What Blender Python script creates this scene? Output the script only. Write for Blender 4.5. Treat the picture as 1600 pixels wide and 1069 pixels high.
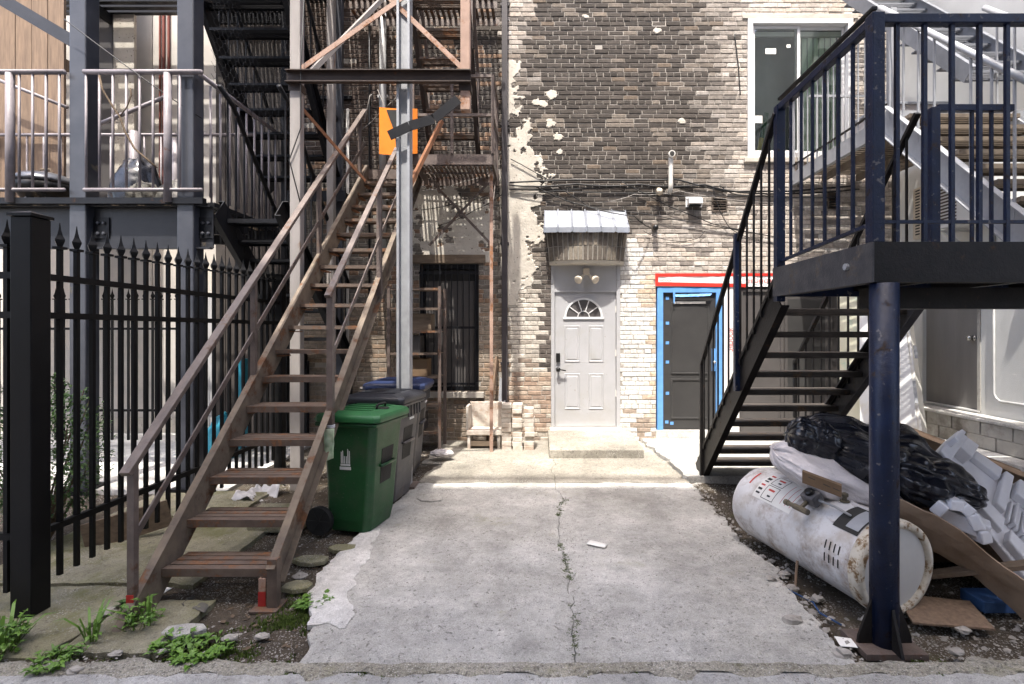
import bpy, bmesh, math, random
from mathutils import Vector, Matrix, noise as mnoise

for _o in list(bpy.data.objects):
    bpy.data.objects.remove(_o, do_unlink=True)
S = bpy.context.scene
COL = S.collection
rnd = random.Random(11)

# ------------------------------------------------------------------ camera
CAM_Z = 1.72
FPX = 800.0                      # focal length in pixels of a 1600 px wide picture (18 mm lens)
cam_d = bpy.data.cameras.new('camera')
cam_d.sensor_width = 36.0
cam_d.lens = 18.0
cam_d.shift_x = -40 / 1600
cam_d.shift_y = -16.5 / 1600
cam_d.clip_start = 0.05
cam_d.clip_end = 900
cam = bpy.data.objects.new('camera', cam_d)
COL.objects.link(cam)
cam.location = (0, 0, CAM_Z)
cam.rotation_euler = (math.radians(90), 0, 0)
S.camera = cam

# ------------------------------------------------------------------ light
SUN_EL = math.radians(67)
SUN_AZ = math.radians(12)        # the sun stands behind the camera and a little to the left
w = bpy.data.worlds.new('World')
S.world = w
w.use_nodes = True
nt = w.node_tree
nt.nodes.clear()
sky = nt.nodes.new('ShaderNodeTexSky')
sky.sky_type = 'NISHITA'
sky.sun_disc = False
sky.sun_elevation = SUN_EL
sky.sun_rotation = math.radians(180) + SUN_AZ
sky.air_density = 0.8
sky.dust_density = 5.0
sky.ozone_density = 1.0
bg = nt.nodes.new('ShaderNodeBackground')
bg.inputs['Strength'].default_value = 0.15
wo = nt.nodes.new('ShaderNodeOutputWorld')
nt.links.new(sky.outputs[0], bg.inputs[0])
nt.links.new(bg.outputs[0], wo.inputs[0])

sun_d = bpy.data.lights.new('sun', 'SUN')
sun_d.energy = 2.0
sun_d.angle = math.radians(0.55)
sun_d.color = (1.0, 0.95, 0.87)
sun = bpy.data.objects.new('sun', sun_d)
COL.objects.link(sun)
SUN_DIR = Vector((math.sin(SUN_AZ) * math.cos(SUN_EL), math.cos(SUN_AZ) * math.cos(SUN_EL), -math.sin(SUN_EL)))
sun.rotation_euler = SUN_DIR.to_track_quat('-Z', 'Y').to_euler()
sun.location = (0, -5, 20)

S.view_settings.view_transform = 'Standard'
S.view_settings.look = 'None'
S.view_settings.gamma = 1.0
S.view_settings.exposure = 2.2
S.view_settings.use_curve_mapping = False
S.cycles.max_bounces = 8
S.cycles.diffuse_bounces = 5
S.cycles.transparent_max_bounces = 16

# ------------------------------------------------------------------ materials
def sock(n, *names):
    for k in names:
        if k in n.inputs:
            return n.inputs[k]

def rgba(c):
    return (c[0], c[1], c[2], 1.0)

def mk(name, col, col2=None, scale=5.0, rough=0.6, metal=0.0, bump=0.15, bscale=60.0,
       rust=None, ramt=0.55, rscale=5.0, rsoft=0.08, attr=None, spec=0.4, coat=0.0,
       stretch=(1, 1, 1), fleck=None, fscale=90, famt=0.68, third=None, tscale=1.2, world=False, bdist=0.01):
    """Procedural paint, metal, stone...: two tones mixed by noise, an optional third tone, flecks and rust, and fine relief."""
    m = bpy.data.materials.new(name)
    m.use_nodes = True
    t = m.node_tree
    t.nodes.clear()
    L = t.links.new
    out = t.nodes.new('ShaderNodeOutputMaterial')
    b = t.nodes.new('ShaderNodeBsdfPrincipled')
    L(b.outputs[0], out.inputs[0])
    if world:
        g = t.nodes.new('ShaderNodeNewGeometry')
        src = g.outputs['Position']
    else:
        tc = t.nodes.new('ShaderNodeTexCoord')
        oi = t.nodes.new('ShaderNodeObjectInfo')
        mul = t.nodes.new('ShaderNodeMath'); mul.operation = 'MULTIPLY'; mul.inputs[1].default_value = 37.0
        L(oi.outputs['Random'], mul.inputs[0])
        add = t.nodes.new('ShaderNodeVectorMath'); add.operation = 'ADD'
        L(tc.outputs['Object'], add.inputs[0]); L(mul.outputs[0], add.inputs[1])
        src = add.outputs[0]
    mp = t.nodes.new('ShaderNodeMapping')
    mp.inputs['Scale'].default_value = stretch
    L(src, mp.inputs[0])
    vec = mp.outputs[0]
    def nz(sc, det=5.0, rg=0.6):
        n = t.nodes.new('ShaderNodeTexNoise')
        n.inputs['Scale'].default_value = sc
        n.inputs['Detail'].default_value = det
        n.inputs['Roughness'].default_value = rg
        L(vec, n.inputs['Vector'])
        return n
    def ramp(src_, a, b_):
        r = t.nodes.new('ShaderNodeMapRange')
        r.inputs['From Min'].default_value = a
        r.inputs['From Max'].default_value = b_
        L(src_, r.inputs['Value'])
        return r.outputs[0]
    def mix(f, a, b_):
        x = t.nodes.new('ShaderNodeMix'); x.data_type = 'RGBA'
        if isinstance(f, float): x.inputs[0].default_value = f
        else: L(f, x.inputs[0])
        for s_, v in ((x.inputs[6], a), (x.inputs[7], b_)):
            if isinstance(v, tuple): s_.default_value = rgba(v)
            else: L(v, s_)
        return x.outputs[2]
    if attr:
        at = t.nodes.new('ShaderNodeAttribute'); at.attribute_name = attr
        base = at.outputs['Color']
        n1 = nz(scale)
        hv = t.nodes.new('ShaderNodeMix'); hv.data_type = 'RGBA'; hv.blend_type = 'MULTIPLY'
        hv.inputs[0].default_value = 1.0
        L(base, hv.inputs[6])
        rr = t.nodes.new('ShaderNodeMapRange')
        rr.inputs['From Min'].default_value = 0.25; rr.inputs['From Max'].default_value = 0.75
        rr.inputs['To Min'].default_value = 0.62; rr.inputs['To Max'].default_value = 1.35
        L(n1.outputs[0], rr.inputs['Value'])
        cmb = t.nodes.new('ShaderNodeCombineColor')
        for k in range(3): L(rr.outputs[0], cmb.inputs[k])
        L(cmb.outputs[0], hv.inputs[7])
        c = hv.outputs[2]
    else:
        n1 = nz(scale)
        if col2 is None:
            col2 = tuple(x * 0.72 for x in col)
        c = mix(ramp(n1.outputs[0], 0.32, 0.68), tuple(col), tuple(col2))
    if third is not None:
        n3 = nz(tscale, 7.0, 0.65)
        c = mix(ramp(n3.outputs[0], 0.50, 0.66), c, tuple(third))
    if fleck is not None:
        n4 = nz(fscale, 2.0, 0.5)
        c = mix(ramp(n4.outputs[0], famt, famt + 0.05), c, tuple(fleck))
    rg_val = None
    if rust is not None:
        n2 = nz(rscale, 9.0, 0.72)
        f = ramp(n2.outputs[0], ramt, ramt + rsoft)
        n5 = nz(rscale * 6, 3.0, 0.6)
        rc = mix(ramp(n5.outputs[0], 0.3, 0.7), tuple(rust), tuple(x * 0.45 for x in rust))
        c = mix(f, c, rc)
        r2 = t.nodes.new('ShaderNodeMapRange')
        r2.inputs['To Min'].default_value = rough; r2.inputs['To Max'].default_value = 0.92
        L(f, r2.inputs['Value'])
        L(r2.outputs[0], b.inputs['Roughness'])
        if metal > 0:
            r3 = t.nodes.new('ShaderNodeMapRange')
            r3.inputs['To Min'].default_value = metal; r3.inputs['To Max'].default_value = 0.0
            L(f, r3.inputs['Value']); L(r3.outputs[0], b.inputs['Metallic'])
    else:
        r2 = t.nodes.new('ShaderNodeMapRange')
        r2.inputs['To Min'].default_value = max(0.02, rough - 0.12); r2.inputs['To Max'].default_value = min(1.0, rough + 0.12)
        L(n1.outputs[0], r2.inputs['Value']); L(r2.outputs[0], b.inputs['Roughness'])
        b.inputs['Metallic'].default_value = metal
    L(c, b.inputs['Base Color'])
    s_ = sock(b, 'Specular IOR Level', 'Specular')
    if s_: s_.default_value = spec
    if coat:
        s_ = sock(b, 'Coat Weight', 'Clearcoat')
        if s_: s_.default_value = coat
    if bump > 0:
        nb = nz(bscale, 6.0, 0.7)
        bp = t.nodes.new('ShaderNodeBump')
        bp.inputs['Strength'].default_value = bump
        bp.inputs['Distance'].default_value = bdist
        L(nb.outputs[0], bp.inputs['Height'])
        L(bp.outputs[0], b.inputs['Normal'])
    return m

def glass_mat(name, tint=(0.8, 0.85, 0.85), refl=0.12, rough=0.02):
    m = bpy.data.materials.new(name)
    m.use_nodes = True
    t = m.node_tree; t.nodes.clear(); L = t.links.new
    out = t.nodes.new('ShaderNodeOutputMaterial')
    mx = t.nodes.new('ShaderNodeMixShader')
    tr = t.nodes.new('ShaderNodeBsdfTransparent'); tr.inputs[0].default_value = rgba(tint)
    gl = t.nodes.new('ShaderNodeBsdfGlossy'); gl.inputs['Roughness'].default_value = rough
    fr = t.nodes.new('ShaderNodeLayerWeight'); fr.inputs[0].default_value = 0.3
    ad = t.nodes.new('ShaderNodeMath'); ad.operation = 'ADD'; ad.inputs[1].default_value = refl; ad.use_clamp = True
    L(fr.outputs['Fresnel'], ad.inputs[0]); L(ad.outputs[0], mx.inputs[0])
    L(tr.outputs[0], mx.inputs[1]); L(gl.outputs[0], mx.inputs[2]); L(mx.outputs[0], out.inputs[0])
    return m

def concrete_mat(name, a, b_, moss=(0.15, 0.15, 0.07), moss_lo=0.56, agg=0.55, pit=0.60, grain=0.25):
    """Weathered concrete: stains, mottling, exposed aggregate, pits and a bloom of moss."""
    m = bpy.data.materials.new(name)
    m.use_nodes = True
    t = m.node_tree; t.nodes.clear(); L = t.links.new
    out = t.nodes.new('ShaderNodeOutputMaterial'); b = t.nodes.new('ShaderNodeBsdfPrincipled'); L(b.outputs[0], out.inputs[0])
    g = t.nodes.new('ShaderNodeNewGeometry'); pos = g.outputs['Position']
    def nz(sc, det=6.0, rg=0.6):
        n = t.nodes.new('ShaderNodeTexNoise'); n.inputs['Scale'].default_value = sc; n.inputs['Detail'].default_value = det; n.inputs['Roughness'].default_value = rg
        L(pos, n.inputs['Vector']); return n.outputs[0]
    def rng(v, a0, a1, c0=0.0, c1=1.0):
        r = t.nodes.new('ShaderNodeMapRange')
        for k, q in (('From Min', a0), ('From Max', a1), ('To Min', c0), ('To Max', c1)): r.inputs[k].default_value = q
        L(v, r.inputs['Value']); return r.outputs[0]
    def mix(f, p, q, mode='MIX'):
        x = t.nodes.new('ShaderNodeMix'); x.data_type = 'RGBA'; x.blend_type = mode
        if isinstance(f, float): x.inputs[0].default_value = f
        else: L(f, x.inputs[0])
        for s_, v in ((x.inputs[6], p), (x.inputs[7], q)):
            if isinstance(v, tuple): s_.default_value = rgba(v)
            else: L(v, s_)
        return x.outputs[2]
    def math_(op, p, q):
        x = t.nodes.new('ShaderNodeMath'); x.operation = op
        for s_, v in ((x.inputs[0], p), (x.inputs[1], q)):
            if isinstance(v, float): s_.default_value = v
            else: L(v, s_)
        return x.outputs[0]
    c = mix(rng(nz(1.1, 9, .68), .36, .64), a, b_)
    mot = nz(7.0, 11, .78)
    gr_ = nz(150, 3, .6)
    def grey(v):
        k = t.nodes.new('ShaderNodeCombineColor')
        for q in range(3): L(v, k.inputs[q])
        return k.outputs[0]
    c = mix(1.0, c, grey(rng(mot, .28, .72, .76, 1.20)), 'MULTIPLY')
    c = mix(1.0, c, grey(rng(nz(24, 6, .75), .32, .68, .86, 1.12)), 'MULTIPLY')
    c = mix(1.0, c, grey(rng(gr_, .3, .7, 1 - grain, 1 + grain)), 'MULTIPLY')
    c = mix(1.0, c, grey(rng(nz(.75, 4, .55), .34, .66, .72, 1.16)), 'MULTIPLY')
    c = mix(1.0, c, grey(rng(nz(3.2, 3, .5), .30, .70, .84, 1.10)), 'MULTIPLY')
    vo = t.nodes.new('ShaderNodeTexVoronoi'); vo.inputs['Scale'].default_value = 75; L(pos, vo.inputs['Vector'])
    sep = t.nodes.new('ShaderNodeSeparateColor'); L(vo.outputs['Color'], sep.inputs[0])
    patch = rng(nz(1.9, 7, .7), agg - .06, agg + .06)
    stonef = math_('MULTIPLY', patch, rng(vo.outputs['Distance'], .42, .30))
    sc_ = mix(sep.outputs[0], (0.17, 0.16, 0.145), (0.55, 0.53, 0.49))
    c = mix(math_('MULTIPLY', stonef, .8), c, sc_)
    pits = rng(nz(38, 5, .7), pit, pit + .05)
    c = mix(math_('MULTIPLY', pits, .65), c, (0.11, 0.10, 0.085))
    mo = math_('MULTIPLY', rng(nz(1.5, 10, .75), moss_lo, moss_lo + .12), .75)
    c = mix(mo, c, moss)
    L(c, b.inputs['Base Color']); b.inputs['Roughness'].default_value = .95
    s_ = sock(b, 'Specular IOR Level', 'Specular'); s_.default_value = .15
    h = math_('ADD', math_('MULTIPLY', mot, 1.0), math_('MULTIPLY', gr_, .18))
    h = math_('SUBTRACT', h, math_('MULTIPLY', pits, .12)); h = math_('ADD', h, math_('MULTIPLY', stonef, .10))
    bp = t.nodes.new('ShaderNodeBump'); bp.inputs['Strength'].default_value = 1.0; bp.inputs['Distance'].default_value = .026
    L(h, bp.inputs['Height']); L(bp.outputs[0], b.inputs['Normal'])
    return m

RUST = (0.20, 0.075, 0.03)
M = {}
M['brick'] = mk('brick', (0.3, 0.25, 0.2), attr='Col', scale=26, rough=0.9, bump=0.55, bscale=75, bdist=0.012, world=True, spec=0.2,
                fleck=(0.07, 0.062, 0.055), fscale=48, famt=0.70)
M['mortar'] = mk('mortar', (0.40, 0.37, 0.33), (0.28, 0.26, 0.23), scale=3, rough=0.95, bump=0.6, bscale=90, world=True, third=(0.25, 0.23, 0.205), tscale=1.6)
M['render'] = mk('render', (0.56, 0.52, 0.455), (0.43, 0.395, 0.34), scale=5, rough=0.95, bump=0.6, bscale=40, world=True, fleck=(0.2, 0.18, 0.15), fscale=30, famt=0.66)
M['lintel'] = mk('lintel', (0.5, 0.46, 0.4), (0.36, 0.33, 0.29), scale=6, rough=0.95, bump=0.4, bscale=50)
M['concrete'] = mk('concrete', (0.42, 0.405, 0.37), (0.30, 0.285, 0.25), scale=2.1, rough=0.95, bump=1.0, bscale=46, world=True,
                   third=(0.235, 0.22, 0.175), tscale=1.0, fleck=(0.16, 0.15, 0.13), fscale=34, famt=0.67, bdist=0.022, spec=0.2)
M['concrete_pale'] = mk('concrete_pale', (0.52, 0.50, 0.465), (0.40, 0.385, 0.36), scale=3, rough=0.95, bump=0.5, bscale=80, world=True,
                        fleck=(0.28, 0.26, 0.23), fscale=60, famt=0.64, spec=0.2)
M['concrete_moss'] = mk('concrete_moss', (0.32, 0.30, 0.245), (0.22, 0.205, 0.12), scale=2.2, rough=0.97, bump=0.8, bscale=80, world=True,
                        third=(0.125, 0.13, 0.05), tscale=1.8, fleck=(0.36, 0.34, 0.3), fscale=60, famt=0.66, spec=0.15)
M['soil'] = mk('soil', (0.12, 0.097, 0.072), (0.06, 0.048, 0.036), scale=7, rough=0.98, bump=1.0, bscale=55, world=True,
               third=(0.15, 0.125, 0.095), tscale=3.5, fleck=(0.26, 0.24, 0.21), fscale=75, famt=0.66, spec=0.15, bdist=0.02)
M['asphalt'] = mk('asphalt', (0.34, 0.33, 0.315), (0.25, 0.24, 0.225), scale=2, rough=0.95, bump=0.8, bscale=140, world=True,
                  fleck=(0.40, 0.39, 0.37), fscale=120, famt=0.62, spec=0.2)
M['stone'] = mk('stone', (0.36, 0.34, 0.31), (0.22, 0.205, 0.185), scale=9, rough=0.92, bump=0.5, bscale=40)
M['moss'] = mk('moss', (0.10, 0.15, 0.02), (0.05, 0.08, 0.012), scale=20, rough=0.95, bump=0.8, bscale=120)
M['leaf'] = mk('leaf', (0.12, 0.23, 0.03), (0.07, 0.15, 0.02), scale=8, rough=0.5, bump=0.1, bscale=40, spec=0.4)
M['leaf_dark'] = mk('leaf_dark', (0.06, 0.13, 0.022), (0.035, 0.085, 0.015), scale=8, rough=0.45, bump=0.1, bscale=40, spec=0.4)
M['twig'] = mk('twig', (0.12, 0.085, 0.055), rough=0.9)
M['rust_paint'] = mk('rust_paint', (0.085, 0.064, 0.056), (0.145, 0.112, 0.096), scale=9, rough=0.5, rust=(0.15, 0.085, 0.055), ramt=0.56, rscale=4, bump=0.35, bscale=60, spec=0.5)
M['rust_tread'] = mk('rust_tread', (0.135, 0.098, 0.076), (0.075, 0.055, 0.044), scale=10, rough=0.7, rust=(0.23, 0.11, 0.055), ramt=0.53, rscale=5, bump=0.4, bscale=70)
M['rust_orange'] = mk('rust_orange', (0.27, 0.12, 0.06), (0.16, 0.075, 0.04), scale=7, rough=0.9, bump=0.35, bscale=80)
M['stringer'] = mk('stringer', (0.18, 0.14, 0.10), (0.09, 0.07, 0.055), scale=8, rough=0.7, rust=(0.16, 0.075, 0.035), ramt=0.55, rscale=4, bump=0.4, bscale=50)
M['post_grey'] = mk('post_grey', (0.30, 0.275, 0.26), (0.22, 0.20, 0.19), scale=5, rough=0.6, rust=(0.27, 0.15, 0.09), ramt=0.60, rscale=3, bump=0.2, bscale=50, stretch=(1, 1, .35))
M['post_blue'] = mk('post_blue', (0.20, 0.21, 0.235), (0.13, 0.14, 0.16), scale=4, rough=0.5, rust=RUST, ramt=0.68, rscale=4, bump=0.15)
M['brown_beam'] = mk('brown_beam', (0.045, 0.03, 0.024), (0.03, 0.02, 0.016), scale=6, rough=0.5, rust=RUST, ramt=0.62, bump=0.2)
M['brace'] = mk('brace', (0.40, 0.27, 0.21), (0.30, 0.20, 0.155), scale=6, rough=0.75, rust=(0.33, 0.15, 0.07), ramt=0.52, bump=0.25)
M['dark_steel'] = mk('dark_steel', (0.014, 0.0145, 0.017), (0.008, 0.0085, 0.011), scale=5, rough=0.45, rust=(0.10, 0.05, 0.028), ramt=0.62, bump=0.15, spec=0.22)
M['girder_steel'] = mk('girder_steel', (0.028, 0.029, 0.034), (0.017, 0.018, 0.022), scale=4, rough=0.45, rust=(0.10, 0.08, 0.06), ramt=0.62, bump=0.15)
M['col_steel'] = mk('col_steel', (0.060, 0.063, 0.074), (0.032, 0.035, 0.046), scale=3, rough=0.38, rust=(0.17, 0.15, 0.11), ramt=0.63, rscale=3, bump=0.12, spec=0.5)
M['mauve_rail'] = mk('mauve_rail', (0.26, 0.235, 0.245), (0.18, 0.16, 0.17), scale=7, rough=0.5, rust=RUST, ramt=0.66, bump=0.12)
M['fence_black'] = mk('fence_black', (0.004, 0.004, 0.0045), (0.007, 0.0068, 0.007), scale=8, rough=0.45, bump=0.06, bscale=120, spec=0.2)
M['navy'] = mk('navy', (0.007, 0.015, 0.044), (0.005, 0.009, 0.026), scale=9, rough=0.36, rust=(0.05, 0.035, 0.028), ramt=0.575, rscale=12, bump=0.3, bscale=50, spec=0.28, fleck=(0.09, 0.085, 0.09), fscale=26, famt=.665)
M['navy_worn'] = mk('navy_worn', (0.06, 0.058, 0.06), (0.03, 0.03, 0.036), scale=9, rough=0.6, rust=(0.14, 0.115, 0.09), ramt=0.56, rscale=7, bump=0.35, bscale=50)
M['black_paint'] = mk('black_paint', (0.006, 0.0056, 0.006), (0.013, 0.0115, 0.011), scale=9, rough=0.45, spec=0.22, rust=(0.085, 0.05, 0.03), ramt=0.60, rscale=8, bump=0.25, bscale=60)
M['tread_dark'] = mk('tread_dark', (0.07, 0.06, 0.052), (0.04, 0.035, 0.031), scale=9, rough=0.7, rust=(0.13, 0.09, 0.06), ramt=0.55, bump=0.35, bscale=60)
M['galv'] = mk('galv', (0.36, 0.37, 0.39), (0.28, 0.29, 0.31), scale=7, rough=0.5, metal=0.25, bump=0.1, rust=(0.25, 0.2, 0.16), ramt=0.70)
M['galv_slat'] = mk('galv_slat', (0.17, 0.135, 0.10), (0.10, 0.082, 0.066), scale=8, rough=0.8, bump=0.3)
M['awning'] = mk('awning', (0.34, 0.36, 0.40), (0.24, 0.26, 0.30), scale=4, rough=0.35, metal=0.35, bump=0.1, bscale=20)
M['door_white'] = mk('door_white', (0.41, 0.41, 0.425), (0.37, 0.37, 0.38), scale=3, rough=0.42, bump=0.04, bscale=30, third=(0.36, 0.355, 0.35), tscale=2.5, fleck=(0.3, 0.28, 0.25), fscale=25, famt=.72)
M['vinyl'] = mk('vinyl', (0.66, 0.66, 0.66), (0.60, 0.60, 0.60), scale=4, rough=0.4, bump=0.03)
M['black_metal'] = mk('black_metal', (0.012, 0.012, 0.012), rough=0.3, bump=0.03)
M['dark_door'] = mk('dark_door', (0.032, 0.031, 0.031), (0.042, 0.041, 0.04), scale=3, rough=0.55, bump=0.1, bscale=90)
M['dark_panel'] = mk('dark_panel', (0.085, 0.078, 0.076), (0.065, 0.06, 0.058), scale=2, rough=0.5, bump=0.1)
M['tape_blue'] = mk('tape_blue', (0.13, 0.33, 0.66), (0.10, 0.26, 0.56), scale=9, rough=0.6, bump=0.25, bscale=25)
M['tape_red'] = mk('tape_red', (0.62, 0.035, 0.022), (0.48, 0.025, 0.018), scale=9, rough=0.5, bump=0.3, bscale=25)
M['wrap_white'] = mk('wrap_white', (0.80, 0.79, 0.78), (0.70, 0.69, 0.68), scale=4, rough=0.45, bump=0.3, bscale=14)
M['print_red'] = mk('print_red', (0.50, 0.05, 0.04), rough=0.6, bump=0)
M['print_black'] = mk('print_black', (0.03, 0.03, 0.03), rough=0.7, bump=0)
M['print_white'] = mk('print_white', (0.75, 0.76, 0.75), rough=0.6, bump=0)
M['interior'] = mk('interior', (0.035, 0.034, 0.032), rough=0.9, bump=0)
M['room_grey'] = mk('room_grey', (0.34, 0.34, 0.32), (0.26, 0.26, 0.25), scale=2, rough=0.9, bump=0)
M['blind'] = mk('blind', (0.70, 0.80, 0.66), (0.64, 0.74, 0.6), scale=2, rough=0.7, bump=0.02)
M['paper'] = mk('paper', (0.72, 0.71, 0.67), (0.64, 0.63, 0.6), scale=5, rough=0.8, bump=0.05)
M['stucco'] = mk('stucco', (0.60, 0.60, 0.585), (0.53, 0.53, 0.515), scale=2, rough=0.93, bump=0.35, bscale=90, world=True)
M['stucco_white'] = mk('stucco_white', (0.50, 0.475, 0.44), (0.41, 0.385, 0.355), scale=1.5, rough=0.93, bump=0.3, bscale=70, world=True, third=(0.55, 0.50, 0.44), tscale=.9)
M['dark_clad'] = mk('dark_clad', (0.06, 0.05, 0.044), (0.035, 0.03, 0.027), scale=4, rough=0.85, bump=0.3)
M['block'] = mk('block', (0.44, 0.42, 0.385), (0.33, 0.315, 0.285), scale=5, rough=0.95, bump=0.6, bscale=80, world=True, third=(0.17, 0.155, 0.135), tscale=2.6)
M['grey_door'] = mk('grey_door', (0.20, 0.19, 0.18), (0.15, 0.142, 0.135), scale=3, rough=0.6, bump=0.15, stretch=(1, 1, .15), bscale=60)
M['chrome'] = mk('chrome', (0.6, 0.6, 0.58), rough=0.25, metal=0.9, bump=0)
M['conduit'] = mk('conduit', (0.42, 0.42, 0.42), rough=0.5, bump=0.05)
M['cable'] = mk('cable', (0.012, 0.012, 0.013), rough=0.55, bump=0.1)
M['cable_grey'] = mk('cable_grey', (0.28, 0.26, 0.24), rough=0.6, bump=0.1)
M['pvc'] = mk('pvc', (0.70, 0.68, 0.64), (0.6, 0.58, 0.54), rough=0.45, bump=0.05)
M['cream_plastic'] = mk('cream_plastic', (0.62, 0.55, 0.45), (0.52, 0.45, 0.36), rough=0.5, bump=0.05)
M['brown_vent'] = mk('brown_vent', (0.10, 0.078, 0.062), (0.07, 0.055, 0.045), rough=0.7, bump=0.2)
M['downspout'] = mk('downspout', (0.05, 0.045, 0.048), (0.035, 0.03, 0.033), rough=0.45, bump=0.15, rust=RUST, ramt=.68)
M['wood_plank'] = mk('wood_plank', (0.24, 0.165, 0.11), (0.14, 0.098, 0.07), scale=6, rough=0.8, bump=0.3, stretch=(6, 6, .5), bscale=30)
M['wood_old'] = mk('wood_old', (0.20, 0.15, 0.105), (0.12, 0.09, 0.065), scale=6, rough=0.85, bump=0.35, stretch=(1, 5, 5), bscale=30)
M['bin_green'] = mk('bin_green', (0.010, 0.075, 0.022), (0.008, 0.055, 0.017), scale=5, rough=0.42, bump=0.12, bscale=140, third=(0.03, 0.065, 0.032), tscale=4, fleck=(0.05, 0.085, 0.05), fscale=45, famt=.68)
M['bin_lid_green'] = mk('bin_lid_green', (0.022, 0.125, 0.04), (0.018, 0.10, 0.035), scale=5, rough=0.45, bump=0.12, bscale=140)
M['bin_grey'] = mk('bin_grey', (0.075, 0.074, 0.08), (0.055, 0.054, 0.06), scale=4, rough=0.5, bump=0.12, bscale=120, third=(0.12, 0.105, 0.095), tscale=3)
M['bin_lid_dark'] = mk('bin_lid_dark', (0.028, 0.03, 0.038), (0.02, 0.022, 0.028), scale=4, rough=0.42, bump=0.12, bscale=120)
M['bin_lid_blue'] = mk('bin_lid_blue', (0.02, 0.032, 0.085), (0.015, 0.024, 0.065), scale=4, rough=0.42, bump=0.12, bscale=120)
M['rubber'] = mk('rubber', (0.014, 0.014, 0.014), rough=0.7, bump=0.2)
M['tank_white'] = mk('tank_white', (0.66, 0.66, 0.67), (0.54, 0.535, 0.54), scale=4, rough=0.34, bump=0.10, bscale=24, rust=(0.34, 0.26, 0.20), ramt=0.48, rscale=4.6, rsoft=0.2, third=(0.44, 0.40, 0.36), tscale=4.5, fleck=(0.2, 0.14, 0.1), fscale=60, famt=.72)
M['tank_end'] = mk('tank_end', (0.50, 0.495, 0.48), (0.43, 0.425, 0.41), scale=3, rough=0.5, bump=0.06)
M['rim_rust'] = mk('rim_rust', (0.60, 0.57, 0.50), (0.46, 0.40, 0.30), scale=14, rough=0.6, rust=(0.24, 0.14, 0.065), ramt=0.53, rscale=14, bump=0.35)
M['brass_dirty'] = mk('brass_dirty', (0.17, 0.145, 0.10), (0.09, 0.078, 0.06), scale=14, rough=0.55, metal=0.4, bump=0.3)
M['valve_grey'] = mk('valve_grey', (0.12, 0.115, 0.12), (0.08, 0.078, 0.08), scale=14, rough=0.5, metal=0.2, bump=0.3)
M['bag_black'] = mk('bag_black', (0.006, 0.007, 0.011), (0.009, 0.010, 0.015), scale=5, rough=0.26, bump=0.10, bscale=14, spec=0.5, bdist=0.02)
M['cardboard'] = mk('cardboard', (0.32, 0.235, 0.165), (0.25, 0.18, 0.125), scale=4, rough=0.88, bump=0.15, bscale=50, third=(0.22, 0.145, 0.09), tscale=2)
M['cardboard_dark'] = mk('cardboard_dark', (0.17, 0.11, 0.065), (0.13, 0.085, 0.05), scale=4, rough=0.88, bump=0.15, bscale=50)
M['foam'] = mk('foam', (0.78, 0.78, 0.80), (0.70, 0.70, 0.73), scale=6, rough=0.8, bump=0.35, bscale=130)
M['clear_bag'] = mk('clear_bag', (0.58, 0.55, 0.56), (0.48, 0.45, 0.45), scale=4, rough=0.3, bump=0.6, bscale=14, bdist=0.03, spec=0.6)
M['blue_box'] = mk('blue_box', (0.025, 0.07, 0.18), rough=0.6)
M['orange'] = mk('orange', (0.80, 0.23, 0.015), (0.72, 0.19, 0.012), scale=4, rough=0.5, bump=0.05)
M['teal'] = mk('teal', (0.02, 0.26, 0.36), (0.015, 0.2, 0.29), rough=0.5, bump=0.3, bscale=12)
M['cloth_white'] = mk('cloth_white', (0.62, 0.62, 0.64), (0.5, 0.5, 0.52), rough=0.9, bump=0.3)
M['cloth_green'] = mk('cloth_green', (0.22, 0.36, 0.22), (0.45, 0.47, 0.36), scale=14, rough=0.9, bump=0.4, bscale=30)
M['brick_pale'] = mk('brick_pale', (0.60, 0.56, 0.50), (0.44, 0.39, 0.34), scale=9, rough=0.93, bump=0.5, bscale=60, third=(0.36, 0.25, 0.18), tscale=4)
M['sack'] = mk('sack', (0.11, 0.105, 0.09), (0.07, 0.066, 0.058), scale=8, rough=0.8, bump=0.4, bscale=20)
M['red_paint'] = mk('red_paint', (0.42, 0.025, 0.02), (0.3, 0.02, 0.017), rough=0.55, bump=0.2)
M['wire'] = mk('wire', (0.05, 0.05, 0.052), rough=0.5, metal=0.4, bump=0)
M['mural'] = mk('mural', (0.62, 0.60, 0.52), (0.60, 0.58, 0.42), scale=2.2, rough=0.5, bump=0.05, third=(0.12, 0.42, 0.38), tscale=1.7)
M['door_old'] = mk('door_old', (0.66, 0.66, 0.66), (0.58, 0.58, 0.58), scale=3, rough=0.5, bump=0.08, third=(0.55, 0.50, 0.36), tscale=2.2)
M['lid_metal'] = mk('lid_metal', (0.12, 0.125, 0.14), (0.08, 0.085, 0.095), rough=0.3, metal=0.5, bump=0.05)
M['yellow'] = mk('yellow', (0.55, 0.45, 0.06), rough=0.6)
M['red_brown'] = mk('red_brown', (0.20, 0.06, 0.045), rough=0.8)
M['glass'] = glass_mat('glass', (0.92, 0.96, 0.93), 0.03)
M['glass_door'] = glass_mat('glass_door', (0.5, 0.55, 0.55), 0.10, 0.12)
M['far_brick'] = mk('far_brick', (0.60, 0.56, 0.50), (0.5, 0.46, 0.41), scale=2, rough=0.95, bump=0.4, bscale=30, world=True)

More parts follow.
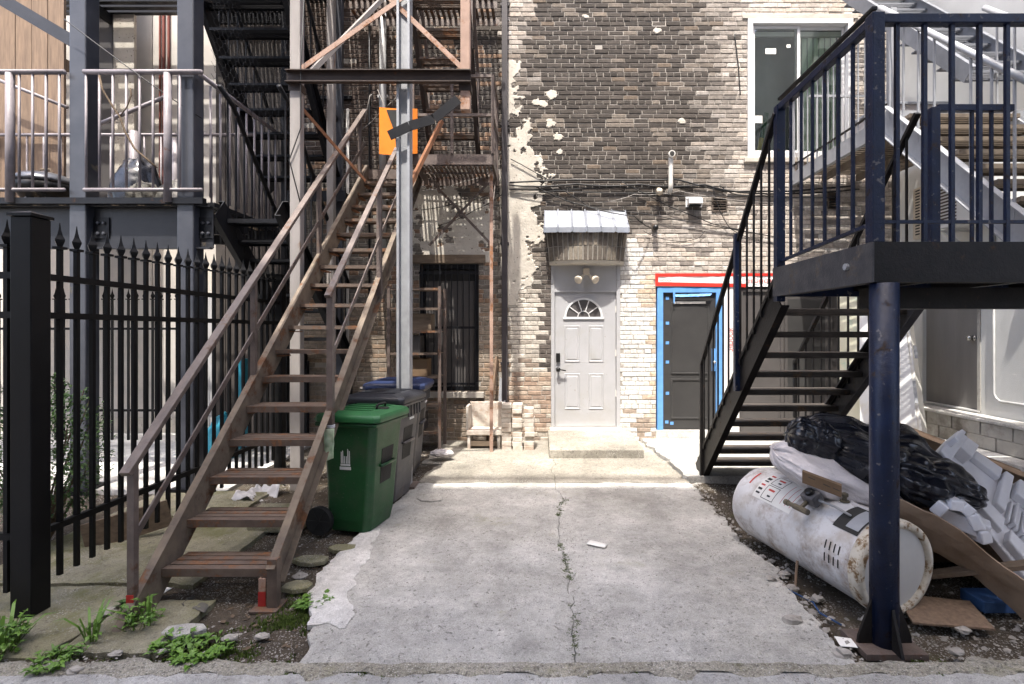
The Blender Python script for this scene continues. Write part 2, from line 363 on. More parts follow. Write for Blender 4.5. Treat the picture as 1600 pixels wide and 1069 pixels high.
M['concrete'] = concrete_mat('concrete', (0.55, 0.54, 0.515), (0.40, 0.39, 0.36), (0.24, 0.235, 0.15), .58, agg=.56, pit=.60, grain=.24)
M['concrete_pale'] = concrete_mat('concrete_pale', (0.70, 0.69, 0.67), (0.58, 0.565, 0.54), (0.34, 0.33, 0.26), .66, agg=.66, pit=.62, grain=.2)
M['concrete_tan'] = concrete_mat('concrete_tan', (0.37, 0.345, 0.295), (0.28, 0.26, 0.22), (0.17, 0.165, 0.10), .60, agg=.52, pit=.58, grain=.3)  # darkened so the sunlit far slabs and step don't wash out
M['asphalt'] = concrete_mat('asphalt', (0.54, 0.535, 0.525), (0.40, 0.395, 0.38), agg=.54, pit=.60, grain=.24)
M['concrete_moss'] = concrete_mat('concrete_moss', (0.34, 0.32, 0.25), (0.25, 0.235, 0.14), (0.13, 0.135, 0.045), .50)
M['sand'] = concrete_mat('sand', (0.42, 0.40, 0.35), (0.30, 0.28, 0.22), (0.17, 0.17, 0.07), .56, agg=.42, pit=.56, grain=.4)
M['soil'] = concrete_mat('soil', (0.115, 0.094, 0.07), (0.055, 0.044, 0.033), (0.07, 0.075, 0.025), .58, agg=.50, pit=.56, grain=.4)

# ------------------------------------------------------------------ mesh helpers
ORG = {}                         # world origin of every object we build

def link(o, parent=None, org=None):
    COL.objects.link(o)
    org = Vector(org) if org is not None else Vector((0, 0, 0))
    if parent is not None:
        o.parent = parent
        o.location = org - ORG[parent.name]
    else:
        o.location = org
    ORG[o.name] = org
    return o

def tag(o, label=None, cat=None, group=None, kind=None):
    if label: o['label'] = label
    if cat: o['category'] = cat
    if group: o['group'] = group
    if kind: o['kind'] = kind
    return o

def thing(name, label, cat, loc=(0, 0, 0), group=None):
    o = bpy.data.objects.new(name, None)
    o.empty_display_size = 0.1
    link(o, None, loc)
    return tag(o, label, cat, group)

class MB:
    """Collects shapes for one mesh, in world coordinates."""
    def __init__(s):
        s.v = []; s.f = []
    def add(s, vs, fs):
        n = len(s.v)
        s.v += [tuple(p) for p in vs]
        s.f += [tuple(i + n for i in f) for f in fs]
        return s
    def hexa(s, c):
        return s.add(c, [(0, 3, 2, 1), (4, 5, 6, 7), (0, 1, 5, 4), (1, 2, 6, 5), (2, 3, 7, 6), (3, 0, 4, 7)])
    def box(s, x0, x1, y0, y1, z0, z1):
        return s.hexa([(x0, y0, z0), (x1, y0, z0), (x1, y1, z0), (x0, y1, z0), (x0, y0, z1), (x1, y0, z1), (x1, y1, z1), (x0, y1, z1)])
    def bar(s, p0, p1, w, h, up=(0, 0, 1), off=(0, 0)):
        p0 = Vector(p0); p1 = Vector(p1)
        d = (p1 - p0).normalized()
        u = Vector(up)
        if abs(d.dot(u)) > 0.99: u = Vector((0, 1, 0))
        r = d.cross(u).normalized()
        u = r.cross(d).normalized()
        o = r * off[0] + u * off[1]
        c = []
        for p in (p0, p1):
            for a, b in ((-1, -1), (1, -1), (1, 1), (-1, 1)):
                c.append(p + o + r * (a * w / 2) + u * (b * h / 2))
        return s.add(c, [(0, 1, 2, 3), (7, 6, 5, 4), (0, 4, 5, 1), (1, 5, 6, 2), (2, 6, 7, 3), (3, 7, 4, 0)])
    def tube(s, pts, r, n=8, caps=True):
        pts = [Vector(p) for p in pts]
        rings = []
        ref = None
        for i, p in enumerate(pts):
            a = pts[max(0, i - 1)]; b = pts[min(len(pts) - 1, i + 1)]
            d = (b - a).normalized()
            if ref is None:
                ref = Vector((0, 0, 1)) if abs(d.z) < 0.9 else Vector((1, 0, 0))
            x = d.cross(ref).normalized(); y = x.cross(d).normalized(); ref = y
            rr = r[i] if isinstance(r, (list, tuple)) else r
            rings.append([p + x * (rr * math.cos(2 * math.pi * k / n)) + y * (rr * math.sin(2 * math.pi * k / n)) for k in range(n)])
        vs = [q for ring in rings for q in ring]
        fs = []
        for i in range(len(pts) - 1):
            for k in range(n):
                a = i * n + k; b = i * n + (k + 1) % n
                fs.append((a, b, b + n, a + n))
        if caps:
            fs.append(tuple(range(n - 1, -1, -1)))
            e = (len(pts) - 1) * n
            fs.append(tuple(range(e, e + n)))
        return s.add(vs, fs)
    def revolve(s, prof, c, n=16, axis=(0, 0, 1), close=False):
        """prof: list of (radius, height along axis)"""
        a = Vector(axis).normalized()
        ref = Vector((1, 0, 0)) if abs(a.x) < 0.9 else Vector((0, 1, 0))
        x = (ref - a * ref.dot(a)).normalized(); y = a.cross(x)
        c = Vector(c)
        vs = []
        for r, h in prof:
            for k in range(n):
                t = 2 * math.pi * k / n
                vs.append(c + a * h + x * (r * math.cos(t)) + y * (r * math.sin(t)))
        fs = []
        for i in range(len(prof) - 1):
            for k in range(n):
                p = i * n + k; q = i * n + (k + 1) % n
                fs.append((p, q, q + n, p + n))
        fs.append(tuple(range(n - 1, -1, -1)))
        e = (len(prof) - 1) * n
        fs.append(tuple(range(e, e + n)))
        return s.add(vs, fs)
    def prism(s, poly, d0, d1, ax='y'):
        """poly: 2-D outline; ax y: (x, z) pushed along y; ax x: (y, z) along x; ax z: (x, y) along z"""
        n = len(poly)
        def pt(p, d):
            return (p[0], d, p[1]) if ax == 'y' else ((d, p[0], p[1]) if ax == 'x' else (p[0], p[1], d))
        vs = [pt(p, d0) for p in poly] + [pt(p, d1) for p in poly]
        fs = [tuple(range(n)), tuple(range(2 * n - 1, n - 1, -1))]
        for k in range(n):
            fs.append((k, k + n, (k + 1) % n + n, (k + 1) % n))
        return s.add(vs, fs)
    def mesh(s, name, mat, smooth=False):
        me = bpy.data.meshes.new(name)
        me.from_pydata(s.v, [], s.f)
        bm = bmesh.new(); bm.from_mesh(me)
        bmesh.ops.recalc_face_normals(bm, faces=bm.faces)
        bm.to_mesh(me); bm.free()
        if mat is not None:
            me.materials.append(M[mat] if isinstance(mat, str) else mat)
        if smooth:
            for p in me.polygons: p.use_smooth = True
        return me
    def build(s, name, mat, parent=None, smooth=False, org=None, bevel=0.0, seg=2, label=None, kind=None, sub=0):
        """Links the mesh. The object origin goes to org (default: the middle of the base)."""
        if org is None:
            xs = [p[0] for p in s.v]; ys = [p[1] for p in s.v]; zs = [p[2] for p in s.v]
            org = ((min(xs) + max(xs)) / 2, (min(ys) + max(ys)) / 2, min(zs))
        s.v = [(p[0] - org[0], p[1] - org[1], p[2] - org[2]) for p in s.v]
        o = bpy.data.objects.new(name, s.mesh(name, mat, smooth))
        link(o, parent, org)
        if bevel > 0:
            b = o.modifiers.new('bevel', 'BEVEL')
            b.width = bevel; b.segments = seg; b.limit_method = 'ANGLE'; b.angle_limit = math.radians(35)
            if smooth is False and seg > 1:
                b.harden_normals = False
        if sub:
            m_ = o.modifiers.new('sub', 'SUBSURF'); m_.levels = sub; m_.render_levels = sub
        if label: o['label'] = label
        if kind: o['kind'] = kind
        return o

def inst(me, name, parent, org, rotz=0.0):
    """One more object on a shared mesh."""
    o = bpy.data.objects.new(name, me)
    link(o, parent, org)
    if rotz: o.rotation_euler = (0, 0, rotz)
    return o

def P(x, y, Y):
    """A point of the place: seen at pixel (x, y) of the 1600 px photograph, Y metres into the yard."""
    return Vector(((x - 840) * Y / FPX, Y, CAM_Z - (y - 518) * Y / FPX))

def ns(x, y=0.0, z=0.0):
    return mnoise.noise((x, y, z))

def fbm(x, y, z=0.0, o=4):
    a, s_, f = 0.0, 0.5, 1.0
    for _ in range(o):
        a += s_ * mnoise.noise((x * f, y * f, z * f)); s_ *= 0.5; f *= 2.03
    return a

def ground_z(x, y):
    """The yard rises a little towards the brick wall."""
    return 0.11 * min(1.0, max(0.0, (y - 2.6) / 4.4))

def text_mesh(body, size, mat, name, parent, org, rot=(math.pi / 2, 0, 0), ext=0.0006):
    cu = bpy.data.curves.new('lettering', 'FONT')
    cu.body = body; cu.size = size; cu.extrude = ext; cu.resolution_u = 2
    cu.align_x = 'CENTER'; cu.align_y = 'CENTER'
    tmp = bpy.data.objects.new('lettering', cu)
    COL.objects.link(tmp)
    dg = bpy.context.evaluated_depsgraph_get()
    dg.update()
    me = bpy.data.meshes.new_from_object(tmp.evaluated_get(dg))
    bpy.data.objects.remove(tmp, do_unlink=True)
    me.materials.clear(); me.materials.append(M[mat])
    o = bpy.data.objects.new(name, me)
    link(o, parent, org)
    o.rotation_euler = rot
    return o

def sheet(c00, c10, c11, c01, n=8, m=8, amp=0.0, fr=3.0, thick=0.004, seed=0.0, bend=0.0):
    """A bent board or cloth between four corners, with real thickness."""
    c00, c10, c11, c01 = map(Vector, (c00, c10, c11, c01))
    nr = (c10 - c00).cross(c01 - c00).normalized()
    top, bot = [], []
    for j in range(m + 1):
        for i in range(n + 1):
            u, v = i / n, j / m
            p = (c00 * (1 - u) + c10 * u) * (1 - v) + (c01 * (1 - u) + c11 * u) * v
            d = amp * fbm(p.x * fr + seed, p.y * fr, p.z * fr) + bend * 4 * (u - u * u)
            top.append(p + nr * (d + thick / 2)); bot.append(p + nr * (d - thick / 2))
    N = (n + 1) * (m + 1)
    fs = []
    ix = lambda i, j: j * (n + 1) + i
    for j in range(m):
        for i in range(n):
            a, b, c, d = ix(i, j), ix(i + 1, j), ix(i + 1, j + 1), ix(i, j + 1)
            fs.append((a, b, c, d)); fs.append((d + N, c + N, b + N, a + N))
    for i in range(n):
        a, b = ix(i, 0), ix(i + 1, 0); fs.append((b, a, a + N, b + N))
        a, b = ix(i, m), ix(i + 1, m); fs.append((a, b, b + N, a + N))
    for j in range(m):
        a, b = ix(0, j), ix(0, j + 1); fs.append((a, b, b + N, a + N))
        a, b = ix(n, j), ix(n, j + 1); fs.append((b, a, a + N, b + N))
    return MB().add(top + bot, fs)
# ================================================================== the ground
def axis(coarse_lo, a, b, step, coarse_hi):
    k = int(round((b - a) / step))
    return coarse_lo + [a + (b - a) * i / k for i in range(k + 1)] + coarse_hi

def on_slab(x, y):
    """How far the hard pavings cover the earth here (the earth is kept below them)."""
    return (-1.15 < x < 1.55 and 2.75 < y < 7.7) or y < 2.6 or (1.5 < x < 5.4 and 5.75 < y < 7.7) or (x < -3.25 and y > 5.3)

gx = axis([-300, -80, -30, -14], -9.0, 7.0, 0.055, [12, 30, 80, 300])
gy = axis([-300, -80, -20, -4, 0.0], 1.0, 8.6, 0.05, [12, 30, 90, 300])
vs, fs = [], []
for y in gy:
    for x in gx:
        z = ground_z(x, y) - 0.035
        if on_slab(x, y):
            z -= 0.03
        elif -9 < x < 7 and 1 < y < 8.6:
            z += 0.035 * fbm(x * 1.7, y * 1.7, 3.0) + 0.022 * fbm(x * 9, y * 9, 7.0, 3)
            if x > 1.6: z -= 0.03 * min(1.0, (x - 1.6) / 0.4)
        vs.append((x, y, z))
nx = len(gx)
for j in range(len(gy) - 1):
    for i in range(nx - 1):
        a = j * nx + i
        fs.append((a, a + 1, a + nx + 1, a + nx))
gm = MB().add(vs, fs)
g_o = gm.build('ground', 'soil', None, smooth=True, org=(0, 0, 0))
tag(g_o, kind='structure')

def loft(name, mat, y0, y1, xl, xr, ny=90, nxx=24, lift=0.0, thick=0.09, parent=None, und=0.006, seed=0.0, edge=0.012):
    """A slab between two ragged side lines; its top follows the slope of the yard."""
    m = MB()
    top = []
    for j in range(ny + 1):
        y = y0 + (y1 - y0) * j / ny
        a, b = xl(y), xr(y)
        for i in range(nxx + 1):
            x = a + (b - a) * i / nxx
            yy = y
            if j == 0: yy += edge * fbm(x * 5 + seed, 1.0, 2.0)
            if j == ny: yy += edge * fbm(x * 5 + seed, 9.0, 2.0)
            z = ground_z(x, yy) + lift + und * fbm(x * 2 + seed, yy * 2, 1.0) + und * .35 * fbm(x * 11, yy * 11, seed)
            if i in (0, nxx) or j in (0, ny): z -= 0.006
            top.append((x, yy, z))
    n = nxx + 1
    fs = []
    for j in range(ny):
        for i in range(nxx):
            a = j * n + i
            fs.append((a, a + 1, a + n + 1, a + n))
    rim = [i for i in range(n)] + [j * n + nxx for j in range(1, ny + 1)] + [ny * n + i for i in range(nxx - 1, -1, -1)] + [j * n for j in range(ny - 1, 0, -1)]
    base = len(top)
    vv = top + [(top[k][0], top[k][1], top[k][2] - thick) for k in rim]
    for q in range(len(rim)):
        a, b = rim[q], rim[(q + 1) % len(rim)]
        fs.append((b, a, base + q, base + (q + 1) % len(rim)))
    m.add(vv, fs)
    return m.build(name, mat, parent, smooth=False, org=(0, 0, 0))

crack = lambda y: 0.20 + 0.16 * fbm(y * 1.1, 4.0) + 0.05 * fbm(y * 6, 8.0) + .03 * fbm(y * 19, 3.0)
left_edge = lambda y: -1.30 + 0.16 * fbm(y * 1.6, 21.0) + 0.07 * fbm(y * 6, 5.0) - (0.25 if y > 6.3 else 0) + 0.14 * math.sin(y * 1.1)
right_edge = lambda y: 1.66 + 0.13 * fbm(y * 2.3, 31.0) + 0.09 * fbm(y * 11, 15.0) + .03 * fbm(y * 37, 2.0) - max(0, (y - 5.6)) * .08
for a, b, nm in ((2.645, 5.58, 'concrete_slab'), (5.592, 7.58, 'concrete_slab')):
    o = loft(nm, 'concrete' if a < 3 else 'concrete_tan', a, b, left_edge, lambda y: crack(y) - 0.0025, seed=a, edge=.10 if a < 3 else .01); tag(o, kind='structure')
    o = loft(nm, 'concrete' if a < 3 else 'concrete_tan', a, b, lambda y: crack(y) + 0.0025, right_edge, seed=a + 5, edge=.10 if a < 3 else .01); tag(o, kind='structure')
o = loft('alley_pavement', 'asphalt', -1.1, 2.615, lambda y: -9.0, lambda y: 9.0, ny=60, nxx=120, lift=-0.006, und=0.012, edge=0.10); tag(o, kind='structure')
o = loft('door_apron', 'concrete', 5.72, 7.58, lambda y: right_edge(y) + 0.03, lambda y: 4.72, ny=30, nxx=20, lift=0.03, und=0.003); tag(o, kind='structure')
# the neighbour's sunlit yard behind the spiked fence
o = loft('neighbour_paving', 'concrete_pale', 5.35, 8.15, lambda y: -9.0, lambda y: -3.25 + 0.08 * fbm(y * 3, 2), ny=30, nxx=30, lift=0.0, und=0.008); tag(o, kind='structure')
# mossy slabs around the fence and the foot of the rusty stair
for k, (x0, x1, y0, y1) in enumerate(((-3.9, -2.62, 2.70, 3.42), (-2.58, -2.05, 2.74, 3.25), (-3.9, -2.30, 3.46, 4.6), (-3.9, -2.75, 4.64, 5.3))):
    o = loft('mossy_slab', 'concrete_moss', y0, y1, lambda y, a=x0, q=k: a + .03 * fbm(y * 6, q), lambda y, b=x1, q=k: b + .07 * fbm(y * 5, q + 9.), ny=22, nxx=20, lift=0.004, und=0.014, seed=k * 3.1, edge=.05)
    tag(o, kind='structure')
# a poured patch of newer cement along the slab's edge
pl = lambda y: left_edge(y) - 0.035 - 0.10 * max(0, fbm(y * 4, 2.0)) - .06 * math.sin((y - 3.0) * 2.6)
pr = lambda y: left_edge(y) + 0.17 + 0.10 * fbm(y * 3.1, 5.0) + 0.04 * fbm(y * 11, 5.0) - max(0, (y - 3.9)) * .16
o = loft('cement_patch', 'concrete_pale', 2.98, 4.35, pl, pr, ny=60, nxx=8, lift=0.010, thick=0.03, und=0.005, edge=.1); tag(o, kind='structure')
# concrete step before the white door
st = MB()
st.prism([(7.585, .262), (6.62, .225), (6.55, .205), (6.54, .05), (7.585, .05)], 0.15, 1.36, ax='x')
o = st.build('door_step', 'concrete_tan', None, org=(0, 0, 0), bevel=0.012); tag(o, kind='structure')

o = loft('rubble_strip', 'sand', 2.575, 2.675, lambda y: -3.7, lambda y: 3.4, ny=6, nxx=150, lift=-.001, thick=.04, und=.012, edge=.16); tag(o, kind='structure')
# ---- loose gravel, pebbles and moss that no one could count
def pebble(m, x, y, z, r, rr):
    """A small lump of eight faces."""
    p = [(1, 0, 0), (0, 1, 0), (-1, 0, 0), (0, -1, 0)]
    a = rr.random() * 6.3
    ca, sa = math.cos(a), math.sin(a)
    q = []
    for (u, v, _) in p:
        k = r * rr.uniform(.6, 1.25)
        q.append((x + k * (u * ca - v * sa), y + k * (u * sa + v * ca), z + r * rr.uniform(-.1, .25)))
    t = (x + rr.uniform(-.3, .3) * r, y + rr.uniform(-.3, .3) * r, z + r * rr.uniform(.45, .85))
    b = (x, y, z - r * .4)
    m.add(q + [t, b], [(0, 1, 4), (1, 2, 4), (2, 3, 4), (3, 0, 4), (1, 0, 5), (2, 1, 5), (3, 2, 5), (0, 3, 5)])

def soil_z(x, y):
    z = ground_z(x, y) - 0.035
    z += 0.035 * fbm(x * 1.7, y * 1.7, 3.0) + 0.022 * fbm(x * 9, y * 9, 7.0, 3)
    if x > 1.6: z -= 0.03 * min(1.0, (x - 1.6) / 0.4)
    return z

rg = random.Random(5)
gr = MB()
for _ in range(5200):                               # the dirt strip beside and under the steel landing
    x = rg.uniform(1.66, 4.6); y = rg.uniform(2.6, 5.6)
    if rg.random() > (1.0 if (x > 2.2 and y < 3.3) else .30): continue
    pebble(gr, x, y, soil_z(x, y), rg.choice((.006, .008, .010, .014, .02)), rg)
for _ in range(1300):                               # the dirt strip between the rusty stair and the slab
    x = rg.uniform(-2.9, -1.15); y = rg.uniform(2.6, 7.0)
    pebble(gr, x, y, soil_z(x, y), rg.choice((.005, .007, .009, .013)), rg)
for _ in range(1500):                               # along the joint with the alley
    x = rg.uniform(-3.6, 2.6); y = 2.63 + rg.gauss(0, .05)
    pebble(gr, x, y, ground_z(x, y) - .012, rg.choice((.004, .006, .008, .011)), rg)
for _ in range(700):
    x = rg.uniform(-1.2, 1.6); y = rg.uniform(2.0, 6.8)
    pebble(gr, x, y, ground_z(x, y) + .002, rg.choice((.003, .004, .005, .007)), rg)
for _ in range(260):                                # crumbs along the broken driveway edges
    y = rg.uniform(2.7, 5.6)
    pebble(gr, right_edge(y) + rg.gauss(.01, .05), y, ground_z(0, y) - .012, rg.choice((.008, .012, .018, .024)), rg)
o = gr.build('gravel', 'stone', None, org=(0, 0, 0)); tag(o, 'loose grey gravel strewn over the dirt and pavings', 'gravel', kind='stuff')

ms = MB()
def tuft(m, x, y, z, r, h, rr, n=7):
    for _ in range(n):
        a = rr.random() * 6.283; d = r * math.sqrt(rr.random())
        px, py = x + d * math.cos(a), y + d * math.sin(a)
        b = rr.random() * 6.283; wv = .004 + .004 * rr.random(); hh = h * rr.uniform(.5, 1.2)
        dx, dy = math.cos(b), math.sin(b)
        l = rr.uniform(-.6, .6) * hh
        m.add([(px - dx * wv, py - dy * wv, z), (px + dx * wv, py + dy * wv, z), (px + l * dy, py - l * dx, z + hh)], [(0, 1, 2)])
for _ in range(330):                                # in the crack of the driveway
    y = 2.70 + 2.6 * rg.random()
    if fbm(y * 2.2, 6.6) < .05: continue
    tuft(ms, crack(y) + rg.gauss(0, .016), y, ground_z(0, y) - .001, .014, .0028, rg, 9)
for _ in range(420):                                # along the alley joint
    x = rg.uniform(-3.3, 2.2)
    if fbm(x * 1.5, 3.3) < -.02: continue
    tuft(ms, x, 2.63 + rg.gauss(0, .03), -.012, .016, .010, rg, 9)
for cx_, cy_, sp, n_ in ((-1.36, 3.25, .12, 260), (-1.5, 3.05, .10, 120), (-2.2, 2.85, .16, 110), (-1.75, 2.75, .14, 160), (-2.6, 2.9, .2, 90), (-1.3, 3.75, .08, 60), (-1.15, 4.15, .06, 40)):
    for _ in range(n_):
        x, y = cx_ + rg.gauss(0, sp), cy_ + rg.gauss(0, sp * .55)
        tuft(ms, x, y, soil_z(x, y) - .004, .022, .022, rg, 12)
o = ms.build('moss', 'moss', None, org=(0, 0, 0)); tag(o, 'bright green moss in the cracks and dirt', 'moss', kind='stuff')

lt = MB()                                           # dry leaves, twigs and crumbs on the dirt under the stair
for _ in range(900):
    x = rg.uniform(-3.0, -1.2); y = rg.uniform(2.8, 6.6); z = soil_z(x, y) + .008
    a = rg.random() * 6.283; l = rg.uniform(.008, .03); w_ = l * rg.uniform(.15, .6)
    dx, dy = math.cos(a), math.sin(a); t = rg.uniform(-.3, .3) * l
    lt.add([(x - dx * l, y - dy * l, z), (x - dy * w_, y + dx * w_, z + t), (x + dx * l, y + dy * l, z + t * .5), (x + dy * w_, y - dx * w_, z)], [(0, 1, 2, 3)])
o = lt.build('leaf_litter', 'twig', None, org=(0, 0, 0)); tag(o, 'dry brown leaf litter on the dirt under the rusty stair', 'leaf litter', kind='stuff')
# ================================================================== the brick building
WY = 7.6                                            # plane of the brick wall
X0, X1 = -3.6, 5.28
Z0, Z1 = 0.02, 7.5
pxX = lambda x: (x - 840) / 105.26
pxZ = lambda y: CAM_Z + (518 - y) / 105.26
OPEN = [                                            # openings in the wall: x0, x1, z0, z1
    (pxX(1168), pxX(1332), pxZ(247), pxZ(30)),      # window
    (pxX(861), pxX(969), 0.0, pxZ(404)),            # white door
    (pxX(1025), pxX(1366), 0.0, pxZ(428)),          # dark door and dark panel
    (pxX(655), pxX(748), pxZ(612), pxZ(412)),       # barred window
    (pxX(1112), pxX(1136), pxZ(331), pxZ(307)),     # vent
    (pxX(1293), pxX(1311), pxZ(328), pxZ(302)),     # vent
]
bld = thing('brick_building', 'old brick building with sooty dark, buff and whitewashed brickwork behind the stairs', 'building', (1.0, WY, 0))

xs = sorted({X0, X1} | {o[0] for o in OPEN} | {o[1] for o in OPEN})
zs = sorted({-.2, Z1} | {o[2] for o in OPEN if o[2] > 0} | {o[3] for o in OPEN})
m = MB()
for i in range(len(xs) - 1):
    for j in range(len(zs) - 1):
        cx_, cz_ = (xs[i] + xs[i + 1]) / 2, (zs[j] + zs[j + 1]) / 2
        if any(o[0] < cx_ < o[1] and o[2] < cz_ < o[3] for o in OPEN): continue
        m.box(xs[i], xs[i + 1], WY + .007, WY + .30, zs[j], zs[j + 1])
m.build('wall', 'mortar', bld)
MB().box(X0, X1, WY + .004, WY + .3, Z1 + .004, 10.2).build('wall', 'far_brick', bld)
MB().box(X0 + .02, X1 - .02, WY + .62, WY + .7, -.2, 10.0).build('inner_wall', 'interior', bld)
MB().box(X0 - .1, X1 + .1, WY - .12, WY + .7, 10.2, 10.5).build('cornice', 'lintel', bld)

def mixc(a, b, t):
    return tuple(a[k] * (1 - t) + b[k] * t for k in range(3))
def sm(a, b, x):
    t = max(0.0, min(1.0, (x - a) / (b - a)))
    return t * t * (3 - 2 * t)

def render_f(X, Z):
    """Where old render still clings to the wall (above zero)."""
    px, py = 840 + X * 105.26, 518 - (Z - CAM_Z) * 105.26
    f = -1.0
    if px < 900 and 60 < py < 480:
        w_ = 10 if py < 150 else 16 + 36 * sm(200, 290, py) - 30 * sm(340, 460, py)
        if py < 95: w_ = -20
        d = (798 + w_ - px) / 24.0
        f = .8 * d + 1.9 * fbm(X * 3.6, Z * 3.6, 2.0) + 1.5 * fbm(X * 12, Z * 12, 5.0)
        if px < 792: f -= (792 - px) / 6
    for (sx, sy, r_) in ((862, 148, 8), (838, 160, 6), (849, 163, 6), (860, 193, 7), (873, 214, 6), (1027, 48, 5), (875, 238, 5), (1065, 190, 5), (884, 45, 5), (915, 26, 4)):
        d = 1 - math.hypot((px - sx) / (r_ * 1.3), (py - sy) / r_) + .8 * fbm(X * 14, Z * 14, 3.0)
        f = max(f, d)
    if 640 < px < 786 and 288 < py < 412:
        f = max(f, .18 + 1.3 * fbm(X * 2.3, Z * 2.3, 9.0) + .6 * fbm(X * 10, Z * 10, 1.0) - max(0, (px - 770)) / 8)
    return f

def brick_colour(X, Z, rr):
    px, py = 840 + X * 105.26, 518 - (Z - CAM_Z) * 105.26
    n = fbm(X * 1.1, Z * 1.1, 6.0) * 1.0
    n2 = fbm(X * 3.0, Z * 3.0, 16.0)
    dark = mixc((0.052, 0.045, 0.040), (0.088, 0.076, 0.067), rr.random())
    if rr.random() < .05: dark = (.14, .11, .085)
    buff = rr.choice(((.46, .41, .365), (.41, .37, .33), (.49, .45, .41), (.38, .34, .30), (.45, .39, .335)))
    if rr.random() < .10: buff = (.22, .195, .175)
    # soot keeps to the middle of the wall
    edge_r = 1128 + 45 * n2 * 2 + (0 if py < 250 else -55 * sm(250, 420, py))
    right = sm(-55, 55, px - edge_r + 40 * n + rr.uniform(-22, 22))
    left_top = sm(20, -20, px - 815 + 25 * n2 * 2 + rr.uniform(-15, 15)) * sm(210, 60, py)
    low = sm(328, 372, py + 20 * n2 + rr.uniform(-12, 12)) * sm(972, 1000, px)
    t = max(right, left_top, low)
    c = mixc(dark, buff, t)
    if .1 < t < .9 and rr.random() < .5: c = mixc(c, (.27, .24, .21), .5)
    # white paint beside the door
    edge_w = 1006 + 14 * n2 * 2 + rr.uniform(-9, 9) + (12 if py > 480 else -4)
    if 965 < px < edge_w and 372 + rr.uniform(-5, 5) < py < 690:
        c = mixc((.66, .65, .63), (.56, .54, .51), rr.random())
        if py > 640 and rr.random() < .5: c = (.33, .27, .22)
    elif 965 < px < 1030 and py > 428:
        c = rr.choice(((.50, .40, .30), (.53, .44, .34), (.46, .37, .29), (.52, .46, .38)))
    # whitewash left of the door, brown and dark towards the corner
    if px < 862 and py > 330 and px > 788:
        ww = sm(395, 455, py + 30 * n2 + rr.uniform(-20, 20)) * sm(852, 835, px + rr.uniform(-14, 14))
        c = mixc(c, mixc((.55, .51, .45), (.44, .40, .35), rr.random()), ww)
        if py > 575 + rr.uniform(-15, 15):
            c = rr.choice(((.34, .25, .19), (.42, .34, .27), (.28, .21, .165), (.46, .41, .35)))
        if px > 846 and py < 570: c = mixc(dark, (.2, .17, .15), .3)
    if t < .2 and n2 > .16 and rr.random() < .6:          # worn, paler areas in the soot
        c = mixc(c, (.24, .205, .17), .55)
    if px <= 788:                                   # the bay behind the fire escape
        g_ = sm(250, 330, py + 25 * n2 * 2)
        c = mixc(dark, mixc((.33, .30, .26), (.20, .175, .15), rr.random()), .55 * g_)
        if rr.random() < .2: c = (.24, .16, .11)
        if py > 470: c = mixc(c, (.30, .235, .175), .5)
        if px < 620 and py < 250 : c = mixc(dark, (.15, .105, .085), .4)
    return c

def brick_shape(x0, x1, z0, z1, rr):
    """A worn brick: a front face with a broken edge and the returns into the joint."""
    d = rr.uniform(-.005, .003)
    if rr.random() < .01: d += .006
    c = .0065
    j = lambda: rr.uniform(-.0028, .0028)
    o = [(x0 + j(), z0 + j()), (x1 + j(), z0 + j()), (x1 + j(), z1 + j()), (x0 + j(), z1 + j())]
    i_ = [(x0 + c + abs(j()), z0 + c + abs(j())), (x1 - c - abs(j()), z0 + c + abs(j())), (x1 - c - abs(j()), z1 - c - abs(j())), (x0 + c + abs(j()), z1 - c - abs(j()))]
    v = [(p[0], WY + d, p[1]) for p in i_] + [(p[0], WY + d + .0055, p[1]) for p in o] + [(p[0], WY + .022, p[1]) for p in o]
    f = [(0, 1, 2, 3)]
    for k in range(4):
        n_ = (k + 1) % 4
        f.append((k, k + 4, n_ + 4, n_)); f.append((k + 4, k + 8, n_ + 8, n_ + 4))
    return v, f

def colour_mesh(me, cols):
    """One colour per polygon."""
    at = me.attributes.new('Col', 'FLOAT_COLOR', 'FACE')
    flat = []
    for c in cols: flat += [c[0], c[1], c[2], 1.0]
    at.data.foreach_set('color', flat)

rb = random.Random(77)
bricks = []
CH = 0.0685
i = 0
z = Z0
while z < Z1 - CH:
    head = (i % 6 == 2)
    Lb = .104 if head else .208
    x = X0 - (0.104 if i % 2 else 0) - rb.uniform(0, .03)
    while x < X1:
        l = Lb * rb.uniform(.95, 1.05)
        a, b = max(x + .0036, X0 + .002), min(x + l - .0036, X1 - .002)
        wob = .006 * fbm(x * .8, z * 2.0, 4.0)
        za, zb = z + .0036 + wob, z + CH - .0036 + wob
        segs = [(a, b)]
        for o_ in OPEN:
            if o_[2] - .01 < (za + zb) / 2 < o_[3] + .005:
                ns_ = []
                for (p, q) in segs:
                    if q <= o_[0] or p >= o_[1]: ns_.append((p, q)); continue
                    if p < o_[0]: ns_.append((p, o_[0] - .002))
                    if q > o_[1]: ns_.append((o_[1] + .002, q))
                segs = ns_
        for (p, q) in segs:
            if q - p > .03: bricks.append((p, q, za, zb))
        x += l
    z += CH
    i += 1
def seen(b):
    cx_, cz_ = (b[0] + b[1]) / 2, (b[2] + b[3]) / 2
    return -.0 < cx_ < 2.35 and 3.25 < cz_ < 6.5 and not (cx_ < 1.4 and cz_ < 3.75) and b[1] - b[0] > .17
cand = sorted([b for b in bricks if seen(b)], key=lambda b: math.hypot((b[0] + b[1]) / 2 - .9, (b[2] + b[3]) / 2 - 3.2))[:300]
single = set(cand)
fm, fcols = MB(), []
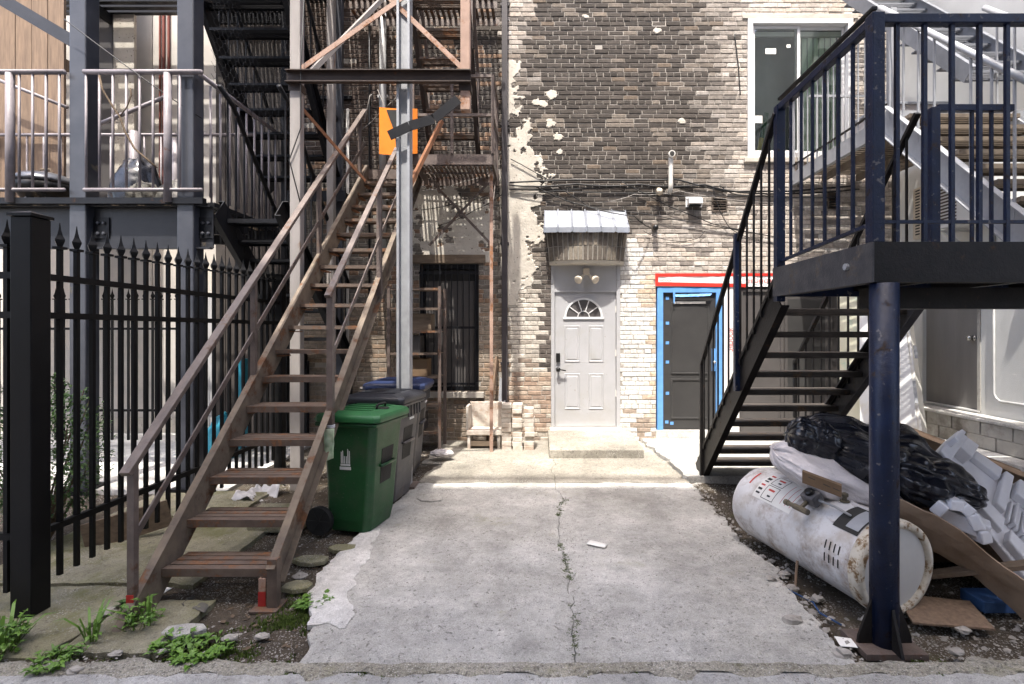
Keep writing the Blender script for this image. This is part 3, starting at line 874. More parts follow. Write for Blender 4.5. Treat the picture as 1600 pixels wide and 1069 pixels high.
for b in bricks:
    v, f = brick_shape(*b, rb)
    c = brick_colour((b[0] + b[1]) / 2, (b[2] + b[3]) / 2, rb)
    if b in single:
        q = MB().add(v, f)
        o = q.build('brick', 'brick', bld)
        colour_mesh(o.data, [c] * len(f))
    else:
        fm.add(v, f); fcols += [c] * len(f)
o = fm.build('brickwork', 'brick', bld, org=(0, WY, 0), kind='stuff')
colour_mesh(o.data, fcols)

# ---- old render clinging to the bricks
rm = MB()
st_ = .0135
def cell(X, Z):
    return render_f(X, Z) > 0
def rgrid(xa, xb, za, zb):
    n1, n2 = int((xb - xa) / st_), int((zb - za) / st_)
    ok = {}
    for a in range(n1):
        for b in range(n2):
            X, Z = xa + (a + .5) * st_, za + (b + .5) * st_
            if any(o_[0] - .02 < X < o_[1] + .02 and o_[2] - .02 < Z < o_[3] + .02 for o_ in OPEN): continue
            if cell(X, Z): ok[(a, b)] = 1
    idx = {}
    def vert(a, b):
        if (a, b) not in idx:
            X, Z = xa + a * st_, za + b * st_
            inside = all((a + p, b + q) in ok for p in (-1, 0) for q in (-1, 0))
            y = WY - .0085 - .004 * fbm(X * 9, Z * 9, 3.) if inside else WY + .006
            idx[(a, b)] = len(rm.v)
            rm.v.append((X + (0 if inside else .004 * ns(X * 90, Z * 90)), y, Z + (0 if inside else .004 * ns(Z * 90, X * 90))))
        return idx[(a, b)]
    for (a, b) in ok:
        rm.f.append((vert(a, b), vert(a + 1, b), vert(a + 1, b + 1), vert(a, b + 1)))
rgrid(pxX(780), pxX(905), pxZ(478), pxZ(60))
rgrid(pxX(905), pxX(1080), pxZ(210), pxZ(18))
rgrid(pxX(640), pxX(779.5), pxZ(411), pxZ(289))
def islands(m):
    """The separate pieces of a mesh, each as its own collector."""
    par = list(range(len(m.v)))
    def find(i):
        while par[i] != i:
            par[i] = par[par[i]]; i = par[i]
        return i
    for f_ in m.f:
        r0 = find(f_[0])
        for q in f_[1:]:
            par[find(q)] = r0
    grp = {}
    for f_ in m.f: grp.setdefault(find(f_[0]), []).append(f_)
    res = []
    for fs_ in grp.values():
        ids = {}
        o_ = MB()
        for f_ in fs_:
            for q in f_:
                if q not in ids:
                    ids[q] = len(o_.v); o_.v.append(m.v[q])
            o_.f.append(tuple(ids[q] for q in f_))
        res.append(o_)
    return res
for isl in islands(rm):
    if len(isl.f) >= 12: isl.build('render_patch', 'render', bld)

# ---- window
wx0, wx1, wz0, wz1 = OPEN[0]
win = MB()
fw = .075
win.box(wx0, wx0 + fw, WY - .025, WY + .12, wz0, wz1); win.box(wx1 - fw, wx1, WY - .025, WY + .12, wz0, wz1)
win.box(wx0 + fw, wx1 - fw, WY - .025, WY + .12, wz1 - fw, wz1); win.box(wx0 + fw, wx1 - fw, WY - .025, WY + .12, wz0, wz0 + fw)
wo_ = win.build('window', 'vinyl', bld, bevel=.006)
mx = pxX(1249)
s1 = MB()
for (a, b, yy) in ((wx0 + fw + .003, mx + .03, .03), (mx - .03, wx1 - fw - .003, .065)):
    s1.box(a, a + .045, WY + yy, WY + yy + .03, wz0 + fw + .003, wz1 - fw - .003); s1.box(b - .045, b, WY + yy, WY + yy + .03, wz0 + fw + .003, wz1 - fw - .003)
    s1.box(a + .045, b - .045, WY + yy, WY + yy + .03, wz0 + fw + .003, wz0 + fw + .048); s1.box(a + .045, b - .045, WY + yy, WY + yy + .03, wz1 - fw - .048, wz1 - fw - .003)
s1.build('sash', 'vinyl', wo_, bevel=.004)
MB().box(wx0 + fw + .05, mx - .018, WY + .04, WY + .045, wz0 + fw + .05, wz1 - fw - .05).build('pane', 'glass', wo_)
MB().box(mx + .018, wx1 - fw - .05, WY + .075, WY + .08, wz0 + fw + .05, wz1 - fw - .05).build('pane', 'glass', wo_)
MB().box(wx0 - .06, wx1 + .06, WY - .05, WY + .1, wz0 - .075, wz0 - .002).build('sill', 'lintel', wo_, bevel=.008)
MB().box(wx0 - .08, wx1 + .08, WY - .018, WY + .1, wz1 + .002, wz1 + .07).build('lintel', 'lintel', wo_, bevel=.006)
MB().box(wx0 + .02, wx1 - .02, WY + .45, WY + .47, wz0, wz1).build('room_wall', 'room_grey', wo_)
for k in range(7):                                   # vertical blinds behind the second pane
    a = mx + .03 + k * .088
    sheet((a, WY + .16, wz0 + .1), (a + .084, WY + .175, wz0 + .1), (a + .084, WY + .175, wz1 - .15), (a, WY + .16, wz1 - .15), 3, 3, .0, thick=.003, bend=.006).build('blind_slat', 'blind', wo_)
MB().box(wx0 + .1, wx1 - .1, WY + .10, WY + .14, wz1 - .2, wz1 - .13).build('blind_rail', 'pvc', wo_)
for (x, y, w_, h_) in ((1206, 78, .16, .085), (1234, 70, .06, .05), (1187, 185, .11, .11)):
    MB().box(pxX(x) - w_ / 2, pxX(x) + w_ / 2, WY + .0365, WY + .0385, pxZ(y) - h_ / 2, pxZ(y) + h_ / 2).build('sticker', 'paper', wo_)
lv = thing('spirit_level', 'green and yellow spirit level leaning inside the upstairs window', 'level', (pxX(1198), WY + .2, wz0))
MB().bar((pxX(1193), WY + .2, wz0 + .1), (pxX(1199), WY + .2, wz0 + .37), .06, .03, up=(0, 1, 0)).build('yellow_end', 'yellow', lv)
MB().bar((pxX(1199.2), WY + .2, wz0 + .374), (pxX(1207), WY + .2, wz0 + .75), .06, .03, up=(0, 1, 0)).build('green_body', 'bin_lid_green', lv)

# ---- white door with its jamb, transom and fanlight
dx0, dx1, dz0, dz1 = OPEN[1]
dz0 = .275
dr = MB()
dr.box(dx0 + .001, dx0 + .055, WY - .004, WY + .12, dz0, dz1); dr.box(dx1 - .055, dx1 - .001, WY - .004, WY + .12, dz0, dz1)
dr.box(dx0 + .055, dx1 - .055, WY + .012, WY + .12, pxZ(455), dz1)
door = dr.build('door', 'door_white', bld, bevel=.004, label='pale grey panelled door with fanlight under a brick hood')
sx0, sx1, sz1 = dx0 + .06, dx1 - .06, pxZ(455) - .006
MB().box(sx0, sx1, WY + .03, WY + .075, dz0 + .03, sz1).build('door_leaf', 'door_white', door, bevel=.003)
MB().box(dx0 - .02, dx1 + .02, WY - .05, WY + .14, dz0 - .02, dz0 + .022).build('threshold', 'pvc', door, bevel=.004)
MB().box(dx0 + .055, dx1 - .055, WY + .004, WY + .0118, pxZ(456.5), pxZ(453.5)).build('transom_bar', 'door_white', door)
def raised_panel(x0, x1, z0, z1):
    m = MB()
    a, b = .026, .05
    ring = lambda d, y: [(x0 + d, y, z0 + d), (x1 - d, y, z0 + d), (x1 - d, y, z1 - d), (x0 + d, y, z1 - d)]
    r0, r1, r2, r3 = ring(0, WY + .0299), ring(.009, WY + .021), ring(a, WY + .0295), ring(b, WY + .022)
    v = r0 + r1 + r2 + r3
    f = []
    for q in range(3):
        for k in range(4):
            f.append((q * 4 + k, q * 4 + (k + 1) % 4, q * 4 + 4 + (k + 1) % 4, q * 4 + 4 + k))
    f.append((12, 13, 14, 15))
    return m.add(v, f)
for (ax, bx) in ((882, 906.5), (920, 943.5)):
    raised_panel(pxX(ax), pxX(bx), pxZ(566), pxZ(509)).build('panel', 'door_white', door)
    raised_panel(pxX(ax), pxX(bx), pxZ(640), pxZ(584)).build('panel', 'door_white', door)
fx, fz, fr_ = pxX(912), pxZ(495.5), .255
fan = MB()
fan.prism([(fx + (fr_ + .03) * math.cos(t), fz - .0 + (fr_ + .03) * math.sin(t)) for t in [math.pi * k / 24 for k in range(25)]] + [(fx + fr_ * math.cos(t), fz + .004 + fr_ * math.sin(t)) for t in [math.pi * (24 - k) / 24 for k in range(25)]], WY + .012, WY + .031)
fan.box(fx - fr_ - .05, fx + fr_ + .05, WY + .012, WY + .031, fz - .03, fz + .003)
for k in range(1, 5):
    t = math.pi * k / 5
    fan.bar((fx + .085 * math.cos(t), WY + .02, fz + .085 * math.sin(t)), (fx + fr_ * math.cos(t), WY + .02, fz + fr_ * math.sin(t)), .014, .016, up=(0, 1, 0))
fan.prism([(fx + .093 * math.cos(t), fz + .093 * math.sin(t)) for t in [math.pi * k / 14 for k in range(15)]] + [(fx + .078 * math.cos(t), fz + .004 + .078 * math.sin(t)) for t in [math.pi * (14 - k) / 14 for k in range(15)]], WY + .013, WY + .030)
fan.build('fanlight', 'vinyl', door)
for k in range(5):
    t0, t1 = math.pi * k / 5 + .02, math.pi * (k + 1) / 5 - .02
    tt = [t0 + (t1 - t0) * q / 6 for q in range(7)]
    MB().prism([(fx + fr_ * .99 * math.cos(t), fz + .003 + fr_ * .99 * math.sin(t)) for t in tt] + [(fx + .09 * math.cos(t), fz + .003 + .09 * math.sin(t)) for t in reversed(tt)], WY + .0235, WY + .0295).build('pane', 'dark_panel', door)
MB().prism([(fx + .08 * math.cos(t), fz + .003 + .08 * math.sin(t)) for t in [math.pi * k / 12 for k in range(13)]], WY + .0235, WY + .0295).build('pane', 'dark_panel', door)
kx = pxX(872)
kp = MB().box(kx - .03, kx + .03, WY - .0, WY + .031, pxZ(566), pxZ(552)).build('keypad', 'black_metal', door, bevel=.006)
MB().revolve([(.032, 0), (.032, .012), (.014, .016), (.014, .05), (.03, .055), (.034, .072), (.02, .088)], (kx, WY + .031, pxZ(577)), 14, axis=(0, -1, 0)).build('knob', 'black_metal', door, smooth=True)
MB().bar((kx, WY - .035, pxZ(577)), (kx + .115, WY - .035, pxZ(579)), .02, .02).build('lever', 'black_metal', door, bevel=.005)
for z_ in (.75, 1.35, 2.0):
    MB().box(sx1 - .008, sx1 + .006, WY + .018, WY + .035, z_, z_ + .1).build('hinge', 'pvc', door)

# ---- bowed brick hood over the door
hx0, hx1 = pxX(858), pxX(974)
hc = (hx0 + hx1) / 2; hw = (hx1 - hx0) / 2
def hood_pt(u, z_):
    """u from -1 to 1 round the bow; it swells out a little towards the top."""
    k = (z_ - 2.74) / .42
    return Vector((hc + u * hw * (1.0 + .075 * k), WY - (.02 + .235 * math.sqrt(max(0, 1 - u * u * .96))) - .03 * k, z_))
hm = MB()
N = 24
ring0 = [hood_pt(-1 + 2 * k / N, 2.745) for k in range(N + 1)]
ring1 = [hood_pt(-1 + 2 * k / N, 3.165) for k in range(N + 1)]
v = []
for a_, b_ in zip(ring0, ring1):
    v += [a_ + Vector((0, .012, .004)), b_ + Vector((0, .012, 0)), Vector((a_.x, WY + .03, a_.z + .004)), Vector((b_.x, WY + .03, b_.z))]
f = []
for k in range(N):
    q = 4 * k
    f += [(q, q + 4, q + 5, q + 1), (q, q + 2, q + 6, q + 4), (q + 1, q + 5, q + 7, q + 3)]
f += [(0, 1, 3, 2), (4 * N, 4 * N + 2, 4 * N + 3, 4 * N + 1)]
hood = hm.add(v, f).build('brick_hood', 'mortar', bld)
lm = MB()                                            # smooth parged lip under the bricks
ringl = [hood_pt(-1 + 2 * k / N, 2.70) for k in range(N + 1)]
v = []
for a_, b_ in zip(ringl, ring0):
    v += [a_ + Vector((0, .02, 0)), b_ + Vector((0, -.004, -.002)), Vector((a_.x, WY + .1, a_.z + .0)), Vector((b_.x, WY + .1, b_.z - .002))]
lm.add(v, list(f)).build('lip', 'render', hood)
cr = []
for row, (za, zb) in enumerate(((2.75, 2.945), (2.955, 3.16))):
    nb = 16
    for k in range(nb):
        u0, u1 = -1 + 2 * k / nb, -1 + 2 * (k + 1) / nb
        g_ = .017
        a_, b_, c_, d_ = hood_pt(u0 + g_, za), hood_pt(u1 - g_, za), hood_pt(u1 - g_, zb), hood_pt(u0 + g_, zb)
        nn = (b_ - a_).cross(d_ - a_).normalized()
        if nn.y > 0: nn = -nn
        pr_ = rb.uniform(-.003, .005)
        ins = .006
        q = MB().hexa([a_ - nn * .02, b_ - nn * .02, b_ + nn * pr_, a_ + nn * pr_, d_ - nn * .02, c_ - nn * .02, c_ + nn * pr_, d_ + nn * pr_])
        o = q.build('hood_brick', 'brick', hood, bevel=.004, seg=1)
        t = rb.random()
        cc = rb.choice(((.14, .12, .10), (.18, .155, .125), (.24, .21, .17), (.11, .095, .08)))
        colour_mesh(o.data, [cc] * len(o.data.polygons))

# ---- dark new door, flashing tape and the dark shop panel
D = OPEN[2]
bx0 = pxX(1025)
fr2 = MB()
fr2.box(pxX(1027), pxX(1036), WY - .006, WY + .10, .26, pxZ(449)); fr2.box(pxX(1119), pxX(1131), WY - .006, WY + .10, .26, pxZ(449))
fr2.box(pxX(1036), pxX(1119), WY - .006, WY + .10, pxZ(457), pxZ(449))
MB().box(pxX(1025), pxX(1131), WY - .03, WY + .12, .02, .255).build('sill', 'concrete_pale', bld)
dd = fr2.build('door', 'tape_blue', bld, label='dark grey door with blue masking tape round its frame')
MB().box(pxX(1036), pxX(1119), WY + .03, WY + .075, .27, pxZ(457)).build('door_leaf', 'dark_door', dd)
def flat_ring(x0, x1, z0, z1, w_, y0, y1):
    return MB().box(x0, x1, y0, y1, z0, z0 + w_).box(x0, x1, y0, y1, z1 - w_, z1).box(x0, x0 + w_, y0, y1, z0 + w_, z1 - w_).box(x1 - w_, x1, y0, y1, z0 + w_, z1 - w_)
flat_ring(pxX(1049), pxX(1109), pxZ(585), pxZ(472), .028, WY + .018, WY + .0299).build('panel_moulding', 'dark_door', dd, bevel=.005)
flat_ring(pxX(1049), pxX(1109), pxZ(655), pxZ(592), .028, WY + .018, WY + .0299).build('panel_moulding', 'dark_door', dd, bevel=.005)
MB().box(pxX(1053), pxX(1103), WY + .012, WY + .018, pxZ(474.5), pxZ(471)).build('edge_strip', 'pvc', dd)
for (x, y) in ((1043, 466), (1043, 505), (1043, 536), (1043, 566), (1043, 615), (1042, 660), (1050, 662)):
    MB().box(pxX(x) - .02, pxX(x) + .03, WY + .0265, WY + .0292, pxZ(y) - .022, pxZ(y) + .022).build('tape', 'tape_blue', dd)
sheet((pxX(1053), WY - .01, pxZ(460)), (pxX(1112), WY - .01, pxZ(459)), (pxX(1108), WY - .035, pxZ(463)), (pxX(1055), WY - .03, pxZ(464)), 14, 4, .03, 14, .003).build('tape', 'tape_blue', dd)
sheet((pxX(1051), WY - .012, pxZ(454)), (pxX(1055), WY - .012, pxZ(454)), (pxX(1053.5), WY - .02, pxZ(474)), (pxX(1052), WY - .02, pxZ(474)), 2, 8, .01, 14, .003).build('tape', 'tape_blue', dd)
MB().box(pxX(1113), pxX(1119) - .004, WY + .0, WY + .031, pxZ(580), pxZ(545)).build('lock_plate', 'tape_blue', dd)
MB().revolve([(.02, 0), (.02, .02), (.008, .03), (.008, .06)], (pxX(1116), WY + .0, pxZ(566)), 10, axis=(0, -1, 0)).build('lock', 'chrome', dd)
wr = MB().box(pxX(1131), pxX(1155), WY - .003, WY + .1, .12, pxZ(449))
wrap = wr.build('house_wrap', 'wrap_white', bld, label='white membrane strip with red lettering')
band = sheet((bx0 - .0, WY - .006, pxZ(448)), (pxX(1225), WY - .006, pxZ(448)), (pxX(1225), WY - .006, pxZ(428)), (bx0, WY - .006, pxZ(428)), 60, 4, .012, 6, .004)
band.build('house_wrap', 'wrap_white', bld)
MB().box(pxX(1225), pxX(1366), WY - .004, WY + .1, pxZ(449), pxZ(428)).build('house_wrap', 'wrap_white', bld)
tp = MB()
sheet((bx0 - .015, WY - .012, pxZ(432.5)), (pxX(1222), WY - .012, pxZ(431.5)), (pxX(1222), WY - .012, pxZ(427)), (bx0 - .015, WY - .012, pxZ(427.5)), 40, 2, .006, 5, .003).build('red_tape', 'tape_red', bld)
sheet((bx0 - .015, WY - .016, pxZ(447)), (pxX(1166), WY - .016, pxZ(449)), (pxX(1166), WY - .016, pxZ(443.5)), (bx0 - .015, WY - .016, pxZ(441)), 40, 2, .008, 5, .003).build('red_tape', 'tape_red', bld)
sheet((bx0 - .015, WY - .019, pxZ(447)), (bx0 + .03, WY - .019, pxZ(447)), (bx0 + .03, WY - .019, pxZ(427.5)), (bx0 - .015, WY - .019, pxZ(427.5)), 4, 6, .006, 5, .003).build('red_tape', 'tape_red', bld)
text_mesh('HIDOOR', .085, 'print_red', 'lettering', wrap, (pxX(1142), WY - .005, pxZ(530)), (math.pi / 2, -math.pi / 2, 0))
text_mesh('THIDOOR', .075, 'print_red', 'lettering', wrap, (pxX(1147), WY - .005, pxZ(532)), (math.pi / 2, -math.pi / 2, 0))
text_mesh('HIDOOR', .09, 'print_red', 'lettering', wrap, (pxX(1187), WY - .02, pxZ(439.5)), (math.pi / 2, 0, 0))
text_mesh('HIDOOR', .045, 'print_black', 'lettering', wrap, (pxX(1040), WY - .022, pxZ(438.5)), (math.pi / 2, 0, 0))
pn = MB()
pn.box(pxX(1155), pxX(1366), WY + .03, WY + .1, .12, pxZ(449))
dp = pn.build('shop_panel', 'dark_panel', bld)
for k in range(3):
    a = pxX(1157 + k * 70)
    flat_ring(a, a + .64, .16, pxZ(452), .04, WY + .006, WY + .0299).build('panel_frame', 'dark_panel', dp, bevel=.004)
MB().box(pxX(1230), pxX(1290), WY + .012, WY + .02, .9, 2.2).build('panel_glass', 'dark_door', dp)

# ---- wall vents that are set in the wall
for (x0, x1, z0, z1) in OPEN[4:6]:
    fr3 = flat_ring(x0, x1, z0, z1, .02, WY - .012, WY + .05)
    vo = fr3.build('wall_vent', 'brown_vent', bld)
    n_ = 6
    for k in range(n_):
        zc = z0 + .03 + (z1 - z0 - .05) * k / (n_ - 1)
        MB().add([(x0 + .02, WY + .03, zc + .012), (x1 - .02, WY + .03, zc + .012), (x1 - .02, WY - .008, zc - .012), (x0 + .02, WY - .008, zc - .012),
                  (x0 + .02, WY + .03, zc + .007), (x1 - .02, WY + .03, zc + .007), (x1 - .02, WY - .008, zc - .017), (x0 + .02, WY - .008, zc - .017)],
                 [(0, 1, 2, 3), (7, 6, 5, 4), (0, 3, 7, 4), (3, 2, 6, 7), (2, 1, 5, 6), (1, 0, 4, 5)]).build('slat', 'brown_vent', vo)

# ---- barred window behind the fire escape
a0, a1, c0, c1 = OPEN[3]
bw = flat_ring(a0, a1, c0, c1, .07, WY + .05, WY + .14).build('window', 'dark_steel', bld, label='barred window in a dark frame behind the fire escape')
for k in range(4):
    xa = a0 + .075 + (a1 - a0 - .15) * k / 4
    MB().box(xa + .003, xa + (a1 - a0 - .15) / 4 - .003, WY + .09, WY + .11, c0 + .073, c1 - .25).build('board', 'dark_panel', bw)
MB().box(a0 + .073, a1 - .073, WY + .10, WY + .11, c1 - .245, c1 - .073).build('pane', 'interior', bw)
barm = MB().tube([(0, 0, 0), (0, 0, c1 - c0 - .04)], .008, 6).mesh('security_bar', 'dark_steel')
for k in range(10):
    inst(barm, 'security_bar', bw, (a0 + .05 + k * (a1 - a0 - .1) / 9, WY - .03, c0 + .02))
for zz in (c0 + .12, (c0 + c1) / 2, c1 - .14):
    MB().bar((a0 + .0, WY - .03, zz), (a1, WY - .03, zz), .012, .035).build('security_rail', 'dark_steel', bw)
MB().box(a0 - .1, a1 + .1, WY - .03, WY + .1, c1 + .002, c1 + .13).build('lintel', 'wood_old', bw, bevel=.006)
MB().box(a0 - .08, a1 + .08, WY - .06, WY + .1, c0 - .09, c0 - .002).build('sill', 'lintel', bw, bevel=.006)

# ================================================================== buildings around
# stucco wing at the side
SX = 5.30
wing = thing('stucco_wing', 'light grey stucco wall with a plain grey door above a block ledge', 'building', (SX, 5.5, 0))
m = MB()
ys_d = (6.12, 7.05)
m.box(SX, SX + .3, 1.2, ys_d[0], -.1, 9.0); m.box(SX, SX + .3, ys_d[1], WY + .29, -.1, 9.0)
m.box(SX, SX + .3, ys_d[0], ys_d[1], 2.80, 9.0); m.box(SX, SX + .3, ys_d[0], ys_d[1], -.1, .75)
m.build('wall', 'stucco', wing)
gd = MB().box(SX + .03, SX + .10, ys_d[0] + .045, ys_d[1] - .03, .77, 2.77).build('door', 'grey_door', wing)
MB().box(SX - .012, SX + .1, ys_d[0], ys_d[0] + .04, .75, 2.80).build('door_frame', 'block', gd)
MB().revolve([(.035, 0), (.035, .01), (.015, .015), (.015, .04), (.035, .05), (.035, .075), (.02, .09)], (SX + .03, ys_d[0] + .13, 1.64), 14, axis=(-1, 0, 0)).build('knob', 'chrome', gd, smooth=True)
MB().box(SX - .02, SX + .08, ys_d[0], ys_d[1], .752, .768).build('threshold', 'vinyl', gd)
led = MB().box(5.02, SX - .002, 2.4, WY - .04, -.1, .70)
lo = led.build('ledge', 'block', wing)
MB().box(4.985, SX - .004, 2.4, WY - .045, .702, .735).build('ledge_cap', 'concrete_pale', lo, bevel=.006)
MB().box(4.74, 5.0, 2.4, WY - .05, -.1, .40).build('ledge_step', 'concrete_pale', lo, bevel=.008)
for r_ in range(2):
    y = 3.2 - (.2 if r_ % 2 else 0)
    while y < WY - .1:
        y2 = min(y + .39, WY - .05)
        z_ = .405 + r_ * .149
        MB().box(5.002 + rb.uniform(0, .004), 5.03, y, y2 - .014, z_, z_ + .144).build('block', 'block', lo, bevel=.003, seg=1)
        y += .40
MB().tube([(SX - .015, 5.93, 2.9), (SX - .015, 5.93, 1.0), (SX - .015, 5.90, .95), (SX - .015, 5.85, .92), (SX - .015, 4.6, .92)], .014, 8).build('conduit', 'conduit', wing, smooth=True)

# white rendered neighbour behind the spiked fence
nb_ = thing('white_neighbour_house', 'white rendered house wall in sun beyond the spiked fence', 'building', (-7, 8.2, 0))
MB().box(-14, X0 - .02, 8.2, 8.5, -.1, 9.0).build('wall', 'stucco_white', nb_)
for k in range(13):
    MB().box(-12.2 + k * .55, -12.2 + k * .55 + .535, 8.185, 8.199, .345, 9.0).build('panel', 'stucco_white', nb_)
MB().box(-5.5, -5.0, 8.16, 8.183, .1, 2.3).build('door', 'door_white', nb_)
MB().box(-14, X0 - .02, 8.17, 8.199, -.1, .34).build('plinth', 'render', nb_)
for (xx, r_) in ((-5.96, .02), (-5.88, .02), (-6.02, .014)):
    MB().tube([(xx, 8.16, 3.4), (xx, 8.16, 6.9)], r_, 8).build('red_pipe', 'red_brown', nb_)
# dark boards added as backdrop for the clutter and shadow behind the flights
dc = thing('dark_backdrop', 'dark board backdrop added behind the dark steel flights', 'wall', (-4.3, 7.95, 0))
MB().box(-5.0, X0 - .03, 7.98, 8.1, -.05, 9.0).build('backing', 'dark_clad', dc)
for k in range(9):
    xx = -5.0 + k * .152
    MB().box(xx, xx + .143, 7.95 + rb.uniform(0, .01), 7.979, -.05, 9.0).build('board', 'dark_clad', dc)
# grey panel beside the plank screen
gp = thing('weathered_panelling', 'grey brown panel between the plank screen and the white wall', 'panel', (-6.4, 7.9, 3.1))
for k in range(2): MB().box(-6.86 + k * .33, -6.54 + k * .33, 7.88, 7.93, 3.1, 8.6).build('board', 'dark_panel' if k == 0 else 'render', gp)
# plank screen on the balcony
pk = thing('plank_screen', 'brown vertical plank screen behind the balcony rail', 'screen', (-7.2, 7.7, 3.1))
for k in range(10):
    x = -8.42 + k * .215
    MB().box(x, x + .207, 6.78 + rb.uniform(0, .012), 6.82, 3.12, 6.4).build('plank', 'wood_plank', pk)
MB().box(-8.42, -6.28, 6.825, 6.87, 5.2, 5.35).build('rail', 'wood_plank', pk)
# dark strip standing for the shadowed soffit edge above the planks
MB()
rf = thing('soffit_strip', 'dark sloping strip for the shadowed soffit above the plank screen', 'beam', (-7.0, 6.0, 3.1))
MB().add([(-8.6, 5.9, 6.9), (-5.35, 5.9, 4.98), (-5.35, 6.0, 4.98), (-8.6, 6.0, 6.9), (-8.6, 5.9, 7.06), (-5.35, 5.9, 5.14), (-5.35, 6.0, 5.14), (-8.6, 6.0, 7.06)],
         [(0, 3, 2, 1), (4, 5, 6, 7), (0, 1, 5, 4), (1, 2, 6, 5), (2, 3, 7, 6), (3, 0, 4, 7)]).build('beam', 'girder_steel', rf)
MB().box(-8.5, -8.4, 5.91, 5.99, 3.09, 6.75).build('post', 'dark_steel', rf)

# unseen house added behind the camera, sized to shade the near yard
bk = thing('shade_house', 'unseen tall house added across the alley to shade the near yard', 'building', (2, -1.4, 0))
RH = 16.05
m = MB().box(-8, 5.5, -9, -1.2, -.1, RH)
m.build('wall', 'far_brick', bk)  # kept pale to bounce light into the shaded yard
for k in range(5):
    for fl in range(4):
        x = -7 + k * 2.4
        MB().box(x, x + 1.2, -1.22, -1.17, 2.0 + fl * 3.6, 3.8 + fl * 3.6).build('window', 'dark_door', bk)
MB().box(-8, 5.5, -1.3, -1.24, RH + .96, RH + 1.02).build('roof_rail', 'dark_steel', bk)
MB().box(-8, 5.5, -1.3, -1.24, RH + .70, RH + .75).build('roof_rail', 'dark_steel', bk)
for k in range(6):
    MB().box(-7.9 + k * 2.6, -7.85 + k * 2.6, -1.3, -1.24, RH, RH + .96).build('roof_rail_post', 'dark_steel', bk)
# ================================================================== steel helpers
def channel(p0, p1, h, fl, t, side):
    """A steel channel running p0 to p1: upright web, two flanges pointing to side (+1 or -1 along x)."""
    p0, p1 = Vector(p0), Vector(p1)
    d = (p1 - p0).normalized()
    r = Vector((1, 0, 0))
    u = r.cross(d).normalized()
    if u.z < 0: u = -u
    m = MB()
    def slab(xa, xb, ua, ub):
        c = []
        for p in (p0, p1):
            for (a, b) in ((xa, ua), (xb, ua), (xb, ub), (xa, ub)):
                c.append(p + r * a + u * b)
        m.add(c, [(0, 1, 2, 3), (7, 6, 5, 4), (0, 4, 5, 1), (1, 5, 6, 2), (2, 6, 7, 3), (3, 7, 4, 0)])
    slab(-t / 2, t / 2, -h / 2, h / 2)
    e = .0006
    slab(side * (t / 2 + e), side * fl, h / 2 - t, h / 2 - e)
    slab(side * (t / 2 + e), side * fl, -h / 2 + e, -h / 2 + t)
    return m

def slat_tread(parent, x0, x1, yf, z, depth, mat, nsl=4, gap=.012, single=True, lip=.045, th=.018):
    """A tread with a turned-down nosing at yf; its slats are sub-parts where they can be told apart."""
    s = 1 if depth > 0 else -1
    d = abs(depth)
    fr = MB()
    ya, yb = sorted((yf, yf + s * .006)); fr.box(x0, x1, ya, yb, z - lip, z)
    yc, yd = sorted((yf + s * (d - .006), yf + s * d)); fr.box(x0, x1, yc, yd, z - lip, z)
    for x in (x0, x1 - .008): fr.box(x, x + .008, min(ya, yc) + .007, max(yb, yd) - .007, z - lip, z - th - .002)
    w_ = (d - .014 - gap * (nsl - 1)) / nsl
    def sl(k):
        a = yf + s * (.007 + k * (w_ + gap)); b = a + s * w_
        a, b = sorted((a, b))
        return (x0 + .002, x1 - .002, a, b, z - th, z - .001 + rnd.uniform(-.002, .001))
    if single:
        t = fr.build('tread', mat, parent)
        for k in range(nsl): MB().box(*sl(k)).build('slat', mat, t)
    else:
        for k in range(nsl): fr.box(*sl(k))
        t = fr.build('tread', mat, parent)
    return t

def rail_run(parent, name, p0, p1, w_, h_, mat, bevel=.004):
    return MB().bar(p0, p1, w_, h_).build(name, mat, parent, bevel=bevel)

def balusters(parent, p0, p1, q0, q1, n, r, mat, name='baluster', sq=True, skip_ends=True):
    """Upright bars from the line p0-p1 to the line q0-q1 above it."""
    p0, p1, q0, q1 = map(Vector, (p0, p1, q0, q1))
    for k in range(n):
        t = (k + 1) / (n + 1) if skip_ends else k / (n - 1)
        a, b = p0.lerp(p1, t), q0.lerp(q1, t)
        if sq: MB().box(a.x - r, a.x + r, a.y - r, a.y + r, a.z, b.z).build(name, mat, parent)
        else: MB().tube([a, b], r, 6).build(name, mat, parent, smooth=True)

# ================================================================== rusty stair
SXA, SXB = -2.375, -1.685
rs = thing('rusty_staircase', 'long rusty brown steel staircase climbing to the fire escape', 'staircase', (-2.03, 3.2, 0))
RISE, RUN = .222, .235
slope = RISE / RUN
def sz(y): return RISE + slope * (y - 3.23)          # nosing line
nT = 17
ytop = 3.23 + RUN * 17.2
for x, sd in ((SXA - .006, -1), (SXB + .006, 1)):
    y0 = 2.93 if sd < 0 else 3.235
    channel((x, y0, sz(y0) - .05), (x, ytop, sz(ytop) - .05), .20, .048, .009, sd).build('stringer', 'stringer', rs)
for k in range(nT):
    slat_tread(rs, SXA, SXB, 3.23 + RUN * k, RISE * (k + 1), .255 if k < 5 else .20, 'rust_tread', 4, .012, single=k < 6, lip=.05 if k < 6 else .035)
    for x in (SXA, SXB - .05):                        # small angle brackets under each tread
        MB().box(x, x + .05, 3.25 + RUN * k, 3.25 + RUN * k + .17, RISE * (k + 1) - .062, RISE * (k + 1) - .052).build('bracket', 'rust_orange', rs)
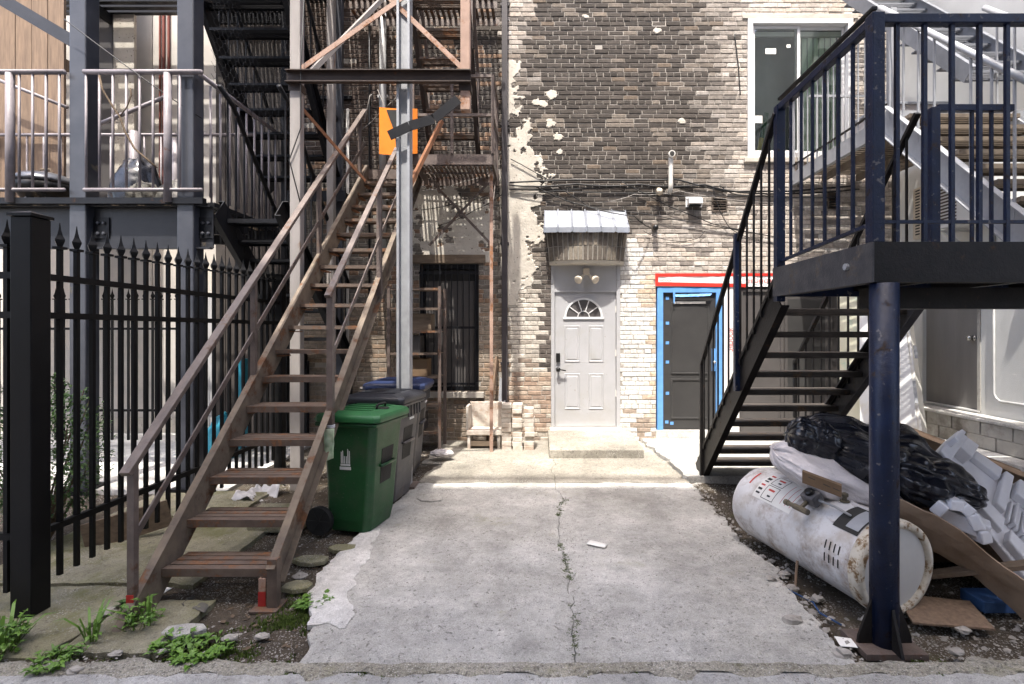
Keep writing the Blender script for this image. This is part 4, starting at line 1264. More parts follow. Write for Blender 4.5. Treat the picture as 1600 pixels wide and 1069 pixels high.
# feet
MB().box(SXB + .001, SXB + .062, 3.185, 3.235, 0.0, .30).build('foot_leg', 'rust_tread', rs, label='rusty upright foot')
MB().box(SXB - .062, SXB - .018, 3.205, 3.213, .0, .172).box(SXB - .062, SXB - .054, 3.2135, 3.25, .0, .172).build('foot_leg', 'brace', rs)
MB().box(SXB - .064, SXB - .016, 3.202, 3.2045, .0, .09).build('red_band', 'red_paint', rs)
MB().box(SXB - .09, SXB + .08, 3.14, 3.29, -.012, -.001).build('foot_plate', 'rust_tread', rs)
MB().box(SXA - .05, SXA + .05, 2.93, 3.05, -.02, -.002).build('foot_plate', 'rust_paint', rs)
# rails on the fence side
RX = SXA - .035
def rz(y): return .93 + slope * (y - 3.04)
rail_run(rs, 'handrail', (RX, 2.99, rz(2.99)), (RX, 7.15, rz(7.15)), .062, .034, 'rust_paint')
rail_run(rs, 'mid_rail', (RX, 3.05, rz(3.05) - .46), (RX, 7.15, rz(7.15) - .46), .012, .045, 'rust_paint')
for y in (3.05, 4.35, 5.65, 6.95):
    zb = .0 if y < 3.2 else sz(y) + .02
    MB().bar((RX - .001, y, zb), (RX - .001, y, rz(y) - .018), .040, .040).build('rail_post', 'rust_paint', rs)
MB().box(RX - .0225, RX + .0205, 3.025, 3.0285, .08, .16).build('red_band', 'red_paint', rs)
# rails on the bin side, starting part-way up
RX2 = SXB + .035
def rz2(y): return 2.05 + slope * (y - 4.08)
rail_run(rs, 'handrail', (RX2, 4.02, rz2(4.02)), (RX2, 6.0, rz2(6.0)), .050, .030, 'rust_paint')
rail_run(rs, 'mid_rail', (RX2, 4.10, rz2(4.10) - .55), (RX2, 6.2, rz2(6.2) - .55), .012, .04, 'rust_paint')
for y in (4.08, 5.34):
    MB().bar((RX2, y, sz(y) - .12), (RX2, y, rz2(y) - .016), .048, .048).build('rail_post', 'rust_paint', rs)
# newer rust-orange length of rail, bent over at the landing
MB().bar(P(629, 312, 6.0), P(690, 190, 6.55), .05, .045).build('handrail', 'rust_orange', rs)
tie = MB()
for k in range(2): tie.tube([(RX2 + .03 * math.cos(t), 4.08 + .03 * math.sin(t), .96 + .012 * k) for t in [i * .7 for i in range(10)]], .007, 6)
cloth = thing('tied_rag', 'pale green rag knotted round the stair post beside the green bin', 'rag', (RX2, 4.05, .7))
tie.build('knot', 'cloth_white', cloth, smooth=True)
sheet((RX2 - .035, 4.02, .955), (RX2 + .05, 4.03, .955), (RX2 + .055, 4.0, .73), (RX2 - .02, 4.0, .70), 8, 12, .035, 14, .004).build('hanging_end', 'cloth_green', cloth, smooth=True)

# ================================================================== steel portal astride the stair
pf = thing('steel_portal', 'tall square steel posts with dark cross beam and pink diagonal braces', 'steel frame', (-1.7, 5.4, 0))
PY = 5.4
def hollow(x0, x1, y0, y1, z0, z1): return MB().box(x0, x1, y0, y1, z0, z1)
hollow(-2.615, -2.505, PY, PY + .10, .0, 8.5).build('post', 'post_grey', pf, bevel=.008)
MB().box(-1.49, -1.466, PY + .005, PY + .135, .0, 8.5).box(-1.376, -1.352, PY + .005, PY + .135, .0, 8.5).box(-1.4655, -1.3765, PY + .06, PY + .074, .0, 8.5).build('post', 'galv', pf, label='pale grey rolled steel post with open sides')
MB().box(-1.55, -1.29, PY - .04, PY + .18, .06, .09).build('base_plate', 'rust_paint', pf)
hollow(-.815, -.715, PY, PY + .10, 4.06, 8.5).build('post', 'brace', pf, bevel=.006)
b_ = MB().box(-2.64, -.70, PY - .012, PY - .003, 4.33, 4.46).box(-2.64, -.70, PY - .06, PY - .0125, 4.449, 4.46).box(-2.64, -.70, PY - .06, PY - .0125, 4.33, 4.341)
b_.build('cross_beam', 'brown_beam', pf)
MB().box(-2.63, -2.49, PY - .0025, PY + .11, 4.26, 4.329).build('gusset', 'brown_beam', pf)
MB().box(-.83, -.70, PY - .0025, PY + .11, 4.26, 4.329).build('gusset', 'brown_beam', pf)
MB().bar((-2.52, PY + .02, 4.49), (-.82, PY + .02, 5.68), .012, .05, up=(0, 0, 1)).build('brace', 'brace', pf)
MB().bar((-.80, PY + .045, 4.52), (-2.5, PY + .045, 6.15), .012, .05, up=(0, 0, 1)).build('brace', 'brace', pf)
MB().bar((-2.56, PY + .11, 4.15), (-2.15, PY + 1.0, 3.6), .01, .04).build('brace', 'rust_orange', pf)
MB().bar((-2.50, PY + .12, 4.46), (-1.9, PY + 1.5, 6.4), .05, .05).build('brace', 'post_grey', pf)

# ================================================================== fire escape landing at the wall
fl_ = thing('fire_escape_landing', 'slatted rusty fire escape landing on thin posts against the brick wall', 'landing', (-1.2, 7.1, 4))
LZ = 4.0
for (a, b) in (((-2.42, 7.2), (-1.62, 7.2)), ((-1.62, 6.58), (-.57, 6.58)), ((-2.42, 7.54), (-.57, 7.54))):
    MB().bar((a[0], a[1], LZ - .07), (b[0], b[1], LZ - .07), .008, .13).build('edge_beam', 'rust_paint', fl_)
for x in (-2.42, -1.62, -.57):
    MB().bar((x, 7.2 if x < -2 else 6.58, LZ - .07), (x, 7.54, LZ - .07), .008, .13).build('edge_beam', 'rust_paint', fl_)
for k in range(17):
    x = -1.605 + k * .0610
    MB().box(x, x + .028, 6.59, 7.53, LZ - .025, LZ).build('grate_bar', 'rust_tread', fl_)
for k in range(13):
    x = -2.40 + k * .0600
    MB().box(x, x + .028, 7.21, 7.53, LZ - .025, LZ).build('grate_bar', 'rust_tread', fl_)
for y in (6.9, 7.25): MB().box(-1.61, -.58, y, y + .012, LZ - .05, LZ - .026).build('cross_bar', 'rust_paint', fl_)
for (x, y, w_) in ((-.62, 6.86, .045), (-1.93, 7.25, .04)):
    MB().box(x - w_ / 2, x + w_ / 2, y, y + .008, .08, LZ - .14).box(x - w_ / 2, x - w_ / 2 + .008, y + .0081, y + .045, .08, LZ - .14).build('angle_post', 'brace' if x > -1 else 'post_blue', fl_)
for (p, q) in (((-1.55, 7.3, 3.9), (-.65, 7.3, 2.95)), ((-.65, 7.32, 3.9), (-1.55, 7.32, 2.95)), ((-.62, 6.9, 3.2), (-.62, 7.5, 3.9))):
    MB().bar(p, q, .01, .035).build('brace', 'rust_paint', fl_)
# landing rail
for x in (-1.6, -1.1, -.58):
    MB().bar((x, 6.58, LZ), (x, 6.58, LZ + 1.0), .035, .035).build('rail_post', 'rust_paint', fl_)
for dz in (.5, 1.0):
    MB().bar((-1.6, 6.58, LZ + dz), (-.56, 6.58, LZ + dz), .03, .035).build('rail', 'rust_paint', fl_)
    MB().bar((-.575, 6.6, LZ + dz), (-.575, 7.5, LZ + dz), .03, .035).build('rail', 'rust_paint', fl_)
for k in range(5):
    MB().box(-.585, -.57, 6.75 + k * .16, 6.765 + k * .16, LZ, LZ + .98).build('baluster', 'rust_paint', fl_)

# next flight, climbing from the landing back towards the alley, seen from below
uf = thing('upper_fire_escape_flight', 'narrow rusty upper fire escape flight seen from below', 'staircase', (-1.15, 7.0, 4))
ua, ub = -1.50, -.87
zy = lambda y: 4.35 + (7.25 - y) * 1.35
for x, sd in ((ua, -1), (ub, 1)):
    channel((x, 7.35, zy(7.35)), (x, 5.62, zy(5.62)), .20, .045, .008, sd).build('stringer', 'brown_beam', uf)
for k in range(9):
    y = 7.20 - k * .185
    slat_tread(uf, ua + .01, ub - .01, y, zy(y) + .02, -.19, 'rust_tread', 5, .014, single=False, lip=.03, th=.012)
for x in (ua - .03, ub + .03):
    MB().bar((x, 7.35, zy(7.35) + .95), (x, 5.62, zy(5.62) + .95), .04, .03).build('handrail', 'rust_paint', uf)
    for y in (7.2, 6.5, 5.8): MB().bar((x, y, zy(y) - .05), (x, y, zy(y) + .94), .03, .03).build('rail_post', 'rust_paint', uf)
# loose strap bent across the landing corner
sp = thing('bent_steel_strap', 'dark flat steel strap bent over the head of the rusty rail', 'strap', tuple(P(660, 200, 5.35)))
pts = [P(608, 212, 5.36), P(640, 197, 5.36), P(678, 186, 5.36), P(716, 155, 5.36)]
for a, b in zip(pts[:-1], pts[1:]): MB().bar(a, b, .012, .10, up=(0, 0, 1)).build('strap_length', 'dark_steel', sp)

# orange folded board at the stair head
ob = thing('orange_board', 'bright orange folded plastic board at the head of the rusty stair', 'board', tuple(P(618, 243, 6.5)))
q0, q1, q2, q3 = P(593, 168, 6.5), P(621, 170, 6.38), P(621, 243, 6.38), P(593, 241, 6.5)
sheet(q3, q2, q1, q0, 4, 6, .0, thick=.012).build('panel', 'orange', ob)
sheet(P(622, 243, 6.38), P(652, 240, 6.55), P(652, 170, 6.55), P(622, 170, 6.38), 4, 6, .0, thick=.012).build('panel', 'orange', ob)
sheet(P(604, 172, 6.44), P(620, 172, 6.372), P(620, 240, 6.372), P(617, 206, 6.384), 3, 3, .0, thick=.008).build('shadow_stripe', 'print_black', ob)  # shadow across the orange panel, laid on as a dark strip

# free posts, pipes and conduits near the wall
def wall_pipe(name, label, cat, x, y, z0, z1, r, mat, sq=False, brackets=0):
    t = thing(name, label, cat, (x, y, z0))
    if sq: MB().box(x - r, x + r, y - r, y + r, z0, z1).build('shaft', mat, t, bevel=.004)
    else: MB().tube([(x, y, z0), (x, y, z1)], r, 10).build('shaft', mat, t, smooth=True)
    for k in range(brackets):
        zz = z0 + (k + .5) * (z1 - z0) / brackets
        MB().box(x - r * 1.5, x + r * 1.5, y - r * .2, y + r * 1.6, zz, zz + .04).build('bracket', mat, t)
    return t
wall_pipe('downspout', 'dark brown downspout running down the brick wall', 'downspout', pxX(789), WY - .06, .35, 7.4, .042, 'downspout', sq=True, brackets=4)
wall_pipe('steel_post', 'slim grey post behind the stair rail', 'post', -2.74, 6.8, .1, 8.0, .045, 'post_grey', sq=True)
wall_pipe('steel_post', 'pale blue grey steel column behind the fire escape', 'post', -1.86, 7.2, .1, 8.0, .055, 'galv', sq=True)
wall_pipe('vent_stack', 'pale round vent stack on the sooty wall beside the fire escape', 'pipe', pxX(601), WY - .09, 2.9, 7.4, .05, 'conduit', brackets=3)
wall_pipe('conduit_pipe', 'thin light conduit on the wall behind the rusty stair', 'pipe', pxX(545), WY - .05, 1.2, 5.0, .022, 'pvc')
wall_pipe('conduit_pipe', 'thin dark conduit on the sooty wall behind the portal', 'pipe', pxX(579), WY - .05, 2.0, 7.4, .016, 'dark_steel')

# ================================================================== steel balcony
bc = thing('steel_balcony', 'dark steel balcony with mauve railing on two thick square columns', 'balcony', (-4.2, 5.3, 0))
BZ = 3.10
for x in (-4.85, -3.735):
    MB().box(x, x + .172, 5.30, 5.472, -.02, 8.5).build('column', 'col_steel', bc, bevel=.010)
    MB().box(x - .05, x + .22, 5.25, 5.52, .0, .03 + ground_z(x, 5.3)).build('base_plate', 'dark_steel', bc)
gb = MB().box(-9.0, -3.42, 5.40, 5.412, 2.60, 3.02).box(-9.0, -3.42, 5.34, 5.40 - .001, 2.585, 2.60).box(-9.0, -3.42, 5.34, 5.40 - .001, 3.02, 3.035)
gb.build('girder', 'girder_steel', bc)
MB().box(-9.0, -3.45, 5.27, 5.335, 3.037, BZ).build('deck_edge', 'dark_steel', bc)
for x in (-4.62, -3.52):
    pl_ = MB().box(x - .05, x + .11, 5.385, 5.399, 2.70, 2.92).build('bolt_plate', 'dark_steel', bc)
    for (u, v_) in ((.0, 2.75), (.0, 2.86), (.06, 2.75), (.06, 2.86)):
        MB().revolve([(.018, 0), (.018, .014), (.01, .018)], (x + u, 5.385, v_), 6, axis=(0, -1, 0)).build('bolt', 'col_steel', pl_)
for k in range(60):
    x = -8.95 + k * .0925
    MB().box(x, x + .072, 5.42, 6.75, 3.04, 3.085).build('deck_board', 'dark_steel' if k % 3 else 'wood_old', bc)
for y in (6.0, 6.68): MB().box(-9.0, -3.42, y, y + .06, 2.86, 3.035).build('joist', 'dark_steel', bc)
RY = 5.26
for (xa, xb) in ((-9.0, -4.86), (-4.66, -3.45)):
    MB().tube([(xa, RY, 4.385), (xb, RY, 4.385)], .026, 10).build('top_rail', 'mauve_rail', bc, smooth=True)
    MB().tube([(xa, RY, BZ + .075), (xb, RY, BZ + .075)], .020, 8).build('bottom_rail', 'mauve_rail', bc, smooth=True)
for x in (-7.6, -6.5, -5.42, -3.80):
    MB().tube([(x, RY, BZ - .05), (x, RY, 4.37)], .038, 10).build('rail_post', 'mauve_rail', bc, smooth=True)
bm_ = MB().tube([(0, 0, 0), (0, 0, 1.19)], .0125, 6).mesh('baluster', 'mauve_rail', True)
x = -8.9
while x < -3.55:
    if not (-4.87 < x < -4.64) and all(abs(x - q) > .06 for q in (-7.6, -6.5, -5.42, -3.80)):
        inst(bm_, 'baluster', bc, (x, RY, BZ + .075))
    x += .1375
# railing at the back and the return, with its slanting rail
for y in (6.72,):
    MB().tube([(-9, y, 4.3), (-3.7, y, 4.3)], .022, 8).build('top_rail', 'mauve_rail', bc, smooth=True)
for k in range(24): inst(bm_, 'baluster', bc, (-8.9 + k * .22, 6.72, BZ + .02))
MB().tube([(-3.50, RY + .05, 4.385), (-3.50, 7.0, 4.385)], .024, 8).build('top_rail', 'mauve_rail', bc, smooth=True)
for k in range(9): inst(bm_, 'baluster', bc, (-3.50, RY + .22 + k * .17, BZ + .05))
MB().tube([P(-20, 118, 6.6), P(105, 168, 6.6)], .022, 8).build('slanting_rail', 'mauve_rail', bc, smooth=True)
MB().tube([P(150, 196, 6.3), P(262, 150, 6.3)], .024, 8).build('slanting_rail', 'mauve_rail', bc, smooth=True)
for (x, y, z1) in ((-4.66, 6.6, 4.2), (-4.40, 6.6, 4.15), (-5.2, 6.6, 4.3)):
    MB().tube([(x, y, BZ), (x, y, z1)], .05, 10).build('rail_post', 'mauve_rail', bc, smooth=True)

# decks added above, mostly out of frame, to stripe wall and stairs with shade
ul = thing('shade_landing', 'slatted landing added above the fire escape to shade the wall', 'landing', (-1.6, 6.4, 6.3))
for k in range(26):
    x = -2.66 + k * .080
    MB().box(x, x + .042, 6.62, 7.54, 6.30, 6.325).build('grate_bar', 'rust_tread', ul)
for y in (6.6, 7.1, 7.5): MB().box(-2.68, -.56, y, y + .012, 6.2, 6.299).build('cross_bar', 'rust_paint', ul)
ub = thing('shade_deck', 'slatted deck added above the dark steel flights for its shade', 'balcony', (-3.8, 6.6, 6.6))
for k in range(34):
    x = -4.95 + k * .066
    MB().box(x, x + .046, 5.6, 7.9, 6.6, 6.64).build('deck_board', 'dark_steel', ub)
for k in range(8): MB().box(-9.5, -4.97, 6.92 + k * .13, 7.0 + k * .13, 6.6, 6.64).build('deck_board', 'dark_steel', ub)
for x in (-9.4, -8.0, -6.6, -5.1): MB().box(x, x + .05, 6.9, 7.95, 6.45, 6.599).build('joist', 'dark_steel', ub)
for y in (5.6, 6.7, 7.85): MB().box(-4.97, -2.72, y, y + .05, 6.45, 6.599).build('joist', 'dark_steel', ub)

# dark flights beside the balcony
ds = thing('dark_lower_flight', 'dark steel flight descending behind the spiked fence', 'staircase', (-3.1, 6.5, 0))
zl = lambda y: 3.0 - (y - 5.55) * .88
for x, sd in ((-3.42, -1), (-2.78, 1)):
    channel((x, 5.5, zl(5.5)), (x, 7.55, zl(7.55)), .26, .06, .010, sd).build('stringer', 'dark_steel', ds)
    MB().tube([(x, 5.5, 4.36), (x, 5.75, 4.25), (x, 7.55, zl(7.55) + 1.15)], .026, 8).build('handrail', 'dark_steel', ds, smooth=True)
    for k in range(12):
        y = 5.65 + k * .16
        zt = 4.25 + (zl(7.55) + 1.15 - 4.25) * (y - 5.75) / 1.8
        MB().box(x - .008, x + .008, y - .008, y + .008, zl(y), min(zt, 4.3)).build('baluster', 'dark_steel', ds)
for k in range(9):
    y = 5.62 + k * .215
    slat_tread(ds, -3.41, -2.79, y, zl(y) + .02, .22, 'dark_steel', 5, .016, single=False)
for (x, y) in ((-2.78, 7.5), (-3.42, 7.5)):
    MB().box(x - .04, x + .04, y, y + .08, .0, zl(7.5)).build('post', 'dark_steel', ds)

du = thing('dark_upper_flight', 'dark steel upper flight with lit slats seen from below beside the balcony', 'staircase', (-3.1, 6.5, 3.5))
zu = lambda y: 3.75 + (7.45 - y) * 1.22
for x, sd in ((-3.86, -1), (-2.92, 1)):
    channel((x, 7.45, zu(7.45)), (x, 5.5, zu(5.5)), .24, .06, .010, sd).build('stringer', 'dark_steel', du)
    MB().tube([(x, 7.45, zu(7.45) + 1.0), (x, 5.5, zu(5.5) + 1.0)], .024, 8).build('handrail', 'dark_steel', du, smooth=True)
    for k in range(10):
        y = 7.35 - k * .19
        MB().box(x - .008, x + .008, y - .008, y + .008, zu(y), zu(y) + .98).build('baluster', 'dark_steel', du)
for k in range(10):
    y = 7.35 - k * .19
    slat_tread(du, -3.85, -2.93, y, zu(y) + .02, -.21, 'dark_steel', 6, .013, single=False, lip=.03, th=.012)
lp = MB()
for k in range(26):
    xx = -3.56 + k * .033
    MB().box(xx, xx + .019, 7.22, 8.1, 3.66, 3.69).build('grate_bar', 'dark_steel', du)
MB().box(-3.58, -2.70, 7.20, 7.22, 3.55, 3.70).build('edge_beam', 'dark_steel', du)
MB().box(-3.62, -3.54, 7.22, 7.30, .05, 8.0).build('post', 'dark_steel', du)
MB().box(-2.92, -2.84, 7.42, 7.50, .05, 8.0).build('post', 'col_steel', du)
# wire netting hung between the column and the dark flight
wn = MB()
c00, c10, c11, c01 = Vector((-3.54, 5.6, 4.45)), Vector((-3.2, 7.1, 4.05)), Vector((-3.2, 7.0, 5.9)), Vector((-3.54, 5.6, 5.9))
def wp(u, v_):
    p = (c00 * (1 - u) + c10 * u) * (1 - v_) + (c01 * (1 - u) + c11 * u) * v_
    return p + Vector((.02 * fbm(u * 5, v_ * 5, 3.), 0, 0))
nu, nv = 20, 22
for j in range(nv):
    for i in range(nu):
        o_ = .5 if j % 2 else 0
        a = wp((i + o_) / nu, j / nv); b = wp((i + o_) / nu, (j + .55) / nv)
        wn.tube([a, b], .0022, 3, caps=False)
        wn.tube([b, wp((i + o_ + .5) / nu, (j + 1) / nv)], .0022, 3, caps=False)
        wn.tube([b, wp((i + o_ - .5) / nu, (j + 1) / nv)], .0022, 3, caps=False)
nt_ = thing('wire_netting', 'hexagonal wire netting strung beside the dark upper flight', 'netting', (-3.55, 6.4, 4.2))
wn.build('netting', 'wire', nt_)
yb_ = thing('yellow_drum', 'round yellow drum on the dark upper flight', 'drum', (-3.0, 7.8, 3.69))
MB().revolve([(.16, 0), (.17, .02), (.17, .34), (.155, .36)], (-3.0, 7.8, 5.2), 20).build('drum_body', 'yellow', yb_, smooth=False)
MB().box(-3.25, -2.75, 7.55, 8.05, 5.15, 5.198).build('drum_shelf', 'dark_steel', yb_)

# ================================================================== spiked fence
fe = thing('spiked_fence', 'black steel picket fence with spear tips and a heavy end post', 'fence', (-3.07, 4.5, 0))
FX = -3.07
pp = MB().box(-3.135, -3.008, 3.04, 3.167, -.03, 2.405).build('post', 'fence_black', fe, bevel=.006)
MB().add([(-3.145, 3.03, 2.407), (-2.998, 3.03, 2.407), (-2.998, 3.177, 2.407), (-3.145, 3.177, 2.407), (-3.145, 3.03, 2.425), (-2.998, 3.03, 2.425), (-2.998, 3.177, 2.425), (-3.145, 3.177, 2.425), (-3.07, 3.10, 2.45)],
         [(3, 2, 1, 0), (0, 1, 5, 4), (1, 2, 6, 5), (2, 3, 7, 6), (3, 0, 4, 7), (4, 5, 8), (5, 6, 8), (6, 7, 8), (7, 4, 8)]).build('post_cap', 'fence_black', pp)
MB().box(-3.12, -3.02, 6.05, 6.15, .0, 2.40).build('post', 'fence_black', fe, bevel=.006)
for (z_, h_) in ((2.06, .04), (1.82, .04), (.48, .04)):
    MB().box(FX - .018, FX + .018, 3.169, 6.049, z_ - h_ / 2, z_ + h_ / 2).build('rail', 'fence_black', fe)
pk_ = MB().box(-.0125, .0125, -.0125, .0125, 0, 2.09).mesh('picket', 'fence_black')
tipm = MB().box(-.026, .026, -.026, .026, 0, .016)
tipm.revolve([(.016, .016), (.020, .022), (.033, .05), (.034, .062), (.020, .088), (.009, .125), (.002, .17)], (0, 0, 0), 4)
tip = tipm.mesh('spear_tip', 'fence_black')
for k in range(24):
    y = 3.29 + k * .1205
    if y > 6.0: break
    o = inst(pk_, 'picket', fe, (FX, y, .14 + ground_z(FX, y)))
    inst(tip, 'spear_tip', o, (FX, y, 2.23 + ground_z(FX, y)))
fe2 = thing('spiked_fence', 'short black fence length on the far side of the heavy end post', 'fence', (-3.4, 3.1, 0))
for (z_, h_) in ((2.06, .04), (1.82, .04), (.48, .04)):
    MB().box(-6.0, -3.136, 3.085, 3.121, z_ - h_ / 2, z_ + h_ / 2).build('rail', 'fence_black', fe2)
for k in range(22):
    x = -3.215 - k * .1205
    o = inst(pk_, 'picket', fe2, (x, 3.103, .14)); inst(tip, 'spear_tip', o, (x, 3.103, 2.23))
fe3 = thing('spiked_fence', 'distant black spiked fence in front of the white house', 'fence', (-7, 7.55, 0))
for (z_, h_) in ((1.76, .035), (.55, .035)):
    MB().box(-9.5, -5.3, 7.58, 7.61, z_ - h_ / 2, z_ + h_ / 2).build('rail', 'fence_black', fe3)
for k in range(35):
    x = -5.35 - k * .12
    o = inst(pk_, 'picket', fe3, (x, 7.595, .10)); inst(tip, 'spear_tip', o, (x, 7.595, 2.19 - .0))

# ================================================================== navy stair and landing
nv_ = thing('navy_staircase', 'navy and black steel stair with a landing on a round post', 'staircase', (2.4, 4.4, 0))
NX0, NX1 = 1.84, 2.98
DZ = 2.21
NY0, NY1 = 2.80, 3.98
# landing
MB().box(NX0 + .0, 5.2, NY0 - .004, NY0 + .012, 1.99, DZ).box(NX0, 5.2, NY0 + .0121, NY0 + .075, 1.99, 2.003).build('fascia', 'black_paint', nv_)
MB().box(NX0 - .012, NX0 - .001, NY0 - .004, NY1, 1.99, DZ).box(NX0, NX0 + .06, NY0 + .08, NY1, 1.99, 2.0).build('fascia', 'navy_worn', nv_)
MB().box(NX0, 5.2, NY1 - .01, NY1 + .001, 1.99, DZ - .004).build('fascia', 'navy', nv_)
MB().box(NX0 + .002, 5.2, NY0 + .014, NY1 - .012, DZ - .03, DZ - .005).build('deck', 'tread_dark', nv_)
for x in (2.45, 3.05, 3.65, 4.25, 4.85): MB().box(x, x + .05, NY0 + .08, NY1 - .012, 2.03, DZ - .032).build('joist', 'black_paint', nv_)
MB().box(NX0 + .2, 5.2, NY0 + .35, NY0 + .45, 1.86, 1.99).build('cross_beam', 'black_paint', nv_)
MB().tube([(NX0 - .012, NY0 + .22, 2.1), (NX0 - .03, NY0 + .22, 2.1)], .02, 8).build('bolt', 'galv', nv_)
# round post
PXc, PYc = 1.915, 2.83
MB().revolve([(.071, 0), (.071, 1.985)], (PXc, PYc, .0), 28).build('post', 'navy', nv_, smooth=False)
for p in nv_.children[-1].data.polygons:
    p.use_smooth = len(p.vertices) == 4
MB().box(PXc - .165, PXc + .165, PYc - .11, PYc + .13, -.03, .002).build('base_plate', 'rust_paint', nv_)
MB().prism([(PXc - .072, .0), (PXc - .15, .0), (PXc - .145, .04), (PXc - .0725, .24)], PYc - .008, PYc + .008).build('gusset', 'black_paint', nv_)
MB().prism([(PXc + .072, .0), (PXc + .15, .0), (PXc + .145, .04), (PXc + .0725, .24)], PYc - .008, PYc + .008).build('gusset', 'black_paint', nv_)
MB().prism([(PYc - .072, .0), (PYc - .15, .0), (PYc - .0725, .22)], PXc - .008, PXc + .008, ax='x').build('gusset', 'black_paint', nv_)
# stair
nz_ = lambda y: 2.0 - (y - NY1) * .985             # nosing line
for x, sd in ((NX0 + .02, -1), (NX1 - .02, 1)):
    y1 = 5.93
    channel((x, NY1 + .005, nz_(NY1) + .0), (x, y1, nz_(y1) + .0), .24, .06, .010, -sd).build('stringer', 'black_paint' if sd < 0 else 'navy_worn', nv_)
for k in range(10):
    y = 4.10 + k * .186
    z_ = nz_(y) + .02
    tr = MB().box(NX0 + .03, NX1 - .03, y - .012, y + .215, z_ - .035, z_).box(NX0 + .03, NX1 - .03, y - .012, y + .01, z_ - .05, z_ - .0355).box(NX0 + .03, NX1 - .03, y + .195, y + .215, z_ - .05, z_ - .0355)
    tr.build('tread', 'tread_dark', nv_, bevel=.003, seg=1)
    MB().box(NX0 + .027, NX0 + .03 + .04, y + .02, y + .17, z_ - .075, z_ - .0515).build('bracket', 'black_paint', nv_)
# landing posts and rails
TZ = 3.44
def sqpost(x, y, z0, z1, r=.03, mat='navy'): MB().box(x - r, x + r, y - r, y + r, z0, z1).build('rail_post', mat, nv_, bevel=.004)
sqpost(1.865, 2.83, DZ, TZ + .03, .034); sqpost(1.865, 3.95, 1.95, TZ + .02, .032); sqpost(3.05, 3.95, DZ, TZ + .0, .034)
sqpost(1.84, 5.75, .09, 1.36, .018, 'black_paint'); sqpost(2.94, 5.85, .09, 1.36, .018, 'black_paint'); sqpost(1.84, 4.72, nz_(4.72) - .1, 2.62, .028)
MB().bar((1.865, 2.83, TZ), (1.865, 3.95, TZ), .05, .05).build('top_rail', 'navy', nv_, bevel=.004)
MB().bar((1.865, 2.83, TZ + .07), (1.865, 3.95, TZ + .07), .03, .02).build('top_rail', 'black_paint', nv_, bevel=.003)
MB().bar((1.90, 2.83, TZ), (5.2, 2.83, TZ), .05, .05).build('top_rail', 'navy', nv_, bevel=.004)
MB().bar((1.865, 2.86, DZ + .11), (1.865, 3.92, DZ + .05), .02, .02).build('bottom_rail', 'navy', nv_)
MB().bar((1.90, 2.83, DZ + .115), (5.2, 2.83, DZ + .115), .018, .018).build('bottom_rail', 'navy', nv_)
balusters(nv_, (1.865, 2.88, DZ + .1), (1.865, 3.92, DZ + .05), (1.865, 2.88, TZ - .02), (1.865, 3.92, TZ - .02), 6, .0085, 'navy')
k = 0
x = 1.985
while x < 5.1:
    MB().box(x - .0105, x + .0105, 2.8195, 2.8405, DZ + .005, TZ - .02).build('baluster', 'navy', nv_); x += .152
MB().bar((3.08, 3.95, TZ), (3.66, 3.95, TZ), .05, .05).build('top_rail', 'navy', nv_, bevel=.004)
for x in (3.2, 3.35, 3.5): MB().box(x - .01, x + .01, 3.94, 3.96, DZ, TZ - .02).build('baluster', 'navy', nv_)
# stair rails
hz = lambda y: 3.42 - (y - 3.95) * (2.06 / 1.80)
for x, y1 in ((1.845, 5.75), (2.94, 5.85)):
    hy = lambda y, y1=y1: 3.42 - (y - 3.95) * (2.06 / (y1 - 3.95))
    MB().bar((x, 3.96, hy(3.96)), (x, y1 + .01, hy(y1 + .01)), .045, .034).build('handrail', 'black_paint', nv_, bevel=.004)
    n_ = 12
    for k in range(n_):
        y = 4.08 + k * (y1 - 4.16) / (n_ - 1)
        if x < 2 and abs(y - 4.72) < .04: continue
        MB().box(x - .0075, x + .0075, y - .0075, y + .0075, nz_(y) + .08, hy(y) - .012).build('baluster', 'black_paint', nv_)
    MB().bar((x, 4.0, nz_(4.0) + .14), (x, y1, nz_(y1) + .14), .012, .03).build('bottom_rail', 'black_paint', nv_)

# ================================================================== grey upper stair
us = thing('grey_steel_stair', 'galvanised grey stair with slatted platform outside the upstairs window', 'staircase', (4.2, 5.5, 2.2))
GX0, GX1, GZ = 3.76, 5.24, 4.04
MB().box(GX0, GX0 + .012, 5.42, WY - .03, GZ - .16, GZ + .02).box(GX0 + .0121, GX0 + .06, 5.42, WY - .03, GZ - .16, GZ - .148).build('edge_beam', 'galv', us)
MB().box(GX0 + .014, GX1, 5.42, 5.43, GZ - .16, GZ + .02).build('edge_beam', 'galv', us)
for k in range(30):
    y = 5.45 + k * .0705
    MB().box(GX0 + .02, GX1, y, y + .050, GZ - .012, GZ + .012).build('platform_slat', 'galv_slat', us)
for x in (4.2, 4.7): MB().box(x, x + .05, 5.44, WY - .03, GZ - .1, GZ - .0125).build('joist', 'galv_slat', us)
MB().bar((GX0, 5.45, GZ + 1.1), (GX0, WY - .03, GZ + 1.1), .035, .025).build('rail', 'black_paint', us)
MB().bar((GX0, 5.45, GZ + .12), (GX0, WY - .03, GZ + .12), .02, .02).build('rail', 'black_paint', us)
for k in range(17): MB().box(GX0 - .006, GX0 + .006, 5.5 + k * .125, 5.512 + k * .125, GZ + .0, GZ + 1.09).build('baluster', 'galv', us)
MB().box(GX0 - .03, GX0 + .03, 5.40, 5.46, GZ - .1, GZ + 1.1).build('rail_post', 'galv', us)
MB().box(GX0 - .02, GX0 + .02, WY - .07, WY - .03, GZ - .1, GZ + 1.1).build('rail_post', 'galv', us)
gz = lambda y: 4.0 - (5.42 - y) * .965
